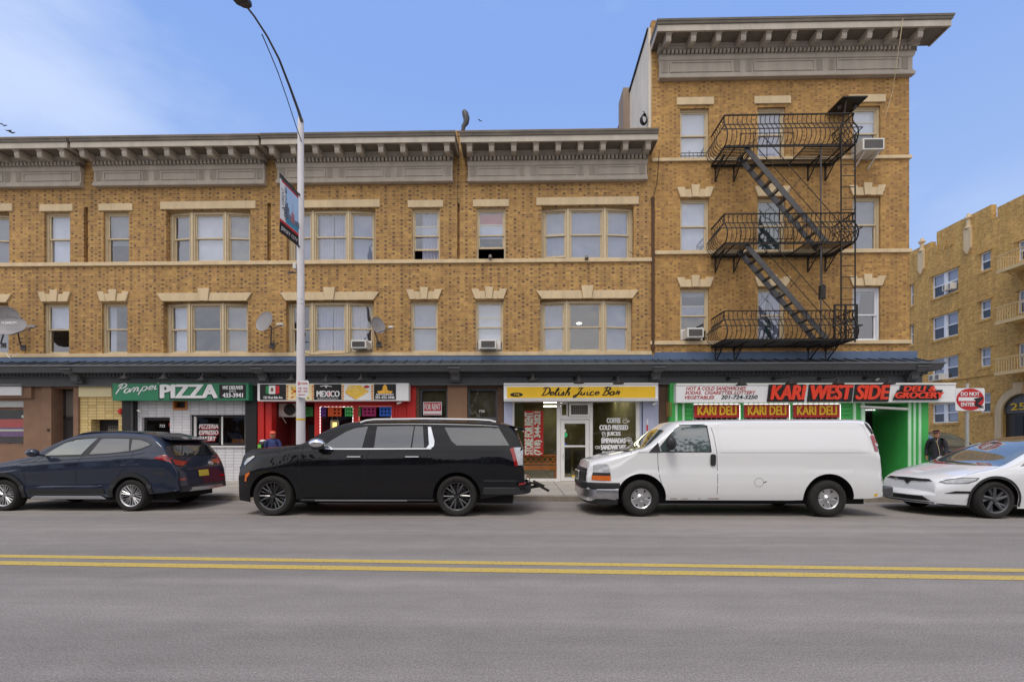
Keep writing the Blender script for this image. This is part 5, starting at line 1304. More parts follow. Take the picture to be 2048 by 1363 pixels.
    def decal(s, poly, name, m, d='side', off=.004, parent=None, step=.06, both=False, th=0.):
        res = None
        for sg in ((-1, 1) if both else (-1,)):
            bm = bmesh.new(); plist = poly if isinstance(poly[0][0], tuple) else [poly]
            for pl in plist: bm.faces.new([bm.verts.new((p[0], p[1], 0)) for p in pl])
            if len(plist) > 1: bmesh.ops.remove_doubles(bm, verts=bm.verts[:], dist=1e-4); poly_ = [p for pl in plist for p in pl]
            else: bmesh.ops.triangulate(bm, faces=bm.faces[:], ngon_method='EAR_CLIP'); poly_ = poly
            for ax in (0, 1):
                lo = min(p[ax] for p in poly_); hi = max(p[ax] for p in poly_); st = max(step, (hi-lo)/60); k = lo+st
                while k < hi-1e-4:
                    co = [0, 0, 0]; co[ax] = k; no = [0, 0, 0]; no[ax] = 1
                    bmesh.ops.bisect_plane(bm, geom=bm.verts[:]+bm.edges[:]+bm.faces[:], plane_co=co, plane_no=no); k += st
            mb = MB(); 
            for v in bm.verts:
                a, b = v.co.x, v.co.y
                if d == 'side': o, dr = Vector((a, 9*sg, b)), Vector((0, -sg, 0))
                elif d == 'front': o, dr = Vector((-9, a, b)), Vector((1, 0, 0))
                elif d == 'rear': o, dr = Vector((s.L+9, a, b)), Vector((-1, 0, 0))
                else: o, dr = Vector((a, b, 9)), Vector((0, 0, -1))
                h = s.bvh.ray_cast(o, dr)
                if h[0] is None: 
                    h = s.bvh.find_nearest(Vector((a, -s.W if d == 'side' else 0, b)) if d == 'side' else Vector((0 if d == 'front' else s.L, a, b)) if d != 'top' else Vector((a, b, 1.5)))
                    p, nn = h[0], h[1]
                elif d == 'side' and h[0].y*sg < .3*s.W:
                    h = s.bvh.find_nearest(Vector((a, sg*s.W*.97, b))); p, nn = h[0], h[1]
                else: p, nn = h[0], h[1]
                if nn.dot(dr) > 0: nn = -nn
                mb.v.append(p+nn*off)
            bm.verts.index_update()
            mb.f = [[v.index for v in f.verts] for f in bm.faces]; mb.m = [0]*len(mb.f); bm.free()
            res = s.place(mb, name, m, parent, smooth=60)
        return res
    def line(s, pts, name='panel_gap', m=None, w=.008, off=.002, d='side', parent=None, both=False):
        """thin strip along a polyline on the body"""
        P = [Vector(p) for p in pts]; Lq, Rq = [], []
        for k, p in enumerate(P):
            dd = P[min(k+1, len(P)-1)]-P[max(k-1, 0)]; dd.normalize(); nn = Vector((-dd.y, dd.x)); Lq.append(p+nn*w/2); Rq.append(p-nn*w/2)
        return s.decal([tuple(v) for v in Lq]+[tuple(v) for v in Rq[::-1]], name, m or M_SEAM, d, off, parent, step=.12, both=both)
    def wheel(s, wx, wz, r, width, sg, style, rr):
        y0 = sg*(s.W-.02); T = Matrix.Translation((wx, 0, wz)); mb = MB()
        i = -sg
        prof = [(rr, .02), (rr+.015, .0), (rr+(r-rr)*.4, -.012), (rr+(r-rr)*.75, -.008), (r-.018, .012), (r-.003, .04), (r, .07), (r, width-.07), (r-.01, width-.02), (rr, width-.03)]
        mb.lathe([(a, y0+i*b) for a, b in prof], (wx, 0, wz), 'y', 48)
        for k in (.06, .10, .14): mb.lathe([(r+.001, y0+i*(k)), (r+.003, y0+i*(k+.004)), (r+.001, y0+i*(k+.02))], (wx, 0, wz), 'y', 48)
        w_ = s.place(mb, 'wheel', M_TYRE, smooth=50)
        mb = MB(); c = (wx, 0, wz)
        mb.lathe([(.0, y0+i*.13), (rr*.8, y0+i*.13), (rr*.92, y0+i*.08)], c, 'y', 32, 1)
        mb.lathe([(rr*.90, y0+i*.07), (rr*.93, y0+i*.02), (rr+.004, y0+i*.006), (rr+.006, y0+i*.03)], c, 'y', 48, 0)
        def spoke(a0, a1, r0, r1, w0, w1, dep0, dep1, mi=0):
            p = Vector((wx+r0*cos(a0), y0+i*dep0, wz+r0*sin(a0))); q = Vector((wx+r1*cos(a1), y0+i*dep1, wz+r1*sin(a1)))
            e = (q-p).normalized(); n_ = Vector((-e.z, 0, e.x))
            a = [p-n_*w0/2, p+n_*w0/2, q+n_*w1/2, q-n_*w1/2]; bk = Vector((0, i*.035, 0)); ed = Vector((0, i*.012, 0))
            mid = [(p+q)/2]
            f = [v+ed for v in a]; g = [v+bk for v in a]; t0, t1 = p, q
            for (u, v) in ((0, 3), (1, 2)): mb.face([f[u], f[v], t1, t0], mi); mb.face([f[u], f[v], g[v], g[u]], mi)
            mb.face([f[0], t0, f[1]], mi); mb.face([f[3], t1, f[2]], mi)
        if style == 'six':
            # dished disc with six pear openings round a hub
            for k in range(6):
                a = 2*pi*k/6+pi/6
                for da in (-.17, .17): spoke(a+da*1.1, a+da, rr*.38, rr*.93, .075, .085, .045, .03)
                spoke(a, a, rr*.3, rr*.92, .07, .10, .04, .028)
            mb.lathe([(rr*.0, y0+i*-.005), (rr*.18, y0+i*.0), (rr*.24, y0+i*.02), (rr*.42, y0+i*.045), (rr*.44, y0+i*.06)], c, 'y', 24, 0)
            mats = [M_ALLOY, M_SEAM]
        elif style == 'multi':
            for k in range(5):
                a = 2*pi*k/5+.3
                for da in (-.14, .14): spoke(a+da*.5, a+da*1.0, rr*.16, rr*.94, .028, .022, .03, .015); spoke(a+da*2.1, a+da*3.4, rr*.30, rr*.94, .02, .018, .035, .015)
            mb.lathe([(.0, y0+i*.015), (rr*.16, y0+i*.02), (rr*.2, y0+i*.05)], c, 'y', 20, 0); mats = [M_ALLOY, M_SEAM]
        elif style == 'black':
            for k in range(6):
                a = 2*pi*k/6+.2
                for da in (-.12, .12): spoke(a, a+da*1.6, rr*.2, rr*.94, .04, .03, .035, .015)
                spoke(a+.52, a+.52, rr*.45, rr*.94, .02, .03, .05, .03)
            mb.lathe([(.0, y0+i*.01), (rr*.2, y0+i*.02), (rr*.24, y0+i*.05)], c, 'y', 20, 0); mats = [M_BALLOY, M_SEAM]
            mb.lathe([(rr*.3, y0+i*.115), (rr*.75, y0+i*.12)], c, 'y', 30, 2); mats.append(M_GALLOY)
        else:
            for k in range(5):
                a = 2*pi*k/5+.1
                spoke(a, a+.22, rr*.18, rr*.95, .07, .05, .03, .012); spoke(a+.25, a+.62, rr*.25, rr*.95, .045, .06, .05, .03)
            mb.lathe([(.0, y0+i*.01), (rr*.16, y0+i*.02), (rr*.2, y0+i*.05)], c, 'y', 20, 0); mats = [M_GALLOY, M_SEAM]
        s.place(mb, 'rim', mats, w_, smooth=35)
    def all_wheels(s, r, width, style, rr):
        for wx, wz in s.wheels:
            for sg in (-1, 1): s.wheel(wx, wz, r, width, sg, style, rr)
    def mirror(s, pts_c, size, m=None, y=None):
        for sg in (-1, 1):
            mb = MB(); x, z = pts_c; yy = sg*((y or s.W)+.10)
            mb.sphere((x, yy, z), (size[0], size[1], size[2]), 14, 10)
            mb.bar((x+.02, sg*(s.W-.06), z-size[2]*.7), (x, yy, z-size[2]*.4), .05, .04)
            s.place(mb, 'wing_mirror', m or M_TRIM, smooth=50)
def rrect(x0, x1, z0, z1, r=.04, n=4):
    out = []
    for cx, cz, a in ((x1-r, z1-r, 0), (x0+r, z1-r, 90), (x0+r, z0+r, 180), (x1-r, z0+r, 270)):
        for k in range(n+1): t = radians(a+90*k/n); out.append((cx+r*cos(t), cz+r*sin(t)))
    return out
def archq(o, i, z):
    o = [(o[0][0], z)]+o+[(o[-1][0], z)]; i = [(i[0][0], z)]+i+[(i[-1][0], z)]
    return [(o[k], o[k+1], i[k+1], i[k]) for k in range(len(o)-1)]
# ---- white cargo van
YN = 9.3
def mk(px, yn): return UX(px, yn)
x0 = mk(1178, YN); Lv = mk(1773, YN)-x0
def v(px, py, ins=0.): p = U(px, py, YN+ins); return (p.x-x0, p.z)
top = [(0, .97), (.03, 1.06), (.08, 1.13), v(1205, 911, .5), v(1224, 905.5, .5), v(1262, 898, .35), v(1291, 889.5, .3), v(1320, 866, .3), v(1346, 846, .3), v(1362, 840, .3), v(1420, 837.5, .3), v(1560, 836, .3), v(1700, 836, .3), v(1726, 838, .3), v(1738, 845, .2), v(1749, 862, .1), v(1757, 884, .06), v(1764, 912), v(1769, 950), v(1772, 972), (Lv, .56)]
top = sorted(top)
wv = [(v(1283, 997)[0], .372), (v(1659, 997)[0], .372)]
van = Car('cargo_van', 'white windowless cargo van with rust spots along its sill and an amber front lamp', 'van', x0, YN, Lv, 2.0, top,
    [(0, .80), (.6, 1.02), (1.0, 1.30), (Lv-.5, 1.32), (Lv, 1.2)], [(0, .30), (.5, .31), (1.6, .335), (4, .335), (Lv-.3, .38), (Lv, .42)], wv, .37, .50, P_WHITE,
    plan=(.75, .17, .35, .06), tumble=.20, inset=.012, crown=.14, bow=(.10, .05), side=[(0, .93), (.12, .975), (.35, 1.0), (.60, 1.0), (.64, .985), (1, .985)])
van.all_wheels(.372, .24, 'six', .20)
c = van
gl = van.L_([(1311, 902), (1338, 874), (1351, 856), (1357, 850.5), (1408, 849.5), (1414, 853), (1418.5, 900), (1417, 902)], .08)
c.decal([(p[0]*1.0+(-.02 if p[0] < gl[0][0]+.3 else .025), p[1]+(.02 if p[1] > 1.4 else -.02)) for p in gl], 'window_seal', M_TRIM, off=.003, both=True); c.decal(gl, 'side_window', M_CLGL, off=.007, both=True)
c.decal(c.L_([(1296, 904), (1316, 884), (1319, 902), (1319, 904)], .06), 'mirror_panel', M_TRIM, off=.009, both=True)
ws = [(c.l(1256, 903)[0]+.05, -.78), (c.l(1243, 903)[0], -.3), (c.l(1243, 903)[0], .3), (c.l(1256, 903)[0]+.05, .78), (c.l(1337, 850)[0], .66), (c.l(1337, 850)[0], -.66)]
ws = [(.93, -.80), (.86, -.4), (.84, 0), (.86, .4), (.93, .80), (1.60, .70), (1.64, 0), (1.60, -.70)]
c.decal(ws, 'windscreen', M_CLGL, 'top', off=.006, step=.08)
c.decal([(.80, -.78), (.74, 0), (.80, .78), (.91, .80), (.83, 0), (.91, -.80)], 'cowl', M_TRIM, 'top', off=.007)
for pts in ([(1315, 904), (1315.5, 925), (1318, 950), (1325, 975), (1332, 1000)], [(1424, 843), (1430, 870), (1433.5, 905), (1434.5, 950), (1434, 998)], [(1315, 904), (1300, 904), (1240, 905)], [(1760, 902), (1765, 930), (1767, 992)]):
    c.line(c.L_(pts, .02), both=True, w=.009)
c.line(c.L_([(1440, 903.5), (1735, 903.5), (1743, 897), (1743, 880), (1735, 850), (1725, 845), (1450, 845), (1438, 850), (1440, 903.5)], .03), 'pressed_panel', P_WHITE, w=.014, off=.006, both=True)
c.decal(c.L_([(1421, 909), (1424, 907.5), (1430, 908), (1432, 911), (1431.5, 928), (1429, 931), (1423, 931), (1420.5, 927)]), 'door_handle', M_TRIM, off=.02, both=True)
c.line([c.l(1518+9*cos(k*pi/8), 964+8.5*sin(k*pi/8)) for k in range(17)], 'fuel_flap', M_GRILL, w=.007)
c.line(c.L_([(1527, 965), (1533, 962)]), 'fuel_flap', M_BROWN, w=.02)
rust = mat('rust', K(150,96,50), .9, var=.4, scale=20)
for a, b, h in ((1340, 1356, 1.5), (1362, 1378, 1.2), (1398, 1402, 2), (1415, 1440, 1.6), (1757, 1761, 3)): c.decal(c.L_([(a, 997.5), (b, 997.5), (b-2, 997.5-h), (a+3, 997.5-h*.8)]), 'rust_spot', rust, off=.003, step=.03)
c.decal(c.L_([(1749, 992), (1757, 992), (1757, 986), (1751, 987)]), 'yellow_patch', M_SYEL, off=.004)
# lamps, grille, bumper
c.decal(c.L_([(1188, 945), (1221, 945), (1220, 933), (1216, 928), (1198, 928), (1189, 931)]), 'headlight', M_LAMP, off=.010, both=True)
c.decal(c.L_([(1186, 951), (1222, 951), (1221, 945), (1188, 945)]), 'lamp_band', M_TRIM, off=.010, both=True)
c.decal(c.L_([(1185, 960), (1222, 961.5), (1222, 951), (1186, 951)]), 'indicator', M_AMBER, off=.010, both=True)
c.decal([(-.74, .70), (.74, .70), (.74, .96), (-.74, .96)], 'grille', M_TRIM, 'front', off=.012)
for z in (.73, .78, .83, .88, .93): c.decal([(-.70, z), (.70, z), (.70, z+.018), (-.70, z+.018)], 'grille_bar', M_GALLOY, 'front', off=.02)
q = MB(); q.box(-.14, -.09, -.28, .28, .68, .90); c.place(q, 'nose_badge', M_CHROME, bevel=.02)
def bumper(c, x1, zlo, zhi, out, m, name, wf=1.0, xr=None, n=16, bulge=.11):
    q = MB(); pts = []
    W = c.W*wf
    for k in range(n+1):
        t = -1+2*k/n; y = W*t*1.0; x = -out-bulge*(1-abs(t)**2.5)+.17*abs(t)**6
        pts.append((x, y))
    pts = [(x1, -W-.005)]+pts+[(x1, W+.005)]
    o = []
    for zz, sh in ((zlo, .03), (zlo+.03, .0), (zhi-.02, .0), (zhi, .02)): o.append([q.av((x+sh if 0 < i < len(pts)-1 else x, y*(1-sh*.4), zz)) for i, (x, y) in enumerate(pts)])
    for a, b in zip(o, o[1:]):
        for k in range(len(pts)-1): q.fi((a[k], a[k+1], b[k+1], b[k]))
    q.fi(o[0][::-1]); q.fi(o[-1]); return c.place(q, name, m, smooth=35)
bumper(c, c.l(1240, 960)[0], .56, .685, .03, M_TRIM, 'bumper_pad', 1.0); bumper(c, c.l(1237, 960)[0], .36, .556, .025, mat('worn_chrome', (.5, .5, .52), .25, metal=.9, var=.2, scale=4), 'front_bumper', .995); bumper(c, c.l(1236, 960)[0], .24, .357, -.04, M_TRIM, 'air_dam', .95)
q = MB(); q.box(Lv-.04, Lv+.16, -.98, .98, .42, .62); c.place(q, 'rear_bumper', M_GALLOY, bevel=.03)
c.decal(c.L_([(1747, 871), (1757, 868), (1763, 902), (1752, 902)]), 'tail_light', M_REDL, off=.012, both=True); c.decal(c.L_([(1753, 886), (1759, 886), (1760.5, 892), (1755, 892)]), 'reversing_light', M_LAMP, off=.016)
c.decal(c.L_([(1736, 846), (1739, 843), (1748, 856), (1754, 872), (1749, 871)], .05), 'rear_side_glass', M_TRIM, off=.006)
c.mirror(c.l(1341, 886, -.1), (.10, .10, .14), M_TRIM, y=c.W+.04)
c.line([(0.02, .0), (.75, .0)], 'bonnet_seam', d='top')
for q_ in ([(.9, -.70), (1.2, -.45)], [(.9, .1), (1.25, -.1)]): c.line(q_, 'wiper', M_TRIM, w=.02, off=.02, d='top')
# ---- black full-size SUV
YS = 9.25
x0 = mk(469, YS); Ls = mk(1050, YS)-x0
def v(px, py, ins=0.): p = U(px, py, YS+ins); return (p.x-x0, p.z)
top = [(0, 1.02), (.02, 1.13), (.05, 1.19), v(484, 902, .2), v(492, 898.5, .25), v(510, 895.5, .3), v(545, 891.5, .3), v(590, 887, .3), v(612, 882, .3), v(633, 869, .3), v(655, 856, .3), v(680, 846, .3), v(705, 841, .3), v(745, 838.5, .3), v(850, 838, .3), v(950, 840, .3), v(1000, 843, .3), v(1022, 849, .25), v(1032, 861, .2), v(1040, 880, .12), v(1046, 900, .05), v(1048, 930), (Ls-.005, .85), (Ls, .60)]
ws_ = [(v(543, 989)[0], .41), (v(913, 990)[0], .41)]
suv = Car('black_suv', 'long glossy black SUV with chrome roof rail and black wheels', 'suv', x0, YS, Ls, 2.02, sorted(top),
    [(0, 1.0), (.5, 1.18), (1.3, 1.33), (2.6, 1.37), (Ls-.5, 1.42), (Ls, 1.30)], [(0, .30), (.3, .27), (1.2, .34), (3.5, .34), (Ls-.9, .35), (Ls-.25, .47), (Ls, .56)], ws_, .41, .485, P_BLACK,
    plan=(.8, .13, .45, .10), tumble=.34, inset=.03, crown=.12, bow=(.06, .08), side=[(0, .94), (.1, .965), (.3, .985), (.55, .985), (.74, 1.0), (.78, .99), (1, .935)])
c = suv; c.all_wheels(.41, .28, 'black', .285)
for pts in ([(642, 895.5), (663, 879), (690, 862), (708, 855), (731.5, 851), (725, 895.5)], [(750, 851.5), (825, 851), (822, 895), (749, 895)], [(827, 851), (843, 851), (849, 894.5), (825, 895)], [(887, 854), (996, 854), (1018.5, 890.5), (914, 890.5), (903, 882)]):
    c.decal(c.L_(pts, .10), 'side_window', M_CARGL, off=.006, both=True)
c.decal(c.L_([(853, 852.5), (859, 852.5), (868.5, 882), (868, 892), (862, 896.5), (852, 896.5), (858, 889)], .08), 'chrome_pillar', M_CHROME, off=.012, both=True)
c.line(c.L_([(640, 897.5), (740, 897.3), (862, 896.7)], .03), 'chrome_belt_trim', M_CHROME, w=.022, off=.012, both=True)
c.line(c.L_([(732, 851), (741, 853), (742, 870), (738, 900), (731, 930), (729, 1000)], .05), w=.008, both=True); c.line(c.L_([(852, 852), (856, 880), (853, 930), (857, 960), (865, 985)], .03), w=.008, both=True)
c.line(c.L_([(603, 892), (600, 915), (599, 960), (602, 985)], .02), w=.008, both=True); c.line(c.L_([(500, 902), (560, 906), (600, 905), (700, 902.5), (853, 902), (1000, 903)], .02), 'shoulder_crease', M_SEAM, w=.006, both=True)
for a in (692, 808.5):
    c.line(c.L_([(a, 912), (a+31, 912)]), 'door_handle', P_BLACK, w=.05, off=.03, both=True); c.line(c.L_([(a+2, 913.4), (a+29, 913.4)]), 'handle_chrome', M_CHROME, w=.012, off=.035, both=True)
# roof rail, running board
for sg in (-1, 1):
    q = MB(); P = [c.l(721, 846, .3), c.l(733, 842, .3), c.l(750, 840, .3), c.l(850, 838.6, .3), c.l(950, 840, .3), c.l(980, 841.8, .3), c.l(992, 845, .3)]
    q.tube([(p[0], sg*(c.W-.30), p[1]+.015) for p in P], .026, 8); c.place(q, 'roof_rail', M_CHROME, smooth=True)
    q = MB(); a, b = c.l(602, 998)[0], c.l(868, 998)[0]; q.box(a, b, sg*(c.W-.12), sg*(c.W+.04), .315, .345); c.place(q, 'running_board', M_TRIM, bevel=.01)
    q = MB(); q.box(c.l(632, 998)[0], c.l(815, 998)[0], sg*(c.W+.041), sg*(c.W+.047), .32, .34); c.place(q, 'step_trim', M_SILV)
c.decal([(1.45, -.80), (1.37, -.4), (1.34, 0), (1.37, .4), (1.45, .80), (2.07, .64), (2.12, 0), (2.07, -.64)], 'windscreen', M_CARGL, 'top', off=.006, step=.08)
q = MB(); px_, pz_ = c.l(632, 891, -.12)
for sg in (-1, 1):
    q = MB(); yy = sg*(c.W+.13); q.sphere((px_+.02, yy, pz_+.05), (.17, .12, .10), 16, 10); c.place(q, 'wing_mirror', M_CHROME, smooth=60)
    q = MB(); q.box(px_-.06, px_+.13, sg*(c.W-.04), sg*(c.W+.2), pz_-.07, pz_-.01); c.place(q, 'mirror_base', M_TRIM, bevel=.02)
c.decal(c.L_([(479, 927), (484, 917), (499, 911), (503, 913), (494, 921), (483, 931)]), 'headlight', M_LAMP, off=.012, both=True)
c.decal(c.L_([(485, 962), (487, 948), (497, 943), (498, 946), (491, 955), (489, 963)]), 'indicator', M_AMBER, off=.012, both=True)
c.decal([(-.75, .62), (.75, .62), (.82, 1.0), (-.82, 1.0)], 'grille', M_GRILL, 'front', off=.012)
c.decal([(-.80, .35), (.80, .35), (.75, .5), (-.75, .5)], 'front_intake', M_TRIM, 'front', off=.012)
c.decal(c.L_([(1019, 897), (1027, 895), (1036, 930), (1030, 932), (1022, 905)]), 'tail_light_red', M_REDL, off=.014, both=True)
c.decal(c.L_([(1027, 895), (1046, 894), (1048, 930), (1036, 930)]), 'tail_light', M_LAMP, off=.014, both=True)
c.decal([(-.8, 1.25), (.8, 1.25), (.7, 1.68), (-.7, 1.68)], 'rear_window', M_CARGL, 'rear', off=.01)
q = MB(); q.prism([(Ls-.33, 1.86), (Ls-.02, 1.80), (Ls+.02, 1.76), (Ls-.05, 1.74), (Ls-.25, 1.82)], 'y', -.72, .72); c.place(q, 'spoiler', P_BLACK, bevel=.01)
q = MB(); W = c.W
n = 14; P = [(c.l(966, 980)[0], -W-.01)]+[(Ls+.02+.12*(1-abs(-1+2*k/n)**3)-.22*abs(-1+2*k/n)**8, W*(-1+2*k/n)) for k in range(n+1)]+[(c.l(966, 980)[0], W+.01)]
q.prism(P, 'z', .44, .60); c.place(q, 'rear_bumper', M_TRIM, bevel=.02)
q = MB(); q.prism([(p[0]-.02 if 0 < i < len(P)-1 else p[0], p[1]) for i, p in enumerate(P)], 'z', .602, .74); c.place(q, 'upper_bumper', P_BLACK, bevel=.02)
c.decal(c.L_([(1036, 966), (1050, 964), (1050, 968), (1036, 970)]), 'rear_reflector', M_REDL, off=.05)
q = MB(); q.bar((Ls+.05, -.1, .50), (Ls+.38, -.1, .55), .06, .06); q.bar((Ls+.22, -.35, .60), (Ls+.22, .3, .60), .05, .05); q.bar((Ls+.22, -.35, .62), (Ls+.52, -.4, .46), .04, .05); q.bar((Ls+.05, -.35, .66), (Ls+.25, -.35, .60), .04, .04); q.bar((Ls+.2, .25, .62), (Ls+.45, .3, .50), .04, .05)
c.place(q, 'hitch_rack', M_IRON)
c.line([c.l(978+14*cos(k*pi/10)*.95, 922+9.5*sin(k*pi/10)) for k in range(21)], 'fuel_flap', M_SEAM, w=.006)
# ---- navy compact SUV, seen from its rear quarter
YB = 9.8
x0 = mk(-84, YB); Lb = mk(350, YB)-x0
def v(px, py, ins=0.): p = U(px, py, YB+ins); return (p.x-x0, p.z)
top = [(0, .66), (.03, .84), (.2, .93), (.6, 1.0), v(0, 922, .1), v(45, 913, .15), v(75, 905, .2), v(95, 893, .25), v(125, 877, .28), v(155, 866, .3), v(190, 860.5, .3), v(230, 859.5, .3), v(280, 862, .3), v(305, 867, .25), (Lb-.42, 1.50), (Lb-.30, 1.34), (Lb-.18, 1.15), (Lb-.10, 1.00), (Lb-.04, .86), (Lb, .50)]
wb_ = [(v(3, 987)[0], .345), (v(259, 989)[0], .345)]
blu = Car('navy_suv', 'navy blue compact SUV with silver alloys parked before the pizza shop', 'suv', x0, YB, Lb, 1.84, sorted(top),
    [(0, .75), (.6, .93), (1.3, 1.02), (2.5, 1.10), (3.6, 1.16), (Lb-.3, 1.18), (Lb, .9)], [(0, .30), (.4, .27), (1.2, .30), (3.2, .30), (Lb-.3, .40), (Lb, .45)], wb_, .345, .405, P_BLUE,
    plan=(.8, .22, .65, .13), tumble=.42, inset=.03, crown=.12, bow=(.10, .13), side=[(0, .93), (.1, .95), (.26, .985), (.31, .955), (.7, .985), (.79, 1.0), (.83, .985), (1, .97)])
c = blu; c.all_wheels(.345, .24, 'multi', .235)
sw = [[(90, 910.5), (104, 898), (122, 885), (140, 879), (183, 876), (164, 908.5)], [(181, 908), (193, 877), (220, 876.5), (250, 877.5), (259, 901.5), (220, 906)], [(262, 901), (257, 878.5), (275, 880), (291, 885), (298, 889), (280, 897)]]
c.decal(c.L_([(86, 912.5), (103, 896.5), (121, 883), (140, 876.5), (185, 874), (220, 874), (258, 875.5), (280, 879), (294, 884.5), (301, 889.5), (281, 899), (262, 903.5), (200, 909.5), (150, 912.5)], .10), 'window_surround', M_TRIM, off=.003, both=True)
for k, p_ in enumerate(sw): c.decal(c.L_(p_, .10), 'side_window', M_CLGL if k == 0 else M_CARGL, off=.008, both=True)
c.line(c.L_([(40, 926), (100, 921), (200, 914), (262, 910), (285, 905)], .02), 'shoulder_crease', M_SEAM, w=.012, both=True)
for p_ in ([(164, 909), (156, 920), (152, 940), (152, 985)], [(262, 903), (262, 915), (250, 935), (232, 955)], [(80, 913), (60, 925), (48, 950), (50, 980)]): c.line(c.L_(p_, .02), both=True, w=.008)
for a in (126, 226): c.line(c.L_([(a, 927.5-(a-126)*.07), (a+24, 926-(a-126)*.07)]), 'door_handle', P_BLUE, w=.035, off=.025, both=True)
c.decal(c.L_([(68, 974.5), (90, 970.5), (150, 968), (190, 968), (204, 971), (190, 973.5), (150, 973.5)]), 'door_highlight_crease', P_BLUE, off=.018, both=True)
# black cladding round the arches and along the sill
for wx, wz in wb_:
    out_, in_ = [], []
    for k in range(19):
        t = pi*k/18; out_.append((wx+.50*cos(t), wz-.0+.50*sin(t))); in_.append((wx+.408*cos(t), wz+.408*sin(t)))
    c.decal(archq(out_, in_, .30), 'arch_cladding', M_TRIM, off=.015, both=True, step=.04)
c.decal(c.L_([(53, 987), (53, 978), (206, 977), (206, 988)]), 'sill_cladding', M_TRIM, off=.012, both=True)
q = MB()
for sg in (-1, 1): 
    q = MB(); a = c.l(60, 990); b = c.l(211, 990); q.prism([(a[0], .27), (b[0], .27), (b[0]-.12, .335), (a[0]+.10, .335)], 'y', sg*(c.W-.04), sg*(c.W+.012)); c.place(q, 'silver_sill', M_SILV, bevel=.006)
c.decal([(1.20, -.68), (1.10, -.3), (1.07, 0), (1.10, .3), (1.20, .68), (1.95, .55), (2.0, 0), (1.95, -.55)], 'windscreen', M_CLGL, 'top', off=.006)
# rear end
c.decal([(-.64, 1.20), (.64, 1.20), (.56, 1.50), (-.56, 1.50)], 'rear_window', M_CARGL, 'rear', off=.01)
for sg in (-1, 1):
    pl = [(sg*.36, 1.05), (sg*.55, 1.09), (sg*.77, 1.12), (sg*.77, 1.01), (sg*.60, .97)]
    c.decal(pl if sg > 0 else pl[::-1], 'tail_light', M_REDL, 'rear', off=.012)
    pl = [(sg*.55, .66), (sg*.77, .66), (sg*.77, .71), (sg*.58, .71)]; c.decal(pl if sg > 0 else pl[::-1], 'rear_reflector', M_REDL, 'rear', off=.012)
c.decal(c.L_([(305, 916), (318, 910.5), (338, 910), (352, 914), (352, 922), (330, 922)]), 'tail_light', M_REDL, off=.012, both=True)
c.decal([(-.72, .72), (.72, .72), (.55, .88), (-.55, .88)], 'plate_recess', P_BLUE, 'rear', off=.004)
pl_ = c.decal(rrect(-.17, .17, .715, .855, .015), 'number_plate', mat('plate_yellow', K(222,196,70), .5, var=.1), 'rear', off=.02)
c.decal([(-.77, .41), (.77, .41), (.77, .54), (-.77, .54)], 'bumper_cladding', M_TRIM, 'rear', off=.015)
c.decal([(-.6, .41), (.6, .41), (.50, .47), (-.50, .47)], 'skid_plate', M_SILV, 'rear', off=.022)
q = MB(); q.tube([(Lb+.16, .0+.075*cos(k*pi/8), 1.02+.045*sin(k*pi/8)) for k in range(17)], .008, 5); q.bar((Lb+.16, -.03, .99), (Lb+.16, -.015, 1.05), .012); q.bar((Lb+.16, .015, .99), (Lb+.16, .03, 1.05), .012); q.bar((Lb+.16, -.025, 1.02), (Lb+.16, .025, 1.02), .012)
c.place(q, 'badge', M_CHROME)
q = MB(); q.prism([(Lb-.78, 1.665), (Lb-.50, 1.63), (Lb-.30, 1.575), (Lb-.34, 1.545), (Lb-.62, 1.585)], 'y', -.60, .60); c.place(q, 'spoiler', P_BLUE, bevel=.012)
q = MB(); q.prism([(Lb-.95, 1.67), (Lb-.83, 1.67), (Lb-.83, 1.75)], 'y', -.012, .012); c.place(q, 'roof_antenna', P_BLUE)
c.mirror(c.l(70, 905, -.1), (.13, .10, .085), P_BLUE, y=c.W+.05)
for sg in (-1, 1):
    q = MB(); P = [c.l(150, 872, .3), c.l(165, 866, .3), c.l(190, 863, .3), c.l(280, 864, .3), c.l(300, 869, .3)]; q.tube([(p[0], sg*(c.W-.33), p[1]) for p in P], .018, 6); c.place(q, 'roof_rail', M_TRIM, smooth=True)
c.decal([(.0, .1), (.0, .1), (.0, .1)], 'x', M_TRIM) if False else None
c.line([c.l(286+12*cos(k*pi/8), 921+8*sin(k*pi/8)) for k in range(17)], 'fuel_flap', M_SEAM, w=.005)
c.decal(rrect(.05, .4, .75, .88, .04), 'headlight', M_LAMP, off=.01, both=True)
# ---- pearl white electric car, nose towards the van
YT = 9.2
x0 = mk(1899, YT); Lt = 5.0
top = [(0, .50), (.015, .70), (.06, .76), (.25, .83), (.6, .925), (.95, 1.01), (1.15, 1.06), (1.30, 1.12), (1.7, 1.33), (2.1, 1.50), (2.5, 1.61), (3.0, 1.65), (3.6, 1.60), (4.2, 1.42), (4.6, 1.24), (4.85, 1.12), (4.97, 1.0), (5.0, .6)]
wt = [(mk(1995, YT)-x0, .365), (mk(1995, YT)-x0+2.95, .365)]
ev = Car('white_electric_car', 'white electric car behind the van, cut off by the right edge', 'car', x0, YT, Lt, 1.98, top,
    [(0, .6), (.4, .80), (1.2, .98), (1.8, 1.06), (3.8, 1.12), (5, 1.0)], [(0, .25), (.2, .22), (1.4, .20), (3.5, .20), (4.7, .26), (5, .35)], wt, .365, .43, P_PEARL,
    plan=(1.15, .30, .6, .2), tumble=.46, inset=.03, crown=.12, bow=(.22, .1), side=[(0, .95), (.1, .97), (.3, .985), (.7, 1.0), (.85, .985), (1, .955)])
c = ev; c.all_wheels(.365, .26, 'ev', .255)
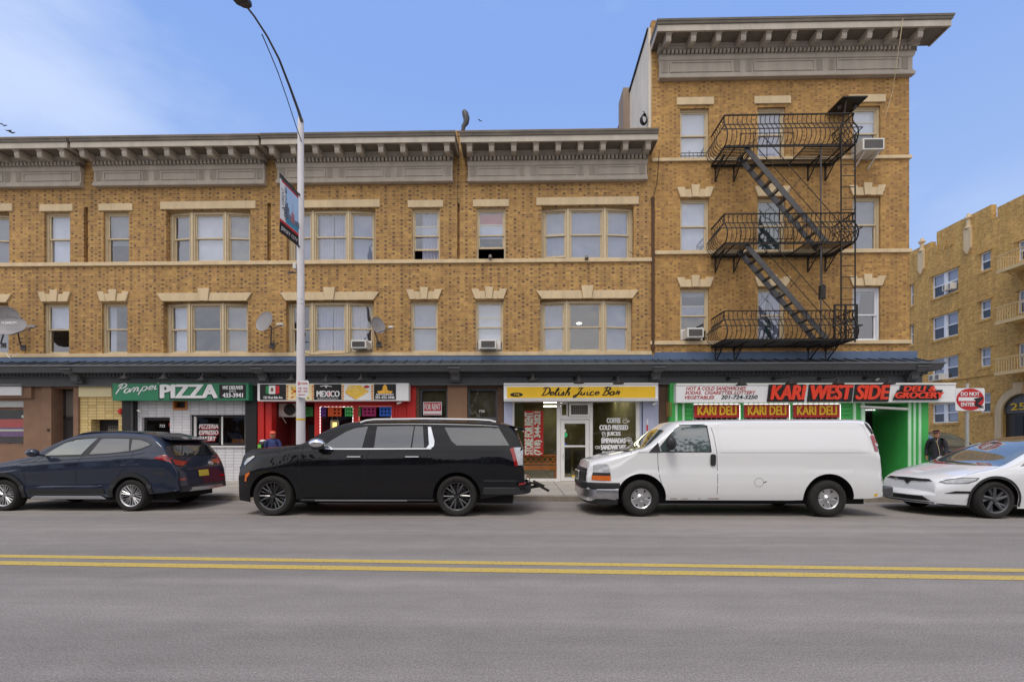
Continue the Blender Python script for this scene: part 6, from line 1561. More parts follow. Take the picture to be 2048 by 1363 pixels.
c.decal([(1.12, -.84), (1.02, -.4), (1.0, 0), (1.02, .4), (1.12, .84), (2.2, .70), (2.3, 0), (2.2, -.70)], 'windscreen', M_CLGL, 'top', off=.006, step=.08)
c.decal([(2.22, -.68), (2.32, 0), (2.22, .68), (3.9, .62), (3.9, -.62)], 'glass_roof', mat('glass_roof', (.16, .05, .04), .03, coat=1., var=0), 'top', off=.006, step=.1)
c.decal([(1.42, 1.03), (1.75, 1.21), (2.15, 1.38), (2.6, 1.47), (3.2, 1.48), (3.9, 1.36), (4.3, 1.17), (3.5, 1.12), (2.2, 1.07)], 'side_window', M_CARGL, off=.006, both=True)
c.decal([(.07, .70), (.18, .755), (.38, .80), (.64, .80), (.58, .745), (.44, .685), (.15, .665)], 'headlight_rim', M_TRIM, off=.006, both=True)
c.decal([(.09, .70), (.20, .745), (.38, .787), (.61, .79), (.55, .745), (.42, .695), (.16, .675)], 'headlight', M_LAMP, off=.010, both=True)
c.decal([(-.60, .70), (0, .675), (.60, .70), (.50, .735), (.0, .745), (-.50, .735)], 'nose_slot', M_SBLACK, 'front', off=.012)
c.decal([(-.11, .70), (.11, .70), (.0, .60)], 'nose_slot_point', M_SBLACK, 'front', off=.013)
q = MB(); xb = -.245; q.prism([(-.045, .735), (.045, .735), (.045, .72), (.012, .72), (.0, .655), (-.012, .72), (-.045, .72)], 'x', xb, xb+.008); c.place(q, 'badge', M_CHROME)
c.decal([(-.62, .31), (.62, .31), (.50, .40), (-.50, .40)], 'lower_intake', M_SBLACK, 'front', off=.014)
c.decal([(.10, .475), (.26, .53), (.50, .535), (.49, .49), (.30, .485)], 'air_slot', M_SEAM, off=.010, both=True)
c.decal([(.02, .215), (.60, .195), (.60, .245), (.02, .27)], 'splitter', M_TRIM, off=.012, both=True); c.decal([(-.66, .26), (.66, .26), (.66, .29), (-.66, .29)], 'splitter', M_TRIM, 'front', off=.02)
c.line([(.50, .53), (.47, .42), (.42, .34)], w=.006, both=True)
c.line([(-.72, .715), (-.35, .735), (.0, .74)], 'bonnet_seam', d='front', w=.006) if False else None
c.decal([(1.46, .80), (1.56, .82), (1.60, .80), (1.53, .765)], 'repeater_camera', M_TRIM, off=.010, both=True)
for wx, wz in wt:
    out_, in_ = [], []
    for k in range(19): t = pi*k/18; out_.append((wx+.475*cos(t), wz+.475*sin(t))); in_.append((wx+.432*cos(t), wz+.432*sin(t)))
    c.decal(archq(out_, in_, .24), 'arch_cladding', M_TRIM, off=.010, both=True, step=.04)
c.mirror((1.75, 1.10), (.12, .10, .07), P_PEARL, y=c.W+.02)
c.line([(.35, -.84), (.62, -.86), (1.05, -.88)], 'bonnet_seam', d='top', w=.007); c.line([(.35, .84), (.62, .86), (1.05, .88)], 'bonnet_seam', d='top', w=.007)
# ---- dark vehicle parked in the side street
xx, yy = 17.0, 18.2
Rm = Matrix(((0, -1, 0, xx+.95), (1, 0, 0, yy), (0, 0, 1, 0), (0, 0, 0, 1)))   # nose towards -y
top = [(0, .8), (.03, 1.05), (.3, 1.18), (.9, 1.28), (1.15, 1.34), (1.6, 1.68), (2.0, 1.90), (2.4, 1.98), (3.4, 1.98), (4.4, 1.90), (4.8, 1.5), (4.9, 1.0)]
dk = Car('dark_suv', 'dark SUV parked in the side street behind the pedestrian', 'suv', 0, 0, 4.9, 1.9, top, [(0, .9), (1.2, 1.22), (4.9, 1.25)], [(0, .35), (4.9, .4)], [(.95, .37), (3.75, .37)], .37, .45, P_DARK, rot=Rm, tumble=.3)
dk.all_wheels(.37, .25, 'black', .24)
dk.decal([(1.22, -.75), (1.12, 0), (1.22, .75), (1.92, .62), (1.98, 0), (1.92, -.62)], 'windscreen', M_CLGL, 'top', off=.006)
for sgn in (1,): dk.decal([(1.6, 1.30), (1.95, 1.62), (2.3, 1.80), (3.9, 1.80), (4.4, 1.55), (4.5, 1.32)], 'side_window', M_CARGL, off=.006, both=True)
# ------------------------------------------------------------------ fire escape on the corner building
FE = thing('fire_escape', 'black iron fire escape with three bellied balconies and two stairs', 'fire escape', (X(1545), D-.02, UZ(1560, 700, D)))
P_ = 1.07
fx0, fx1 = X(1422), X(1663)
xs_l, xs_r = X(1500, P_), X(1612, P_)      # stair well
lv = []
for zf, zr, op in ((UZ(1560, 679, D-P_), UZ(1560, 621, D-P_), 0), (UZ(1560, 486, D-P_), UZ(1560, 427, D-P_), 1), (UZ(1560, 291.5, D-P_), UZ(1560, 229, D-P_), 1)): lv.append((zf, zr))
for li, (zf, zr) in enumerate(lv):
    m = MB(); y0, y1 = D-P_, D-.02
    m.bar((fx0, y0, zf), (fx1, y0, zf), .03, .07); m.bar((fx0, y1, zf), (fx1, y1, zf), .03, .07); m.bar((fx0, y0, zf), (fx0, y1, zf), .03, .07); m.bar((fx1, y0, zf), (fx1, y1, zf), .03, .07)
    n = 13
    for k in range(n):
        y = y0+(y1-y0)*(k+.5)/n
        if li == 0 or y > D-.38: m.bar((fx0, y, zf+.02), (fx1, y, zf+.02), .035, .012)
        else: m.bar((fx0, y, zf+.02), (xs_l, y, zf+.02), .035, .012); m.bar((xs_r, y, zf+.02), (fx1, y, zf+.02), .035, .012)
    for x in (fx0+.35, xs_l, (xs_l+xs_r)/2, xs_r, fx1-.35):
        if li and xs_l < x < xs_r: m.bar((x, D-.38, zf-.015), (x, y1, zf-.015), .03, .03)
        else: m.bar((x, y0, zf-.015), (x, y1, zf-.015), .03, .03)
    m.build('platform', M_IRON, FE)
    h = zr-zf; r = MB()
    r.bar((fx0, y0, zr), (fx1, y0, zr), .045, .03); r.bar((fx0, y0, zr), (fx0, y1, zr), .045, .03); r.bar((fx1, y0, zr), (fx1, y1, zr), .045, .03)
    prof = [(0, 1.0), (-.05, .93), (-.06, .82), (.0, .70), (.10, .56), (.18, .42), (.21, .28), (.18, .14), (.09, .04), (.0, .0)]
    def belly(px, py, ox, oy, w=.016):
        pts = [(px+ox*a, py+oy*a, zf+h*f) for a, f in prof]
        for a, b in zip(pts, pts[1:]): r.bar(a, b, w, w)
    n = 28
    for k in range(n+1): belly(fx0+(fx1-fx0)*k/n, y0, 0, -1, .03 if k in (0, n) else .016)
    for k in range(1, 8):
        y = y0+(y1-y0)*k/8; belly(fx0, y, -1, 0); belly(fx1, y, 1, 0)
    for f, o in ((.45, .165), (.70, .0)):
        r.bar((fx0-o*.9, y0-o, zf+h*f), (fx1+o*.9, y0-o, zf+h*f), .014, .03); r.bar((fx0-o, y0-o, zf+h*f), (fx0-o, y1, zf+h*f), .014, .03); r.bar((fx1+o, y0-o, zf+h*f), (fx1+o, y1, zf+h*f), .014, .03)
    if li:   # guard rail round the stair well
        yw = D-.40
        for zz_ in (.45, .85): r.bar((xs_l, yw, zf+h*zz_), (xs_r, yw, zf+h*zz_), .02, .02)
        for k in range(5): x = xs_l+(xs_r-xs_l)*k/4; r.bar((x, yw, zf), (x, yw, zf+h*.85), .018)
    r.build('railing', M_IRON, FE)
    for px in (1430, 1467, 1615, 1650):
        x = X(px); b = MB(); zb = zf-.55
        b.bar((x, D-.02, zf-.05), (x, D-.02, zb), .035, .05); b.bar((x, D-.02, zf-.06), (x, D-.75, zf-.06), .03, .04); b.bar((x, D-.03, zb), (x, D-.70, zf-.07), .03, .03)
        c = [(x, D-.17+.10*cos(t*pi/6), zf-.20+.10*sin(t*pi/6)) for t in range(13)]
        b.tube(c, .010, 4); c = [(x, D-.38+.06*cos(t*pi/6), zf-.15+.06*sin(t*pi/6)) for t in range(13)]; b.tube(c, .010, 4)
        b.build('wall_bracket', M_IRON, FE)
for (zt, zb) in ((lv[2][0], lv[1][0]), (lv[1][0], lv[0][0])):
    s_ = MB(); xa, xb = X(1490, .95), X(1652, .95); ya, yb = D-1.0, D-.50
    for y in (ya, yb): s_.bar((xa, y, zt), (xb, y, zb+.02), .025, .17)
    n = 11
    for k in range(n):
        t = (k+.6)/n; x = xa+(xb-xa)*t; z = zt+(zb-zt)*t
        for q in (-.06, 0, .06): s_.box(x+q-.016, x+q+.016, ya, yb, z-.006, z+.006)
        s_.bar((x, ya, z-.02), (x, yb, z-.02), .02)
    st = s_.build('stair', M_IRONG, FE)
    h_ = MB()
    for y in (ya, yb):
        o = Vector((.62, 0, .42)); A_ = Vector((xa, y, zt))+o*.9; B_2 = Vector((xb, y, zb))+o
        h_.bar(A_, B_2, .018); mid = A_.lerp(B_2, .45); h_.bar(mid, Vector((xa, y, zt)).lerp(Vector((xb, y, zb)), .5), .016)
        h_.bar(A_, Vector((xa, y, zt+.03)), .016)
    h_.build('handrail', M_IRON, st)
l_ = MB(); zt, zb = lv[2][0]+.3, lv[0][0]-.1; xa, xb = X(1681, 1.1), X(1709, 1.1); y = D-1.13
for x in (xa, xb): l_.bar((x, y, zt), (x, y, zb), .03, .035)
k = zt-.25
while k > zb: l_.bar((xa, y, k), (xb, y, k), .02); k -= .36
l_.build('drop_ladder', M_IRON, FE)
g_ = MB(); x0, x1 = X(1665, 1.0), X(1709, 1.0); zf = lv[0][0]
for x in (x0, (x0+x1)/2, x1): g_.bar((x, D-1.1, zf), (x, D-1.1, zf+1.12), .05, .05)
g_.bar((x0, D-1.1, zf+1.10), (x1, D-1.1, zf+1.10), .045); g_.bar((x0, D-1.1, zf+.6), (x1, D-1.1, zf+.6), .03)
g_.bar((x0, D-1.08, zf-.02), (x1+.05, D-.05, zf-.02), .05, .09); g_.build('ladder_gate', M_IRON, FE)
p_ = MB(); x = X(1641, 1.0); p_.tube([(x, D-1.02, lv[2][0]+.1), (x, D-1.02, lv[0][0]+.3)], .022, 8); p_.build('counterweight_rod', M_IRONG, FE)
c_ = MB(); zc0, zc1 = UZ(1645, 597, D-1), UZ(1645, 571, D-1); x = X(1645, 1.0); c_.tube([(x, D-.98, zc0), (x, D-.98, zc1)], .10, 14); c_.tube([(x, D-.98, zc1), (x, D-.98, zc1+.06)], [.10, .02], 14); c_.tube([(x, D-.98, zc1+.05), (x, D-.98, lv[1][0])], .012, 6)
c_.build('counterweight', M_IRON, FE, smooth=True)
h_ = MB(); zh = UZ(1675, 215, D-.3); xa, xb = X(1652), X(1699)
h_.prism([(D, zh+.02), (D-.85, zh-.02), (D-.85, zh-.06), (D, zh-.03)], 'x', xa, xb); h_.bar((xa+.05, D-.1, zh-.05), (xa+.05, D-.7, zh-.04), .05); h_.bar((xb-.05, D-.1, zh-.05), (xb-.05, D-.7, zh-.04), .05)
h_.build('hatch_hood', M_IRON, FE)
for x in (xa+.15, xb-.15): MB().tube([(x, D-.45, zh-.06), (x, D-.45, zh-.16)], [.07, .05], 10).build('floodlight', M_IRONG, FE)
g_ = MB(); r_ = [(X(1648), D-.75, lv[2][0]+.2), (X(1662), D-.75, zh-.05)]; g_.bar(r_[0], r_[1], .035); g_.build('hood_post', M_IRON, FE)
# small window guard in the top left window, brace in the next
wg = MB(); a, b = X(1363), X(1412)
for z_ in (UZ(1560, 302, D), UZ(1560, 308, D)): wg.bar((a, D+.05, z_), (b, D+.05, z_), .018)
for k in range(7): wg.bar((a+(b-a)*k/6, D+.05, UZ(1560, 297 if k in (2, 5) else 302, D)), (a+(b-a)*k/6, D+.05, UZ(1560, 314, D)), .014)
tag(wg.build('window_guard', M_IRON), 'low black iron guard across the bottom of the top left window of the corner building', 'guard')
# ------------------------------------------------------------------ window air conditioners
def aircon(label, px0, px1, py0, py1, ref, body=M_ACP, sup=False, out=.32):
    x0, x1, z0, z1 = X(px0, out*.6), X(px1, out*.6), UZ(ref, py1, D-out), UZ(ref, py0, D-out)
    t = thing('air_conditioner', label, 'air conditioner', ((x0+x1)/2, D, z0), 'window air conditioners')
    m = MB(); m.box(x0, x1, D-out, D+.12, z0, z1); m.build('casing', body, t, bevel=.015)
    g = MB(); g.box(x0+.05, x1-.05, D-out-.006, D-out, z0+.05, z1-.05); g.build('grille', M_GRILL, t)
    f = MB()
    for k in range(9): z = z0+.06+(z1-z0-.12)*k/8; f.box(x0+.06, x1-.06, D-out-.012, D-out-.006, z-.006, z+.004)
    f.build('fins', M_IRONG, t)
    if sup:
        for x in (x0+.12, x1-.12): s_ = MB(); s_.bar((x, D-out+.05, z0), (x-.05, D-.02, z0-.35), .03); s_.bar((x-.05, D-out+.1, z0-.02), (x-.05, D, z0-.02), .03); s_.build('support_bracket', M_WHITE, t)
    return t
aircon('white window air conditioner in the bay window beside the right hand satellite dish', 704, 735, 679.5, 696, 720)
aircon('white window air conditioner in the lower single window above the brown shop pier', 960, 993, 678.5, 697, 980)
aircon('window air conditioner in the lower left window of the corner building', 1372, 1405, 655, 674.5, 1390)
aircon('big white window air conditioner on brackets high by the top right fire escape railing', 1716, 1759, 276, 299, 1740, sup=True, out=.55)
def infill(px0, px1, py0, py1, ref, parent): MB().box(X(px0), X(px1), D+.12, D+.16, UZ(ref, py1, D), UZ(ref, py0, D)).build('infill_panel', M_WHITE, parent)
infill(956, 961, 680, 697, 980, BL['D']); infill(991, 1001, 680, 697, 980, BL['D']); infill(1362, 1373, 657, 678, 1390, E); infill(1404, 1408, 657, 678, 1390, E); infill(732, 741, 680, 696, 720, BL['C'])
# ------------------------------------------------------------------ satellite dishes
def dish(label, px, py, ref, r, foot, direction, yo=.55, m=M_GREYD, rx=1.0, lnbcol=None, back=False):
    c = U(px, py, D-yo); f = U(foot[0], foot[1], D)
    t = thing('satellite_dish', label, 'satellite dish', tuple(f), 'satellite dishes on the facade')
    d = Vector(direction).normalized(); q = d.to_track_quat('Z', 'Y').to_matrix().to_4x4()
    T = Matrix.Translation(c) @ q
    m_ = MB(); m_.T = T; m_.lathe([(0.001, -.10*r), (r*.35, -.085*r), (r*.7, -.04*r), (r*.95, .02*r), (r, .05*r), (r*1.01, .035*r), (r*.7, -.07*r), (.001, -.13*r)], (0, 0, 0), 'z', 36)
    for k, v in enumerate(m_.v): pass
    m_.build('reflector', m, t, smooth=60)
    a = MB(); a.tube([c-d*.1*r, c-d*.25+Vector((0, .05, -.05)), Vector((f.x, D-.10, f.z+.05)), Vector((f.x, D-.02, f.z))], .022, 8); a.box(f.x-.09, f.x+.09, D-.03, D-.002, f.z-.10, f.z+.08); a.build('mast', M_IRONG, t, smooth=True)
    return t, c, d, T
t, c, d, T = dish('round grey satellite dish between the pizza building bay and the restaurant bay', 529, 642.5, 530, .36, (545, 690), (-.35, -1, .25))
a = MB(); lp = U(563, 648, D-1.05); a.tube([c-Vector((0, -.02, .33)), lp-Vector((0, 0, .05))], .014, 6); a.build('feed_arm', M_IRONG, t)
a = MB(); a.tube([lp-d*.05, lp+Vector((-.12, .15, .02))], [.05, .035], 8); a.box(lp.x-.16, lp.x+.05, lp.y-.03, lp.y+.05, lp.z-.02, lp.z+.03); a.build('receiver', M_ACP, t)
t, c, d, T = dish('narrow grey satellite dish seen edge on beside the restaurant bay window', 755.5, 650, 750, .29, (758, 688), (.80, -.6, .15), yo=.35)
a = MB(); lp = U(782, 654, D-.75); a.tube([c-Vector((0, -.02, .26)), lp-Vector((0, 0, .03))], .013, 6); a.build('feed_arm', M_IRONG, t)
MB().tube([lp-Vector((.08, 0, 0)), lp+Vector((.06, 0, .0))], [.035, .045], 8).build('receiver', M_ACP, t)
t, c, d, T = dish('wide grey satellite dish with white lettering cut off at the left edge', 18, 651, 60, .54, (47, 694), (.12, -1, .20), yo=.75)
for ob in [o for o in t.children if o.name.startswith('reflector')]:
    for v in ob.data.vertices:      # oval reflector, flattened top to bottom
        g = v.co+LOC[t.name]-c; g.z *= .62; g.x *= 1.05; v.co = c+g-LOC[t.name]
a = MB(); lp = U(68, 652, D-1.1); a.tube([c-Vector((-.1, 0, .3)), lp-Vector((.05, 0, .05))], .016, 6); a.build('feed_arm', M_IRONG, t)
MB().box(lp.x-.22, lp.x+.06, lp.y-.04, lp.y+.04, lp.z-.04, lp.z+.03).build('receiver', M_GREYD, t)
letter('TE SAMSCITY', t, M_SWHITE, U(5, 645, D-.8).x, U(36, 645, D-.8).x, U(20, 648, D-.8).z, U(20, 643.5, D-.8).z, D-.83, bold=.02, name='lettering')
t2, c, d, T = dish('small second dish standing behind the wide grey dish at the left edge', 15, 630, 60, .30, (8, 690), (.9, -.6, .1), yo=.45)
# ------------------------------------------------------------------ gooseneck sign lamps
M_LAMPB = mat('lamp_black', K(26,24,25), .6, var=.1)
def goose(label, px_lamp, py_lamp, px_base, py_base, ref):
    yb = D-.15; b = U(px_base, py_base, yb); l = U(px_lamp, py_lamp, D-1.0)
    t = thing('sign_lamp', label, 'sign lamp', tuple(b), 'black gooseneck lamps above the shop signs')
    a = MB(); k = b.lerp(l, .5)+Vector((0, 0, .08)); a.tube([b, b+Vector((0, -.08, .01)), k, l+Vector((0, .04, .16)), l+Vector((0, .0, .10))], .016, 8)
    a.build('arm', M_IRON, t, smooth=True)
    MB().lathe([(.0, 0), (.07, 0), (.07, -.03), (0, -.04)], b, 'y', 14).build('wall_plate', M_IRON, t)
    s_ = MB(); s_.lathe([(.025, .12), (.035, .06), (.06, .04), (.09, .0), (.175, -.06), (.18, -.08), (.165, -.07), (.05, -.02), (0.001, -.02)], l, 'z', 20); s_.build('shade', M_LAMPB, t, smooth=40)
spots = [('P', 249, 753.5, 302, 753, 350), ('P', 327.5, 754, 376, 753, 350), ('P', 404, 757, 449, 753, 350),
 ('M', 583, 757, 611, 753, 720), ('M', 652, 760, 679, 754, 720), ('M', 722, 757, 748, 755, 720),
 ('J', 1066, 757, 1058, 756, 1110), ('J', 1158, 761, 1149, 756, 1110), ('J', 1237, 762, 1229, 756, 1110),
 ('K', 1483, 765, 1456, 757, 1560), ('K', 1582, 763, 1546, 757, 1560), ('K', 1676, 763, 1638, 757, 1560), ('K', 1778, 763, 1729, 756, 1560)]
nm = {'P': 'green pizza sign', 'M': 'restaurant sign with food pictures', 'J': 'yellow juice bar sign', 'K': 'white deli sign'}
od = ['leftmost', 'second', 'third', 'fourth']; cnt = {}
for k_, a, b, c_, d_, r_ in spots:
    i = cnt.get(k_, 0); cnt[k_] = i+1
    last = {'P': 2, 'M': 2, 'J': 2, 'K': 3}[k_]
    goose('black gooseneck lamp over the %s, %s' % (nm[k_], 'rightmost of its row' if i == last else od[i]+' from the left' if i else 'leftmost of its row'), a, b, c_, d_, r_)
# ------------------------------------------------------------------ street lamp with banner and parking sign
YP = 12.15
def PX(px): return UX(px, YP)
def PZ(px, py): return UZ(px, py, YP)
xp = PX(601.5)
M_POLE = mat('pole_paint', K(216,212,214), .5, var=.10, scale=5, bump=.05, streak=1)
SL = thing('street_lamp', 'tall pale grey street lamp pole with a long thin curved arm', 'street lamp', (xp, YP, .15))
zt = PZ(606, 240)
m = MB(); m.lathe([(.118, .15), (.118, .6), (.110, 2.5), (.097, 5), (.078, zt-.3), (.073, zt), (.06, zt+.05), (0.001, zt+.07)], (xp, YP, 0), 'z', 24); 
m.build('pole', M_POLE, SL, smooth=True)
m = MB(); m.lathe([(.24, .15), (.24, .22), (.19, .30), (.16, .62), (.137, .66)], (xp, YP, 0), 'z', 24); m.build('base_cover', M_POLE, SL, smooth=30)
MB().lathe([(.117, PZ(601, 840)), (.117, PZ(601, 836.5))], (xp, YP, 0), 'z', 24).build('yellow_tape', M_SYEL, SL)
for pz in (256, 385, 500, 578, 601, 610): z_ = PZ(603, pz); r_ = .121-.0048*PZ(603, pz); MB().lathe([(r_, z_), (r_, z_+.035)], (xp, YP, 0), 'z', 20).build('steel_band', M_IRONG, SL)
# arm reaching over the street
AY = [YP, YP-.3, YP-.9, YP-1.7, YP-2.6, YP-3.3]
def AP(px, py, y): return U(px, py, y)
arm = [AP(604, 244, YP-.05), AP(597, 222, YP-.15), AP(580, 175, YP-.6), AP(558, 118, YP-1.3), AP(534, 72, YP-2.1), AP(508, 32, YP-2.9), AP(492, 12, YP-3.3)]
m = MB(); m.tube(arm, [.042, .036, .030, .026, .022, .02, .02], 10); m.build('arm', M_IRONG, SL, smooth=True)
st = [AP(603, 283, YP-.08), AP(592, 252, YP-.2), AP(575, 200, YP-.5), AP(556, 145, YP-1.2), AP(540, 106, YP-1.6), AP(524, 69, YP-2.3)]
MB().tube(st, .012, 6).build('stay_rod', M_IRON, SL)
q = MB(); e = arm[-1]; dr = (arm[-1]-arm[-2]).normalized(); sdv = Vector((0, 0, 1)).cross(dr).normalized(); up = dr.cross(sdv)
hd = MB(); hd.T = Matrix(((dr.x, sdv.x, up.x, e.x), (dr.y, sdv.y, up.y, e.y), (dr.z, sdv.z, up.z, e.z), (0, 0, 0, 1)))
hd.prism([(-.02, -.05), (.10, -.14), (.55, -.15), (.68, -.08), (.68, .08), (.55, .15), (.10, .14), (-.02, .05)], 'z', -.04, .05); hd.build('luminaire', M_IRON, SL, bevel=.02)
# banner
bt = thing('street_banner', 'vertical white blue and black city banner with red stripe on the lamp pole', 'banner', (PX(578), YP-.02, PZ(578, 490)))
def BQ(u, v):      # u 0..1 from the free edge to the pole, v 0..1 up; the cloth swings towards the street
    A0, A1 = U(559, 462, YP-.75), U(597, 492, YP-.12); B0, B1 = U(559.5, 347, YP-.75), U(598, 388, YP-.12)
    p = A0.lerp(A1, u).lerp(B0.lerp(B1, u), v); return p+Vector((0, .02*sin(3*v+2*u), 0))
def bpatch(u0, u1, v0, v1, m, nm_, dy=0., n=6):
    mb = MB()
    for i in range(n):
        for j in range(n):
            a, b, c2, d2 = u0+(u1-u0)*i/n, u0+(u1-u0)*(i+1)/n, v0+(v1-v0)*j/n, v0+(v1-v0)*(j+1)/n; o = Vector((0, -dy, 0))
            mb.face([BQ(a, c2)+o, BQ(b, c2)+o, BQ(b, d2)+o, BQ(a, d2)+o])
    return mb.build(nm_, m, bt, smooth=True)
bpatch(0, 1, 0, 1, M_SWHITE, 'cloth'); bpatch(.3, 1, .25, .9, mat('banner_sky', K(170,200,235), .7, var=.1), 'sky_print', .004); bpatch(0, 1, .93, 1, M_IRONG, 'top_hem', .005)
bpatch(.1, 1, .90, .93, M_REDS, 'red_stripe', .006); bpatch(0, 1, .0, .19, M_SBLACK, 'black_band', .005); bpatch(0, 1, .19, .235, M_REDS, 'red_stripe', .006)
bpatch(.3, 1, .24, .34, mat('banner_teal', K(70,140,170), .7, var=.3, scale=9), 'water_print', .006)
sk = MB(); rr = random.Random(3)
for k in range(12): u = .22+.07*k; h = (.5+.12*sin(k*.9)) if k < 5 else .44; a, b = u, u+.055; sk.face([BQ(a, .33)-Vector((0, .008, 0)), BQ(b, .33)-Vector((0, .008, 0)), BQ(b, h+rr.uniform(-.03, .03))-Vector((0, .008, 0)), BQ(a, h)-Vector((0, .008, 0))])
sk.build('skyline_print', mat('skyline', K(80,86,104), .7, var=.5, scale=20), bt)
sk = MB(); sk.face([BQ(.58, .34)-Vector((0, .011, 0)), BQ(.78, .34)-Vector((0, .011, 0)), BQ(.76, .52)-Vector((0, .011, 0)), BQ(.62, .52)-Vector((0, .011, 0))]); sk.face([BQ(.67, .5)-Vector((0, .011, 0)), BQ(.70, .5)-Vector((0, .011, 0)), BQ(.69, .80)-Vector((0, .011, 0))]); sk.build('tower_print', mat('tower_pink', K(170,110,120), .7, var=.4, scale=20), bt)
def bx(p):
    u, v = p.x, p.z; return BQ(u, v)+Vector((0, p.y-.010, 0))
letter('A GREAT', bt, M_SBLACK, .10, .22, .42, .80, 0, bold=0, rot=90, xf=bx, depth=.002)
letter('PLACE TO BE!', bt, M_SBLACK, .26, .38, .28, .88, 0, rot=90, xf=bx, depth=.002)
letter('JERSEY CITY', bt, M_SWHITE, .08, .95, .04, .12, 0, xf=bx, depth=.002)
hb = MB()
for (px, py) in ((598, 388), (597, 492)): a = U(px, py, YP-.12); hb.bar(a, (xp, YP, a.z), .04); 
hb.bar(BQ(0, 1), BQ(1, 1), .02); hb.bar(BQ(0, 0), BQ(1, 0), .02); hb.build('banner_arm', M_IRON, bt)
# parking sign
ps = thing('parking_sign', 'white parking sign with red print and arrow on the lamp pole', 'sign', (PX(606), YP-.16, PZ(606, 797)))
yq = YP-.18; c0 = lambda px, py: (U(px, py, yq).x, U(px, py, yq).z)
MB().prism([c0(594, 761), c0(615, 760), c0(617.5, 763), c0(617.5, 788), c0(611, 796), c0(600, 794), c0(592.5, 792), c0(592, 763)], 'y', yq, yq+.006).build('plate', M_SWHITE, ps)
q = MB(); a, b = c0(595.5, 769.5), c0(599.5, 763); q.box(a[0], b[0], yq-.003, yq-.001, a[1], b[1]); q.build('red_square', M_REDS, ps)
letter('P', ps, M_SWHITE, a[0]+.012, b[0]-.012, a[1]+.01, b[1]-.01, yq-.004, depth=.001)
for tx, px0, px1, py1, py0 in (('NO PARKING', 600.5, 615, 768.5, 764), ('TUES - THUR', 596, 615, 778, 774), ('8AM - 10AM', 596, 615, 784, 780)):
    a, b = c0(px0, py1), c0(px1, py0); letter(tx, ps, M_REDS, a[0], b[0], a[1], b[1], yq-.002, depth=.002)
a, b = c0(598, 789.5), c0(610, 788); q = MB(); q.box(a[0], b[0], yq-.004, yq-.001, a[1], b[1]); q.prism([(a[0]-.02, (a[1]+b[1])/2), (a[0]+.01, b[1]+.012), (a[0]+.01, a[1]-.012)], 'y', yq-.004, yq-.001); q.build('arrow', M_REDS, ps)
# camera bracket on the pole
pb = thing('pole_box', 'small white junction box and bracket clamped to the lamp pole', 'junction box', (PX(591), YP-.05, PZ(591, 545)))
MB().box(PX(588), PX(594), YP-.08, YP+.05, PZ(591, 539), PZ(591, 527)).build('box', M_ACP, pb, bevel=.01); q = MB(); q.bar((PX(579), YP-.1, PZ(579, 548)), (PX(596), YP, PZ(596, 545)), .03); q.bar((PX(579), YP-.1, PZ(579, 550)), (PX(590), YP-.1, PZ(590, 545)), .02); q.build('bracket', M_IRONG, pb)
# ------------------------------------------------------------------ do-not-enter sign at the corner
yz = 12.1; dn = thing('no_entry_sign', 'red and white DO NOT ENTER sign with a black scrawl on a steel post', 'sign', (UX(1936, yz), yz, .15))
def dz_(px, py): return (U(px, py, yz-.05).x, U(px, py, yz-.05).z)
xq = UX(1934, yz); MB().box(xq-.035, xq+.035, yz-.02, yz+.02, .15, UZ(1936, 767, yz)).build('post', M_ALU, dn)
a, b = dz_(1911, 821), dz_(1969.5, 775.5); yq = yz-.05
MB().prism(rrect(a[0], b[0], a[1], b[1], .04), 'y', yq, yq+.01).build('plate', M_SWHITE, dn)
cx, cz = (a[0]+b[0])/2, (a[1]+b[1])/2; rx_, rz_ = (b[0]-a[0])*.475, (b[1]-a[1])*.485
MB().prism([(cx+rx_*cos(t*pi/24), cz+rz_*sin(t*pi/24)) for t in range(48)], 'y', yq-.004, yq-.001).build('red_disc', mat('sign_disc_red', K(190,30,36), .4, var=.05), dn)
MB().box(cx-rx_*.85, cx+rx_*.78, yq-.008, yq-.005, cz-.04, cz+.055).build('white_bar', M_SWHITE, dn)
letter('DO NOT', dn, M_SWHITE, cx-rx_*.68, cx+rx_*.65, cz+rz_*.32, cz+rz_*.66, yq-.005, depth=.003, bold=.02); letter('ENTER', dn, M_SWHITE, cx-rx_*.66, cx+rx_*.30, cz-rz_*.62, cz-rz_*.28, yq-.005, depth=.003, bold=.02)
sc = MB(); sc.prism([(cx+.08, cz+.02), (cx+.32, cz+.07), (cx+.30, cz+.0), (cx+.18, cz-.10), (cx+.34, cz-.22), (cx+.10, cz-.16), (cx+.14, cz-.05)], 'y', yq-.012, yq-.010)
for k in range(9): sc.sphere((cx+.24+.03*(k % 4), yq-.006, cz-.17-.04*(k//4)), (.011, .002, .011), 8, 4)
sc.build('black_scrawl', M_SBLACK, dn)
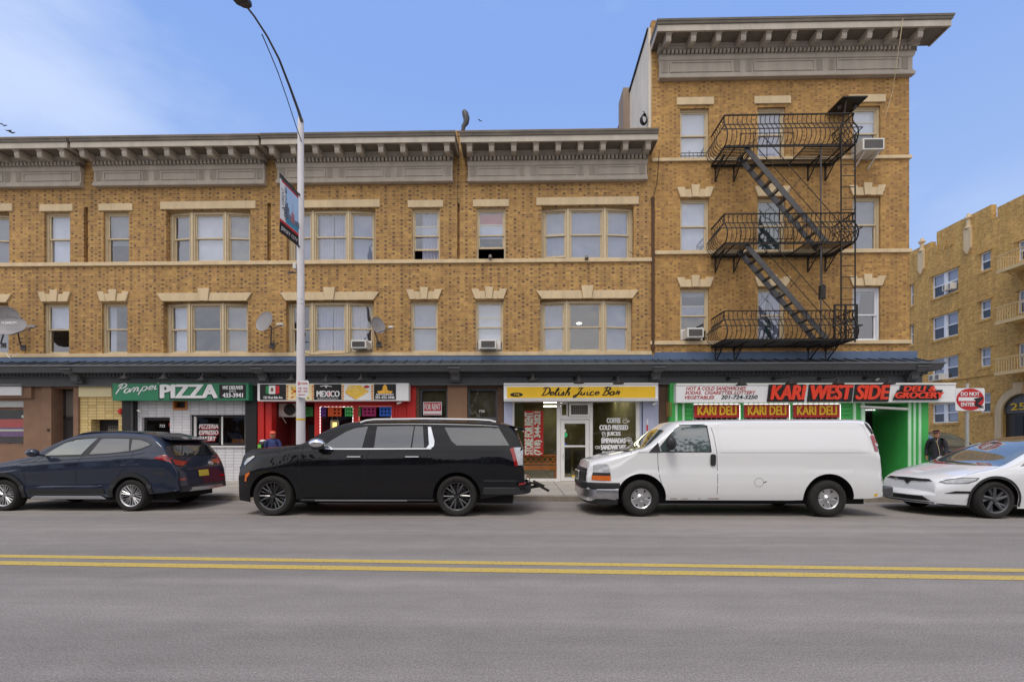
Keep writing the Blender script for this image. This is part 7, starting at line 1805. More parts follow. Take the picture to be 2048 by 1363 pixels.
# ------------------------------------------------------------------ restaurant odds and ends
t = thing('condenser_unit', 'outdoor air conditioning condenser with round fan in the red restaurant entrance', 'condenser', (X(578), D+.6, UZ(578, 835, D+.4)))
x0, x1, z0, z1 = UX(557, D+.35), UX(601, D+.35), UZ(578, 831, D+.35), UZ(578, 806, D+.35)
MB().box(x0, x1, D+.35, D+.7, z0, z1).build('casing', M_ACP, t, bevel=.02)
f = MB(); cx, cz = x0+(x1-x0)*.52, (z0+z1)/2
f.lathe([(.0, 0), (.20, 0), (.215, -.012), (.20, -.02)], (cx, D+.345, cz), 'y', 24); f.build('fan_opening', M_SBLACK, t)
f = MB()
for r_ in (.06, .11, .16, .20): f.tube([(cx+r_*cos(k*pi/10), D+.32, cz+r_*sin(k*pi/10)) for k in range(21)], .004, 4)
f.build('fan_guard', M_GRILL, t); q = MB(); q.bar((x0, D+.4, z0-.02), (x1+.2, D+.4, z0-.02), .03); q.bar((x0+.1, D+.7, z0-.25), (x0+.1, D+.4, z0-.02), .03); q.build('support', M_ACP, t)
cols_ = [('purple', (638+3, 652), (88,44,120)), ('orange', (656, 683), (206,84,36)), ('bright green', (690, 706), (70,176,90)), ('dark green', (716, 722), (40,110,60)), ('magenta', (724, 752), (160,40,96)), ('blue', (759, 783), (46,96,190)), ('leaf green', (611, 626), (50,130,60))]
for nm_, (a, b), cc_ in cols_:
    yy = D-.01 if nm_ != 'leaf green' else D+.3
    x0, x1 = UX(a, yy), UX(b, yy); z1 = UZ(720, 813, yy); z0 = UZ(720, 831, yy); p = []; n = 7
    m = MB(); rr = random.Random(len(nm_))
    for k in range(n):
        xa, xb = x0+(x1-x0)*k/n, x0+(x1-x0)*(k+1)/n
        for j in range(5):
            if (k % 2 == 1 and j % 2 == 1) and rr.random() < .7: continue
            za_, zb_ = z0+(z1-z0)*j/5, z0+(z1-z0)*(j+1)/5; m.face([(xa, yy, za_), (xb, yy, za_), (xb, yy, zb_), (xa, yy, zb_)])
        m.face([(xa, yy, z0), ((xa+xb)/2, yy, z0-.03), (xb, yy, z0)])
    tag(m.build('paper_banner', mat('paper_'+nm_.replace(' ', '_'), K(*cc_), .8, var=.08), None), '%s cut paper banner hanging in the red restaurant front' % nm_, 'paper banner', 'cut paper banners of the restaurant')
t = thing('lantern', 'glowing glass lantern hanging in the left restaurant window', 'lantern', (X(668.5), D+.3, UZ(668, 858, D+.3)))
x0, x1 = UX(663, D+.3), UX(676, D+.3); z0, z1 = UZ(668, 858, D+.3), UZ(668, 841, D+.3)
q = MB(); 
for x in (x0, x1): q.bar((x, D+.25, z0), (x, D+.25, z1), .02); q.bar((x, D+.35, z0), (x, D+.35, z1), .02)
q.box(x0-.01, x1+.01, D+.24, D+.36, z1, z1+.02); q.box(x0-.01, x1+.01, D+.24, D+.36, z0-.02, z0); q.bar(((x0), D+.3, z1), ((x0+x1)/2-.04, D+.3, z1+.35), .008); q.bar((x1, D+.3, z1), ((x0+x1)/2+.04, D+.3, z1+.35), .008); q.build('frame', M_WHITE, t)
MB().box(x0+.05, x1-.05, D+.28, D+.33, z0+.05, z1-.05).build('glow', mat('lantern_glow', (1, .62, .22), .5, var=0, emit=1.6), t)
# gumball style machine with green panel beside the red door
t = thing('vending_globe', 'small round black and white machine with a green panel beside the red restaurant pilaster', 'machine', (X(527, .45), D-.45, .15))
q = MB(); x = X(527, .45); zc0 = UZ(527, 888, D-.45); q.lathe([(.12, .15), (.12, .2), (.05, .25), (.05, zc0-.2), (.12, zc0-.17), (.15, zc0-.1), (.16, zc0), (.14, zc0+.08), (.09, zc0+.13), (0.001, zc0+.15)], (x, D-.45, 0), 'z', 20); q.build('stand', M_SBLACK, t, smooth=True)
MB().sphere((x-.01, D-.46, zc0+.10), (.11, .11, .065), 16, 8).build('white_dome', M_SWHITE, t, smooth=True); MB().box(x-.10, x+.01, D-.63, D-.60, zc0-.12, zc0-.0).build('green_panel', mat('panel_green', K(120,200,90), .4), t)
# bell, small cameras
t = thing('fire_bell', 'small red alarm bell on the cream brick wall by the black pilaster', 'alarm bell', (X(243), D-.06, UZ(243, 826, D)))
q = MB(); q.lathe([(.0, -.10), (.06, -.10), (.09, -.06), (.10, -.02), (.10, 0)], (X(243), D-.0, UZ(243, 822, D)), 'y', 18); q.build('gong', M_REDS, t, smooth=40); MB().box(X(241), X(245), D-.05, D-.001, UZ(243, 828, D), UZ(243, 825, D)).build('housing', M_REDS, t)
def cctv(label, px, py, o, ref, dx=-1):
    c = U(px, py, D-o); t = thing('security_camera', label, 'security camera', (c.x, D-o+.1, c.z))
    q = MB(); q.tube([(c.x, c.y, c.z), (c.x+dx*.12, c.y-.06, c.z-.05)], .035, 10); q.build('housing', M_WHITE, t, smooth=40)
    q = MB(); q.tube([(c.x, c.y, c.z), (c.x, c.y+.10, c.z+.03)], .015, 6); q.lathe([(.04, .10), (.04, .12)], (c.x, c.y, c.z+.03), 'y', 10); q.build('mount', M_WHITE, t)
cctv('small white security camera on the drain pipe beside the pizza door', 276, 820, .16, 276, 1); cctv('small white dome camera under the right end of the restaurant sign', 802, 804, .25, 802, -1)
cctv('small white security camera under the right end of the yellow sign', 1312, 806, .25, 1312, -1); cctv('white security camera at the right end of the dark shop cornice above the deli sign', 1757, 757, .2, 1757, -1)
# birds, roof vent, things on the roof
def bird(label, px, py, s, roll):
    c = U(px, py, 40); t = MB(); t.sphere(c, (.32*s, .12*s, .10*s), 10, 6)
    for sg in (-1, 1): t.face([c+Vector((.18*s, 0, 0)), c+Vector((-.1*s, 0, 0)), c+Vector((-.25*s, sg*.1, .35*s*roll)), c+Vector((-.2*s+sg*.45*s, sg*.4*s, .30*s*roll*(1 if sg > 0 else .4)))])
    t.sphere(c+Vector((.36*s, 0, .04*s)), .08*s, 8, 5)
    tag(t.build('bird', M_BLACK, None), label, 'bird', 'birds in the sky')
bird('dark bird flying above the roofs at the far left, upper of three', 9, 251, .5, .8); bird('dark bird flying at the far left, middle of three', 19, 261, .45, -.7); bird('dark bird flying at the far left, lowest of three', 25, 265.5, .55, .6); bird('tiny dark bird right of the bent roof vent', 961, 242, .35, .9)
t = thing('roof_vent', 'bent dark metal vent pipe standing on the roof above the joint of two cornices', 'vent pipe', (UX(930, D+1), D+1, ZROW))
q = MB(); pts = [U(926, 262, D+1), U(927, 253, D+1), U(932, 246, D+1), U(933, 237, D+1), U(930.5, 228, D+1), U(928, 222, D+1)]; q.tube(pts, [.07, .08, .10, .12, .12, .08], 12); q.build('pipe', M_IRONG, t, smooth=True)
t = thing('wire_basket', 'small black wire bundle hanging on the pale party wall', 'wire bundle', tuple(U(1287, 250, D+.2)))
q = MB(); c = U(1287, 240, D+.2); 
for k in range(5): q.tube([c+Vector((.12*sin(a)*(1-.1*k), -.03*k, .17*cos(a)-.02)) for a in [2*pi*j/12 for j in range(13)]], .014, 5)
q.tube([c+Vector((.0, 0, .15)), c+Vector((.03, 0, .28)), c+Vector((-.03, 0, .3))], .012, 5); q.build('coil', M_IRON, t)
wire([U(1806, 38, D-.86), U(1800, 80, D-.80), U(1786, 180, D-.3), U(1770, 236, D-.02)], .010, 'pale cable hanging from the top cornice down to the top right window', M_STONE)
t = wire([U(12, 706, D-.1), U(20, 716, D-.15), U(24, 706, D-.2), U(30, 711, D-.15), U(36, 705, D-.1)], .010, 'tangle of white cable on the blue band at the far left', M_WHITE)
# small pole-mounted sill lamps
for i, (px, py, lab) in enumerate(((980.5, 514, 'small grey floodlight on the sill course under the open single window'), (1173, 515, 'small grey floodlight on the sill course below the right upper bay window'))):
    c = U(px, py, D-.1); t = thing('sill_floodlight', lab, 'floodlight', (c.x, D-.06, c.z)); q = MB(); q.tube([(c.x, c.y, c.z+.06), (c.x, c.y-.05, c.z-.06)], [.05, .07], 10); q.build('head', M_GRILL, t); MB().box(c.x-.02, c.x+.02, c.y, D-.055, c.z-.02, c.z+.02).build('bracket', M_IRONG, t)
# ------------------------------------------------------------------ yellow brick apartment house across the side street (its flank runs away from us)
XA = 27.7
def V(px, py):
    cx = (px-1024)/FPX; cz = (YH-py)/FPX; dx = cos(YAW)*cx-sin(YAW); dy = sin(YAW)*cx+cos(YAW); t = XA/dx
    return Vector((XA, dy*t, CAMH+cz*t))
F = thing('apartment_building', 'yellow brick apartment building with cream balconies across the side street', 'building', (XA, 28, .15))
yn, yf = 17., V(1815, 500).y+1; zr = V(1950, 455).z
M_BAL = mat('balcony_cream', K(206,180,130), .5, var=.1)
M_SHAD = mat('sun_blind', K(190,190,196), .8, var=.05)
wins = []
def WN(px0, px1, pyt, pyb, kind): wins.append((V(px1, 600).y, V(px0, 600).y, V(px0, pyb).z, V(px0, pyt).z, kind))
for t_, b_ in ((554, 598.5), (636, 681.7), (719, 762), (808, 846)): WN(1864, 1916, t_, b_, 2)
for t_, b_ in ((508, 544), (603, 640), (697, 734), (786, 825)): WN(1960, 1981, t_, b_, 1)
for t_, b_ in ((570, 612), (650, 690)): WN(1820, 1827, t_, b_, 1)
for t_, b_ in ((484, 524), (583, 628), (688, 735)): WN(2035, 2062, t_, b_, 1)
holes = [(a, b, c, d) for a, b, c, d, k in wins]
# entrance arch opening: rectangle part, the arch filled round below
yc = V(2043, 600).y; ra = 1.0; zs = V(2040, 787).z-ra
holes.append((yc-ra, yc+ra, .15, zs+ra))
mb = MB(); ys = sorted(set([yn, yf]+[h[0] for h in holes]+[h[1] for h in holes])); zs_ = sorted(set([.1, zr]+[h[2] for h in holes]+[h[3] for h in holes]))
for a, b in zip(ys, ys[1:]):
    for c, d in zip(zs_, zs_[1:]):
        my, mz = (a+b)/2, (c+d)/2
        if any(h[0] < my < h[1] and h[2] < mz < h[3] for h in holes): continue
        mb.face([(XA, a, c), (XA, b, c), (XA, b, d), (XA, a, d)])
for a, b, c, d in holes:
    q = XA+.25
    for f in ([(XA,a,c),(q,a,c),(q,a,d),(XA,a,d)], [(XA,b,c),(XA,b,d),(q,b,d),(q,b,c)], [(XA,a,d),(q,a,d),(q,b,d),(XA,b,d)], [(XA,a,c),(XA,b,c),(q,b,c),(q,a,c)]): mb.face(f)
n = 16     # spandrels round the arch
for sg in (-1, 1):
    for k in range(n//2):
        t0, t1 = pi/2*k/(n/2), pi/2*(k+1)/(n/2)
        mb.face([(XA, yc+sg*ra*cos(t0), zs+ra*sin(t0)), (XA, yc+sg*ra*cos(t1), zs+ra*sin(t1)), (XA, yc+sg*ra*cos(t1), zs+ra), (XA, yc+sg*ra*cos(t0), zs+ra)])
mb.face([(XA, yn, .1), (XA+14, yn, .1), (XA+14, yn, zr), (XA, yn, zr)]); mb.face([(XA, yf, .1), (XA+14, yf, .1), (XA+14, yf, zr), (XA, yf, zr)])
mb.build('wall', M_BRICK3, F)
rf_ = MB(); rf_.box(XA+.26, XA+14, yn+.01, yf-.01, .12, zr-.4); rf_.build('core', M_ROOM, F)
pp = MB()
for a, b, h in ((V(1890, 1).y+1.0, yf, .45), (V(1990, 1).y+.2, V(1890, 1).y+.6, .9), (yn, V(1995, 1).y, .55)): pp.box(XA-.01, XA+.3, a, b, zr-.02, zr+h)
pp.build('parapet', M_BRICK3, F)
for px, t_, b_ in ((1844.5, 477, 538.5), (1938, 428, 497)):
    a = V(px, b_); top_ = V(px, t_).z; fm_ = MB(); fm_.box(XA-.14, XA, a.y-.22, a.y+.22, a.z, top_-.9); fm_.prism([(a.y-.22, a.z), (a.y+.22, a.z), (a.y, a.z-.35)], 'x', XA-.14, XA)
    fm_.lathe([(.20, top_-.9), (.20, top_-.8), (.13, top_-.74), (.12, top_-.35), (.20, top_-.28), (.20, top_-.18), (.12, top_-.12), (.10, top_), (0.001, top_+.02)], (XA-.02, a.y, 0), 'z', 10)
    fm_.build('finial', M_STONE, F)
for i, px in enumerate((1873, 1888, 1901)):
    a = V(px, 501-i*6); MB().prism([(a.y-.16, a.z+.35), (a.y+.16, a.z+.35), (a.y+.16, a.z), (a.y, a.z-.2), (a.y-.16, a.z)], 'x', XA-.05, XA).build('brick_shield', M_BRICK3, F)
def TY(y0, z0): return Matrix(((0, 1, 0, XA), (1, 0, 0, y0), (0, 0, 1, z0), (0, 0, 0, 1)))
for wi, (a, b, c, d, kind) in enumerate(wins):
    w_ = thing_part('window', F); f = MB(); f.T = TY(a, 0); L_ = b-a; t = .07
    parts_ = [(0, L_)] if kind == 1 else [(0, L_/2-.06), (L_/2+.06, L_)]
    if kind == 2: f.box(L_/2-.06, L_/2+.06, .06, .16, c, d)
    for u0, u1 in parts_:
        f.box(u0, u0+t, .08, .16, c, d); f.box(u1-t, u1, .08, .16, c, d); f.box(u0+t, u1-t, .08, .16, d-t, d); f.box(u0+t, u1-t, .08, .16, c, c+t); f.box(u0+t, u1-t, .08, .15, (c+d)/2-.035, (c+d)/2+.035)
    f.box(-.08, L_+.08, -.05, .04, c-.14, c-.002, 1); f.box(-.15, L_+.15, -.06, .04, d+.002, d+.09, 1)
    fill_part(w_, f, [M_WHITEV, M_BRICK3])
    g = MB(); g.T = TY(a, 0)
    for u0, u1 in parts_: g.face([(u0+t, .13, c+t), (u1-t, .13, c+t), (u1-t, .13, d-t), (u0+t, .13, d-t)])
    g.build('pane', M_GLASSF, w_)
    g = MB(); g.T = TY(a, 0)
    for q, (u0, u1) in enumerate(parts_): dp = .5 if (wi+q) % 3 else .9; g.face([(u0+t, .19, d-(d-c)*dp), (u1-t, .19, d-(d-c)*dp), (u1-t, .19, d-t), (u0+t, .19, d-t)])
    g.build('blind', M_SHAD, w_)
for px0, px1, t_, b_ in ((1893, 1900, 570, 583), (1905, 1911, 566, 578), (1866, 1876, 750, 762), (1878, 1888, 748, 760)):
    a = V(px1, b_); b = V(px0, t_); q = MB(); q.box(XA-.3, XA+.1, a.y, b.y, b.z-.42, b.z)
    t = thing('air_conditioner', 'white air conditioner in %s apartment window' % {1893: 'the left half of the top yellow', 1905: 'the right half of the top yellow', 1866: 'the left half of the third row yellow', 1878: 'the middle of the third row yellow'}[px0], 'air conditioner', (XA, (a.y+b.y)/2, b.z-.42), 'window air conditioners'); q.build('casing', M_ACP, t, bevel=.02); MB().box(XA-.31, XA-.30, a.y+.06, b.y-.06, b.z-.36, b.z-.06).build('grille', M_GRILL, t)
bc = MB(); z_ = V(1858, 767).z; bc.box(XA-.06, XA, yn, yf, z_, z_+.10); bc.build('string_course', M_BRICK3, F)
for px, tr_, fl2 in ((1993, 514, 546), (1991, 616, 648), (1989, 718, 749)):
    dpt = 1.05
    # outer corner: solve on plane x = XA-dpt
    def V2(px, py, xx): cx = (px-1024)/FPX; cz = (YH-py)/FPX; dx = cos(YAW)*cx-sin(YAW); dy = sin(YAW)*cx+cos(YAW); t = xx/dx; return Vector((xx, dy*t, CAMH+cz*t))
    o = V2(px, fl2, XA-dpt); tt = V2(px, tr_, XA-dpt).z; y1 = o.y; y0 = y1-4.0; b_ = MB()
    b_.box(XA-dpt, XA-.002, y0, y1, o.z, o.z+.10); b_.box(XA-dpt-.03, XA-dpt+.03, y0, y1, o.z-.06, o.z+.12)
    b_.bar((XA-dpt, y0, tt), (XA-dpt, y1, tt), .05); b_.bar((XA-dpt, y1, tt), (XA, y1, tt), .05); b_.bar((XA-dpt, y0, tt), (XA, y0, tt), .05)
    k = y0
    while k <= y1+.001: b_.bar((XA-dpt, k, o.z), (XA-dpt, k, tt), .02); k += .14
    for k in range(8): b_.bar((XA-dpt*k/8, y1, o.z), (XA-dpt*k/8, y1, tt), .02)
    for y in (y0+.3, y1-.3): b_.bar((XA-dpt*.8, y, o.z), (XA, y, o.z-.6), .05)
    b_.bar((XA-.3, y1-.8, o.z+.1), (XA-.7, y0+.4, o.z+2.9), .05, .12) if px < 1993 else None
    b_.build('balcony', M_BAL, F)
ar = MB(); n = 20
for (r0, r1, pr) in ((ra+.002, ra+.22, .10), (ra+.22, ra+.40, .05)):
    for k in range(n):
        a, b = pi*k/n, pi*(k+1)/n; ar.prism([(yc+r0*cos(a), zs+r0*sin(a)), (yc+r1*cos(a), zs+r1*sin(a)), (yc+r1*cos(b), zs+r1*sin(b)), (yc+r0*cos(b), zs+r0*sin(b))], 'x', XA-pr, XA+.02)
    for sg in (-1, 1): q = sorted((yc+sg*r0, yc+sg*r1)); ar.box(XA-pr, XA+.02, q[0], q[1], .15, zs)
ar.build('stone_arch', M_STONE, F)
MB().prism([(yc-.18, zs+ra+.02), (yc+.18, zs+ra+.02), (yc+.28, zs+ra+.62), (yc-.28, zs+ra+.62)], 'x', XA-.22, XA-.101).build('keystone', M_STONE, F)
dp = MB(); dp.box(XA+.18, XA+.24, yc-ra, yc+ra, .15, zs+ra); dp = dp.build('entrance_door', M_DKDOOR, F)
q = MB(); q.box(XA+.10, XA+.17, yc-ra, yc+ra, zs-.05, zs+ra); q.build('fanlight', M_SLATE, dp)
for y in (yc-.5, yc+.05): MB().box(XA+.15, XA+.178, y, y+.45, .5, zs-.2).build('door_pane', M_SBLACK, dp)
MB().box(XA+.14, XA+.17, yc+.7, yc+.82, 1.3, 1.5).build('entry_panel', M_SWHITE, dp)
def xf259(p): return Vector((XA+.10+p.y, yc+.62-p.x, p.z))
letter('259', dp, M_GOLD, 0, 1.24, zs+.12, zs+.5, -.01, bold=.03, xf=xf259, depth=.01)
# ------------------------------------------------------------------ people
def figure(t, J, Rr, m, name='body', sub=2):
    """joints dict -> skin-grown body; J: {name:(x,y,z)}, edges, radii"""
    names_, edges = J; vs = list(names_.keys()); me = bpy.data.meshes.new(name); off = LOC[t.name]
    me.from_pydata([Vector(names_[k])-off for k in vs], [(vs.index(a), vs.index(b)) for a, b in edges], [])
    o = bpy.data.objects.new(name, me); COL.objects.link(o); o.parent = t; LOC[o.name] = off
    sk = o.modifiers.new('skin', 'SKIN'); sk.use_smooth_shade = True
    sv = me.skin_vertices[0].data
    for i, k in enumerate(vs):
        r = Rr[k]; sv[i].radius = r if isinstance(r, tuple) else (r, r)
    sv[0].use_root = True
    o.modifiers.new('sub', 'SUBSURF').levels = sub; o.modifiers['sub'].render_levels = sub
    dg = bpy.context.evaluated_depsgraph_get(); bpy.context.view_layer.update(); dg = bpy.context.evaluated_depsgraph_get()
    m2 = bpy.data.meshes.new_from_object(o.evaluated_get(dg)); o.modifiers.clear(); o.data = m2; m2.materials.clear(); m2.materials.append(m)
    for p in m2.polygons: p.material_index = 0; p.use_smooth = True
    return o
M_SKIN = mat('skin', K(176,124,98), .6, var=.06); M_JACK = mat('black_jacket', K(36,36,44), .8, var=.25, scale=9, bump=.3, bscale=30); M_DRS = mat('maroon_cloth', K(96,36,44), .85, var=.2); M_JEAN = mat('jeans', K(48,58,84), .85, var=.15, scale=12)
M_HAIR = mat('dark_hair', K(28,24,22), .9, var=.2)
def person(label, x, y, h, face, top_m, leg_m, cap_m, headm=None, arm_fwd=.15, stride=.16):
    """face: unit xy the person looks towards"""
    t = thing('person', label, 'person', (x, y, G0)); s = h/1.76; f = Vector((face[0], face[1], 0)).normalized(); r = Vector((f.y, -f.x, 0))
    def P(a, b, c): return Vector((x, y, G0))+r*a*s+f*b*s+Vector((0, 0, c*s))
    nm_ = {'hem': P(0, 0, .70), 'pelvis': P(0, 0, .95), 'belly': P(0, .01, 1.10), 'chest': P(0, .0, 1.30), 'neckb': P(0, 0, 1.46), 'neck': P(0, .02, 1.53)}
    ed = [('hem', 'pelvis'), ('pelvis', 'belly'), ('belly', 'chest'), ('chest', 'neckb'), ('neckb', 'neck')]
    rad = {'hem': (.175, .135), 'pelvis': (.17, .13), 'belly': (.165, .13), 'chest': (.19, .13), 'neckb': (.10, .085), 'neck': .06}
    for sg, nn in ((-1, 'l'), (1, 'r')):
        st_ = stride*sg
        nm_.update({'sh'+nn: P(sg*.185, 0, 1.43), 'el'+nn: P(sg*.26, -.02-arm_fwd*sg*.5, 1.15), 'wr'+nn: P(sg*.25, .12-arm_fwd*sg, .92)})
        ed += [('neckb', 'sh'+nn), ('sh'+nn, 'el'+nn), ('el'+nn, 'wr'+nn)]; rad.update({'sh'+nn: .082, 'el'+nn: .062, 'wr'+nn: .048})
    torso = figure(t, (nm_, ed), {k: (v if isinstance(v, tuple) else v*s) for k, v in rad.items()}, top_m, 'body')
    nm2 = {'hip': P(0, 0, .96)}; ed2 = []; rad2 = {'hip': (.12, .09)}
    for sg, nn in ((-1, 'l'), (1, 'r')):
        nm2.update({'th'+nn: P(sg*.10, .02, .88), 'kn'+nn: P(sg*.10, .04+stride*sg*.6, .50), 'an'+nn: P(sg*.10, stride*sg, .09)})
        ed2 += [('hip', 'th'+nn), ('th'+nn, 'kn'+nn), ('kn'+nn, 'an'+nn)]; rad2.update({'th'+nn: .085, 'kn'+nn: .068, 'an'+nn: .052})
    figure(t, (nm2, ed2), rad2, leg_m, 'trousers')
    for sg, nn in ((-1, 'l'), (1, 'r')):
        a = P(sg*.10, stride*sg, .05); q = MB(); q.tube([a-f*.08*s+Vector((0, 0, 0)), a+f*.02*s, a+f*.12*s-Vector((0, 0, .01)), a+f*.19*s-Vector((0, 0, .015))], [.045*s, .05*s, .045*s, .025*s], 10); q.build('shoe', M_SBLACK, t, smooth=True)
        w_ = nm_['wr'+nn]; e_ = nm_['el'+nn]; dd = (w_-e_).normalized(); hn = {'w': w_, 'palm': w_+dd*.07*s}; he = [('w', 'palm')]; hr = {'w': .030*s, 'palm': (.036*s, .018*s)}
        for k in range(4):
            o_ = f*(.027-.018*k)*s; b1 = w_+dd*.10*s+o_; b2 = b1+dd*(.04-.004*abs(k-1))*s+r*(-sg)*.012*s; b3 = b2+dd*(.022)*s+r*(-sg)*.018*s
            hn.update({'a%d' % k: b1, 'b%d' % k: b2, 'c%d' % k: b3}); he += [('palm', 'a%d' % k), ('a%d' % k, 'b%d' % k), ('b%d' % k, 'c%d' % k)]; hr.update({'a%d' % k: .010*s, 'b%d' % k: .009*s, 'c%d' % k: .007*s})
        hn.update({'t1': w_+dd*.05*s+f*.04*s, 't2': w_+dd*.085*s+f*.055*s}); he += [('w', 't1'), ('t1', 't2')]; hr.update({'t1': .012*s, 't2': .009*s})
        figure(t, (hn, he), hr, M_SKIN, 'hand', 1)
    # head with face
    hc = P(0, .035, 1.645); q = MB()
    rings_ = [(-.115, .050, .052, .02), (-.095, .062, .070, .022), (-.06, .070, .088, .010), (-.02, .075, .096, .0), (.02, .077, .098, -.004), (.06, .074, .094, -.008), (.09, .060, .075, -.01), (.112, .030, .04, -.01), (.118, .004, .005, -.01)]
    rows = []
    for dz2, wx, wy, oy in rings_:
        row = []
        for j in range(20):
            a = 2*pi*j/20; fx = wy*sin(a)+oy; 
            if abs(a-pi/2) < .20 and -.07 < dz2 < .0: fx += .018        # nose
            if abs(a-pi/2) < .5 and .0 <= dz2 < .03: fx -= .006
            row.append(q.av(hc+r*wx*cos(a)*s+f*fx*s+Vector((0, 0, dz2*s))))
        rows.append(row)
    for a, b in zip(rows, rows[1:]):
        for j in range(20): q.fi((a[j], a[(j+1) % 20], b[(j+1) % 20], b[j]))
    q.fi(rows[0][::-1])
    q.tube([P(0, .01, 1.50), P(0, .03, 1.57)], .052*s, 12)
    q.prism([(0, 0)]*0 or [(0, 0), (.001, 0), (0, .001)], 'x', 0, 0) if False else None
    for sg in (-1, 1): q.sphere(hc+r*sg*.078*s+Vector((0, 0, -.01*s)), (.016*s, .02*s, .032*s), 8, 6)
    nose = hc+f*.105*s-Vector((0, 0, .025*s)); q.sphere(nose, (.014*s, .014*s, .022*s), 8, 6)
    q.build('head', headm or M_SKIN, t, smooth=60)
    q = MB()
    for sg in (-1, 1): q.sphere(hc+r*sg*.032*s+f*.093*s+Vector((0, 0, .008*s)), (.012*s, .008*s, .007*s), 8, 5)
    q.sphere(hc+f*.092*s-Vector((0, 0, .065*s)), (.024*s, .010*s, .006*s), 8, 5); q.build('eyes_and_mouth', M_HAIR, t)
    q = MB(); q.sphere(hc+Vector((0, 0, .005*s))-f*.018*s, (.086*s, .086*s, .10*s), 14, 8); q.v = [v if (v-hc).dot(f) < .03*s or v.z > hc.z+.07*s else v-f*.05*s for v in q.v]; q.build('hair', M_HAIR, t, smooth=True)
    if cap_m:
        q = MB(); cc2 = hc+Vector((0, 0, .045*s)); q.lathe([(.096*s, 0), (.098*s, .03*s), (.088*s, .065*s), (.055*s, .09*s), (.001, .098*s)], cc2, 'z', 20)
        a = cc2+f*.08*s; q.face([a-r*.07*s+Vector((0, 0, .008)), a+r*.07*s+Vector((0, 0, .008)), a+r*.05*s+f*.075*s, a-r*.05*s+f*.075*s]); q.face([a-r*.07*s+Vector((0, 0, .0)), a+r*.07*s, a+r*.05*s+f*.075*s-Vector((0, 0, .008)), a-r*.05*s+f*.075*s-Vector((0, 0, .008))])
        q.build('cap', cap_m, t, smooth=50)
    return t, hc, P, s
t, hc, P, s = person('person in a black jacket with pale cord and dark cap walking round the green corner', UX(1873, D-.6), D-.6, 1.74, (-.75, -.66), M_JACK, M_JEAN, M_HAIR)
q = MB(); q.tube([P(-.05, .07, 1.50), P(-.03, .16, 1.38), P(-.07, .17, 1.20), P(-.10, .16, 1.0), P(-.10, .15, .90)], .006, 5); q.tube([P(.04, .07, 1.50), P(-.02, .155, 1.40)], .006, 5); q.build('cord', M_STONE, t)
q = MB(); q.lathe([(.0975*s, .002), (.0995*s, .03*s)], hc+Vector((0, 0, .045*s)), 'z', 20); q.build('cap_band', mat('cap_stripe', K(170,90,96), .7, var=.5, scale=30), t)
q = MB(); q.sphere(P(.0, -.19, 1.22), (.17*s, .13*s, .24*s), 14, 10); q.build('backpack', M_DRS, t, smooth=True)
person('person in a salmon cap and navy top at the red restaurant door', UX(546, D-.5), D-.5, 1.72, (.35, -.93), mat('navy_top', K(48,60,110), .8, var=.2), M_JEAN, mat('salmon_cap', K(222,106,84), .8, var=.1), stride=.05)
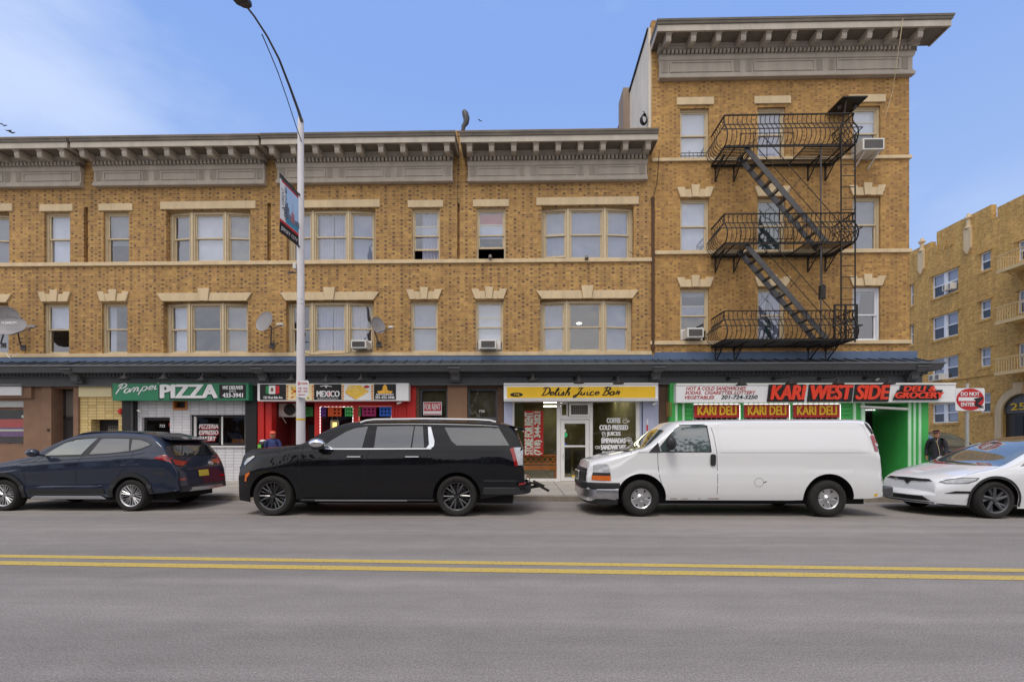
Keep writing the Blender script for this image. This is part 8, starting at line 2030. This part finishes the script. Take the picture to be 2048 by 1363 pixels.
# ------------------------------------------------------------------ the other side of the street, seen only as reflections
M_OPP = mat('opposite_brick', K(120,78,60), .9, var=.2); M_OPP2 = mat('opposite_siding', K(132,126,116), .9, var=.15)
M_LEAF = mat('leaf_green', (.05, .075, .03), .7, var=.5, scale=1.2); M_BARK = mat('bark', K(74,62,52), .9, var=.3)
rr = random.Random(11)
for i in range(9):
    xa = -46+i*10.4; h = rr.choice((7.2, 8.4, 9.0, 7.8)); m_ = M_OPP if i % 2 else M_OPP2
    t = thing('row_house', 'plain %s house across the street, number %s from the left' % ('brick' if i % 2 else 'grey clad', ('one', 'two', 'three', 'four', 'five', 'six', 'seven', 'eight', 'nine')[i]), 'building', (xa+4.6, -12.4, .15), 'houses on the near side of the street')
    MB().box(xa, xa+9.2, -22, -12.4, .1, h).build('wall', m_, t); MB().prism([(-22.3, h), (-12.1, h), (-12.1, h+.3), (-17, h+1.2), (-22.3, h+.3)], 'x', xa-.1, xa+9.3).build('roof', M_SLATE, t)
    for fl in range(3):
        for k in range(3):
            z0 = 1.0+fl*2.8
            if z0+1.6 > h: continue
            w_ = MB().box(xa+1+k*2.8, xa+2.2+k*2.8, -12.45, -12.38, z0, z0+1.5).build('window', M_WHITE, t); MB().box(xa+1.1+k*2.8, xa+2.1+k*2.8, -12.47, -12.44, z0+.1, z0+1.4).build('pane', M_CARGL, w_)
def tree(label, x, y, h, r, seed):
    rr = random.Random(seed); t = thing('street_tree', label, 'tree', (x, y, .15), 'trees on the near pavement')
    m = MB(); m.tube([(x, y, .1), (x+.1, y, h*.3), (x-.05, y+.1, h*.5)], [.2, .15, .12], 8)
    tips = []
    for k in range(9):
        a = rr.uniform(0, 2*pi); q = Vector((x+cos(a)*r*.6, y+sin(a)*r*.6, h*rr.uniform(.55, .9))); m.tube([(x, y, h*.42), Vector((x, y, h*.5)).lerp(q, .6)+Vector((0, 0, .2)), q], [.09, .05, .02], 5); tips.append(q)
    m.build('trunk', M_BARK, t); c = MB()
    for k in range(1500):
        b = rr.choice(tips); d = Vector((rr.gauss(0, 1), rr.gauss(0, 1), rr.gauss(0, .8)))*r*.30; p = b+d; sz = rr.uniform(.10, .24)
        u = Vector((rr.uniform(-1, 1), rr.uniform(-1, 1), rr.uniform(-1, 1))).normalized(); v_ = u.orthogonal().normalized(); c.face([p-u*sz, p+v_*sz*.6, p+u*sz, p-v_*sz*.6])
    c.build('crown', M_LEAF, t)
for i, (x, h, r) in enumerate(((-21, 7.5, 2.6), (-13.5, 8.5, 3.0), (-6, 7, 2.4), (1.5, 6.5, 2.2), (9, 8, 2.8), (17, 7.2, 2.5))):
    tree('leafy street tree on the near pavement, %s along from the left' % ('first', 'second', 'third', 'fourth', 'fifth', 'sixth')[i], x, -6.5, h, r, i)
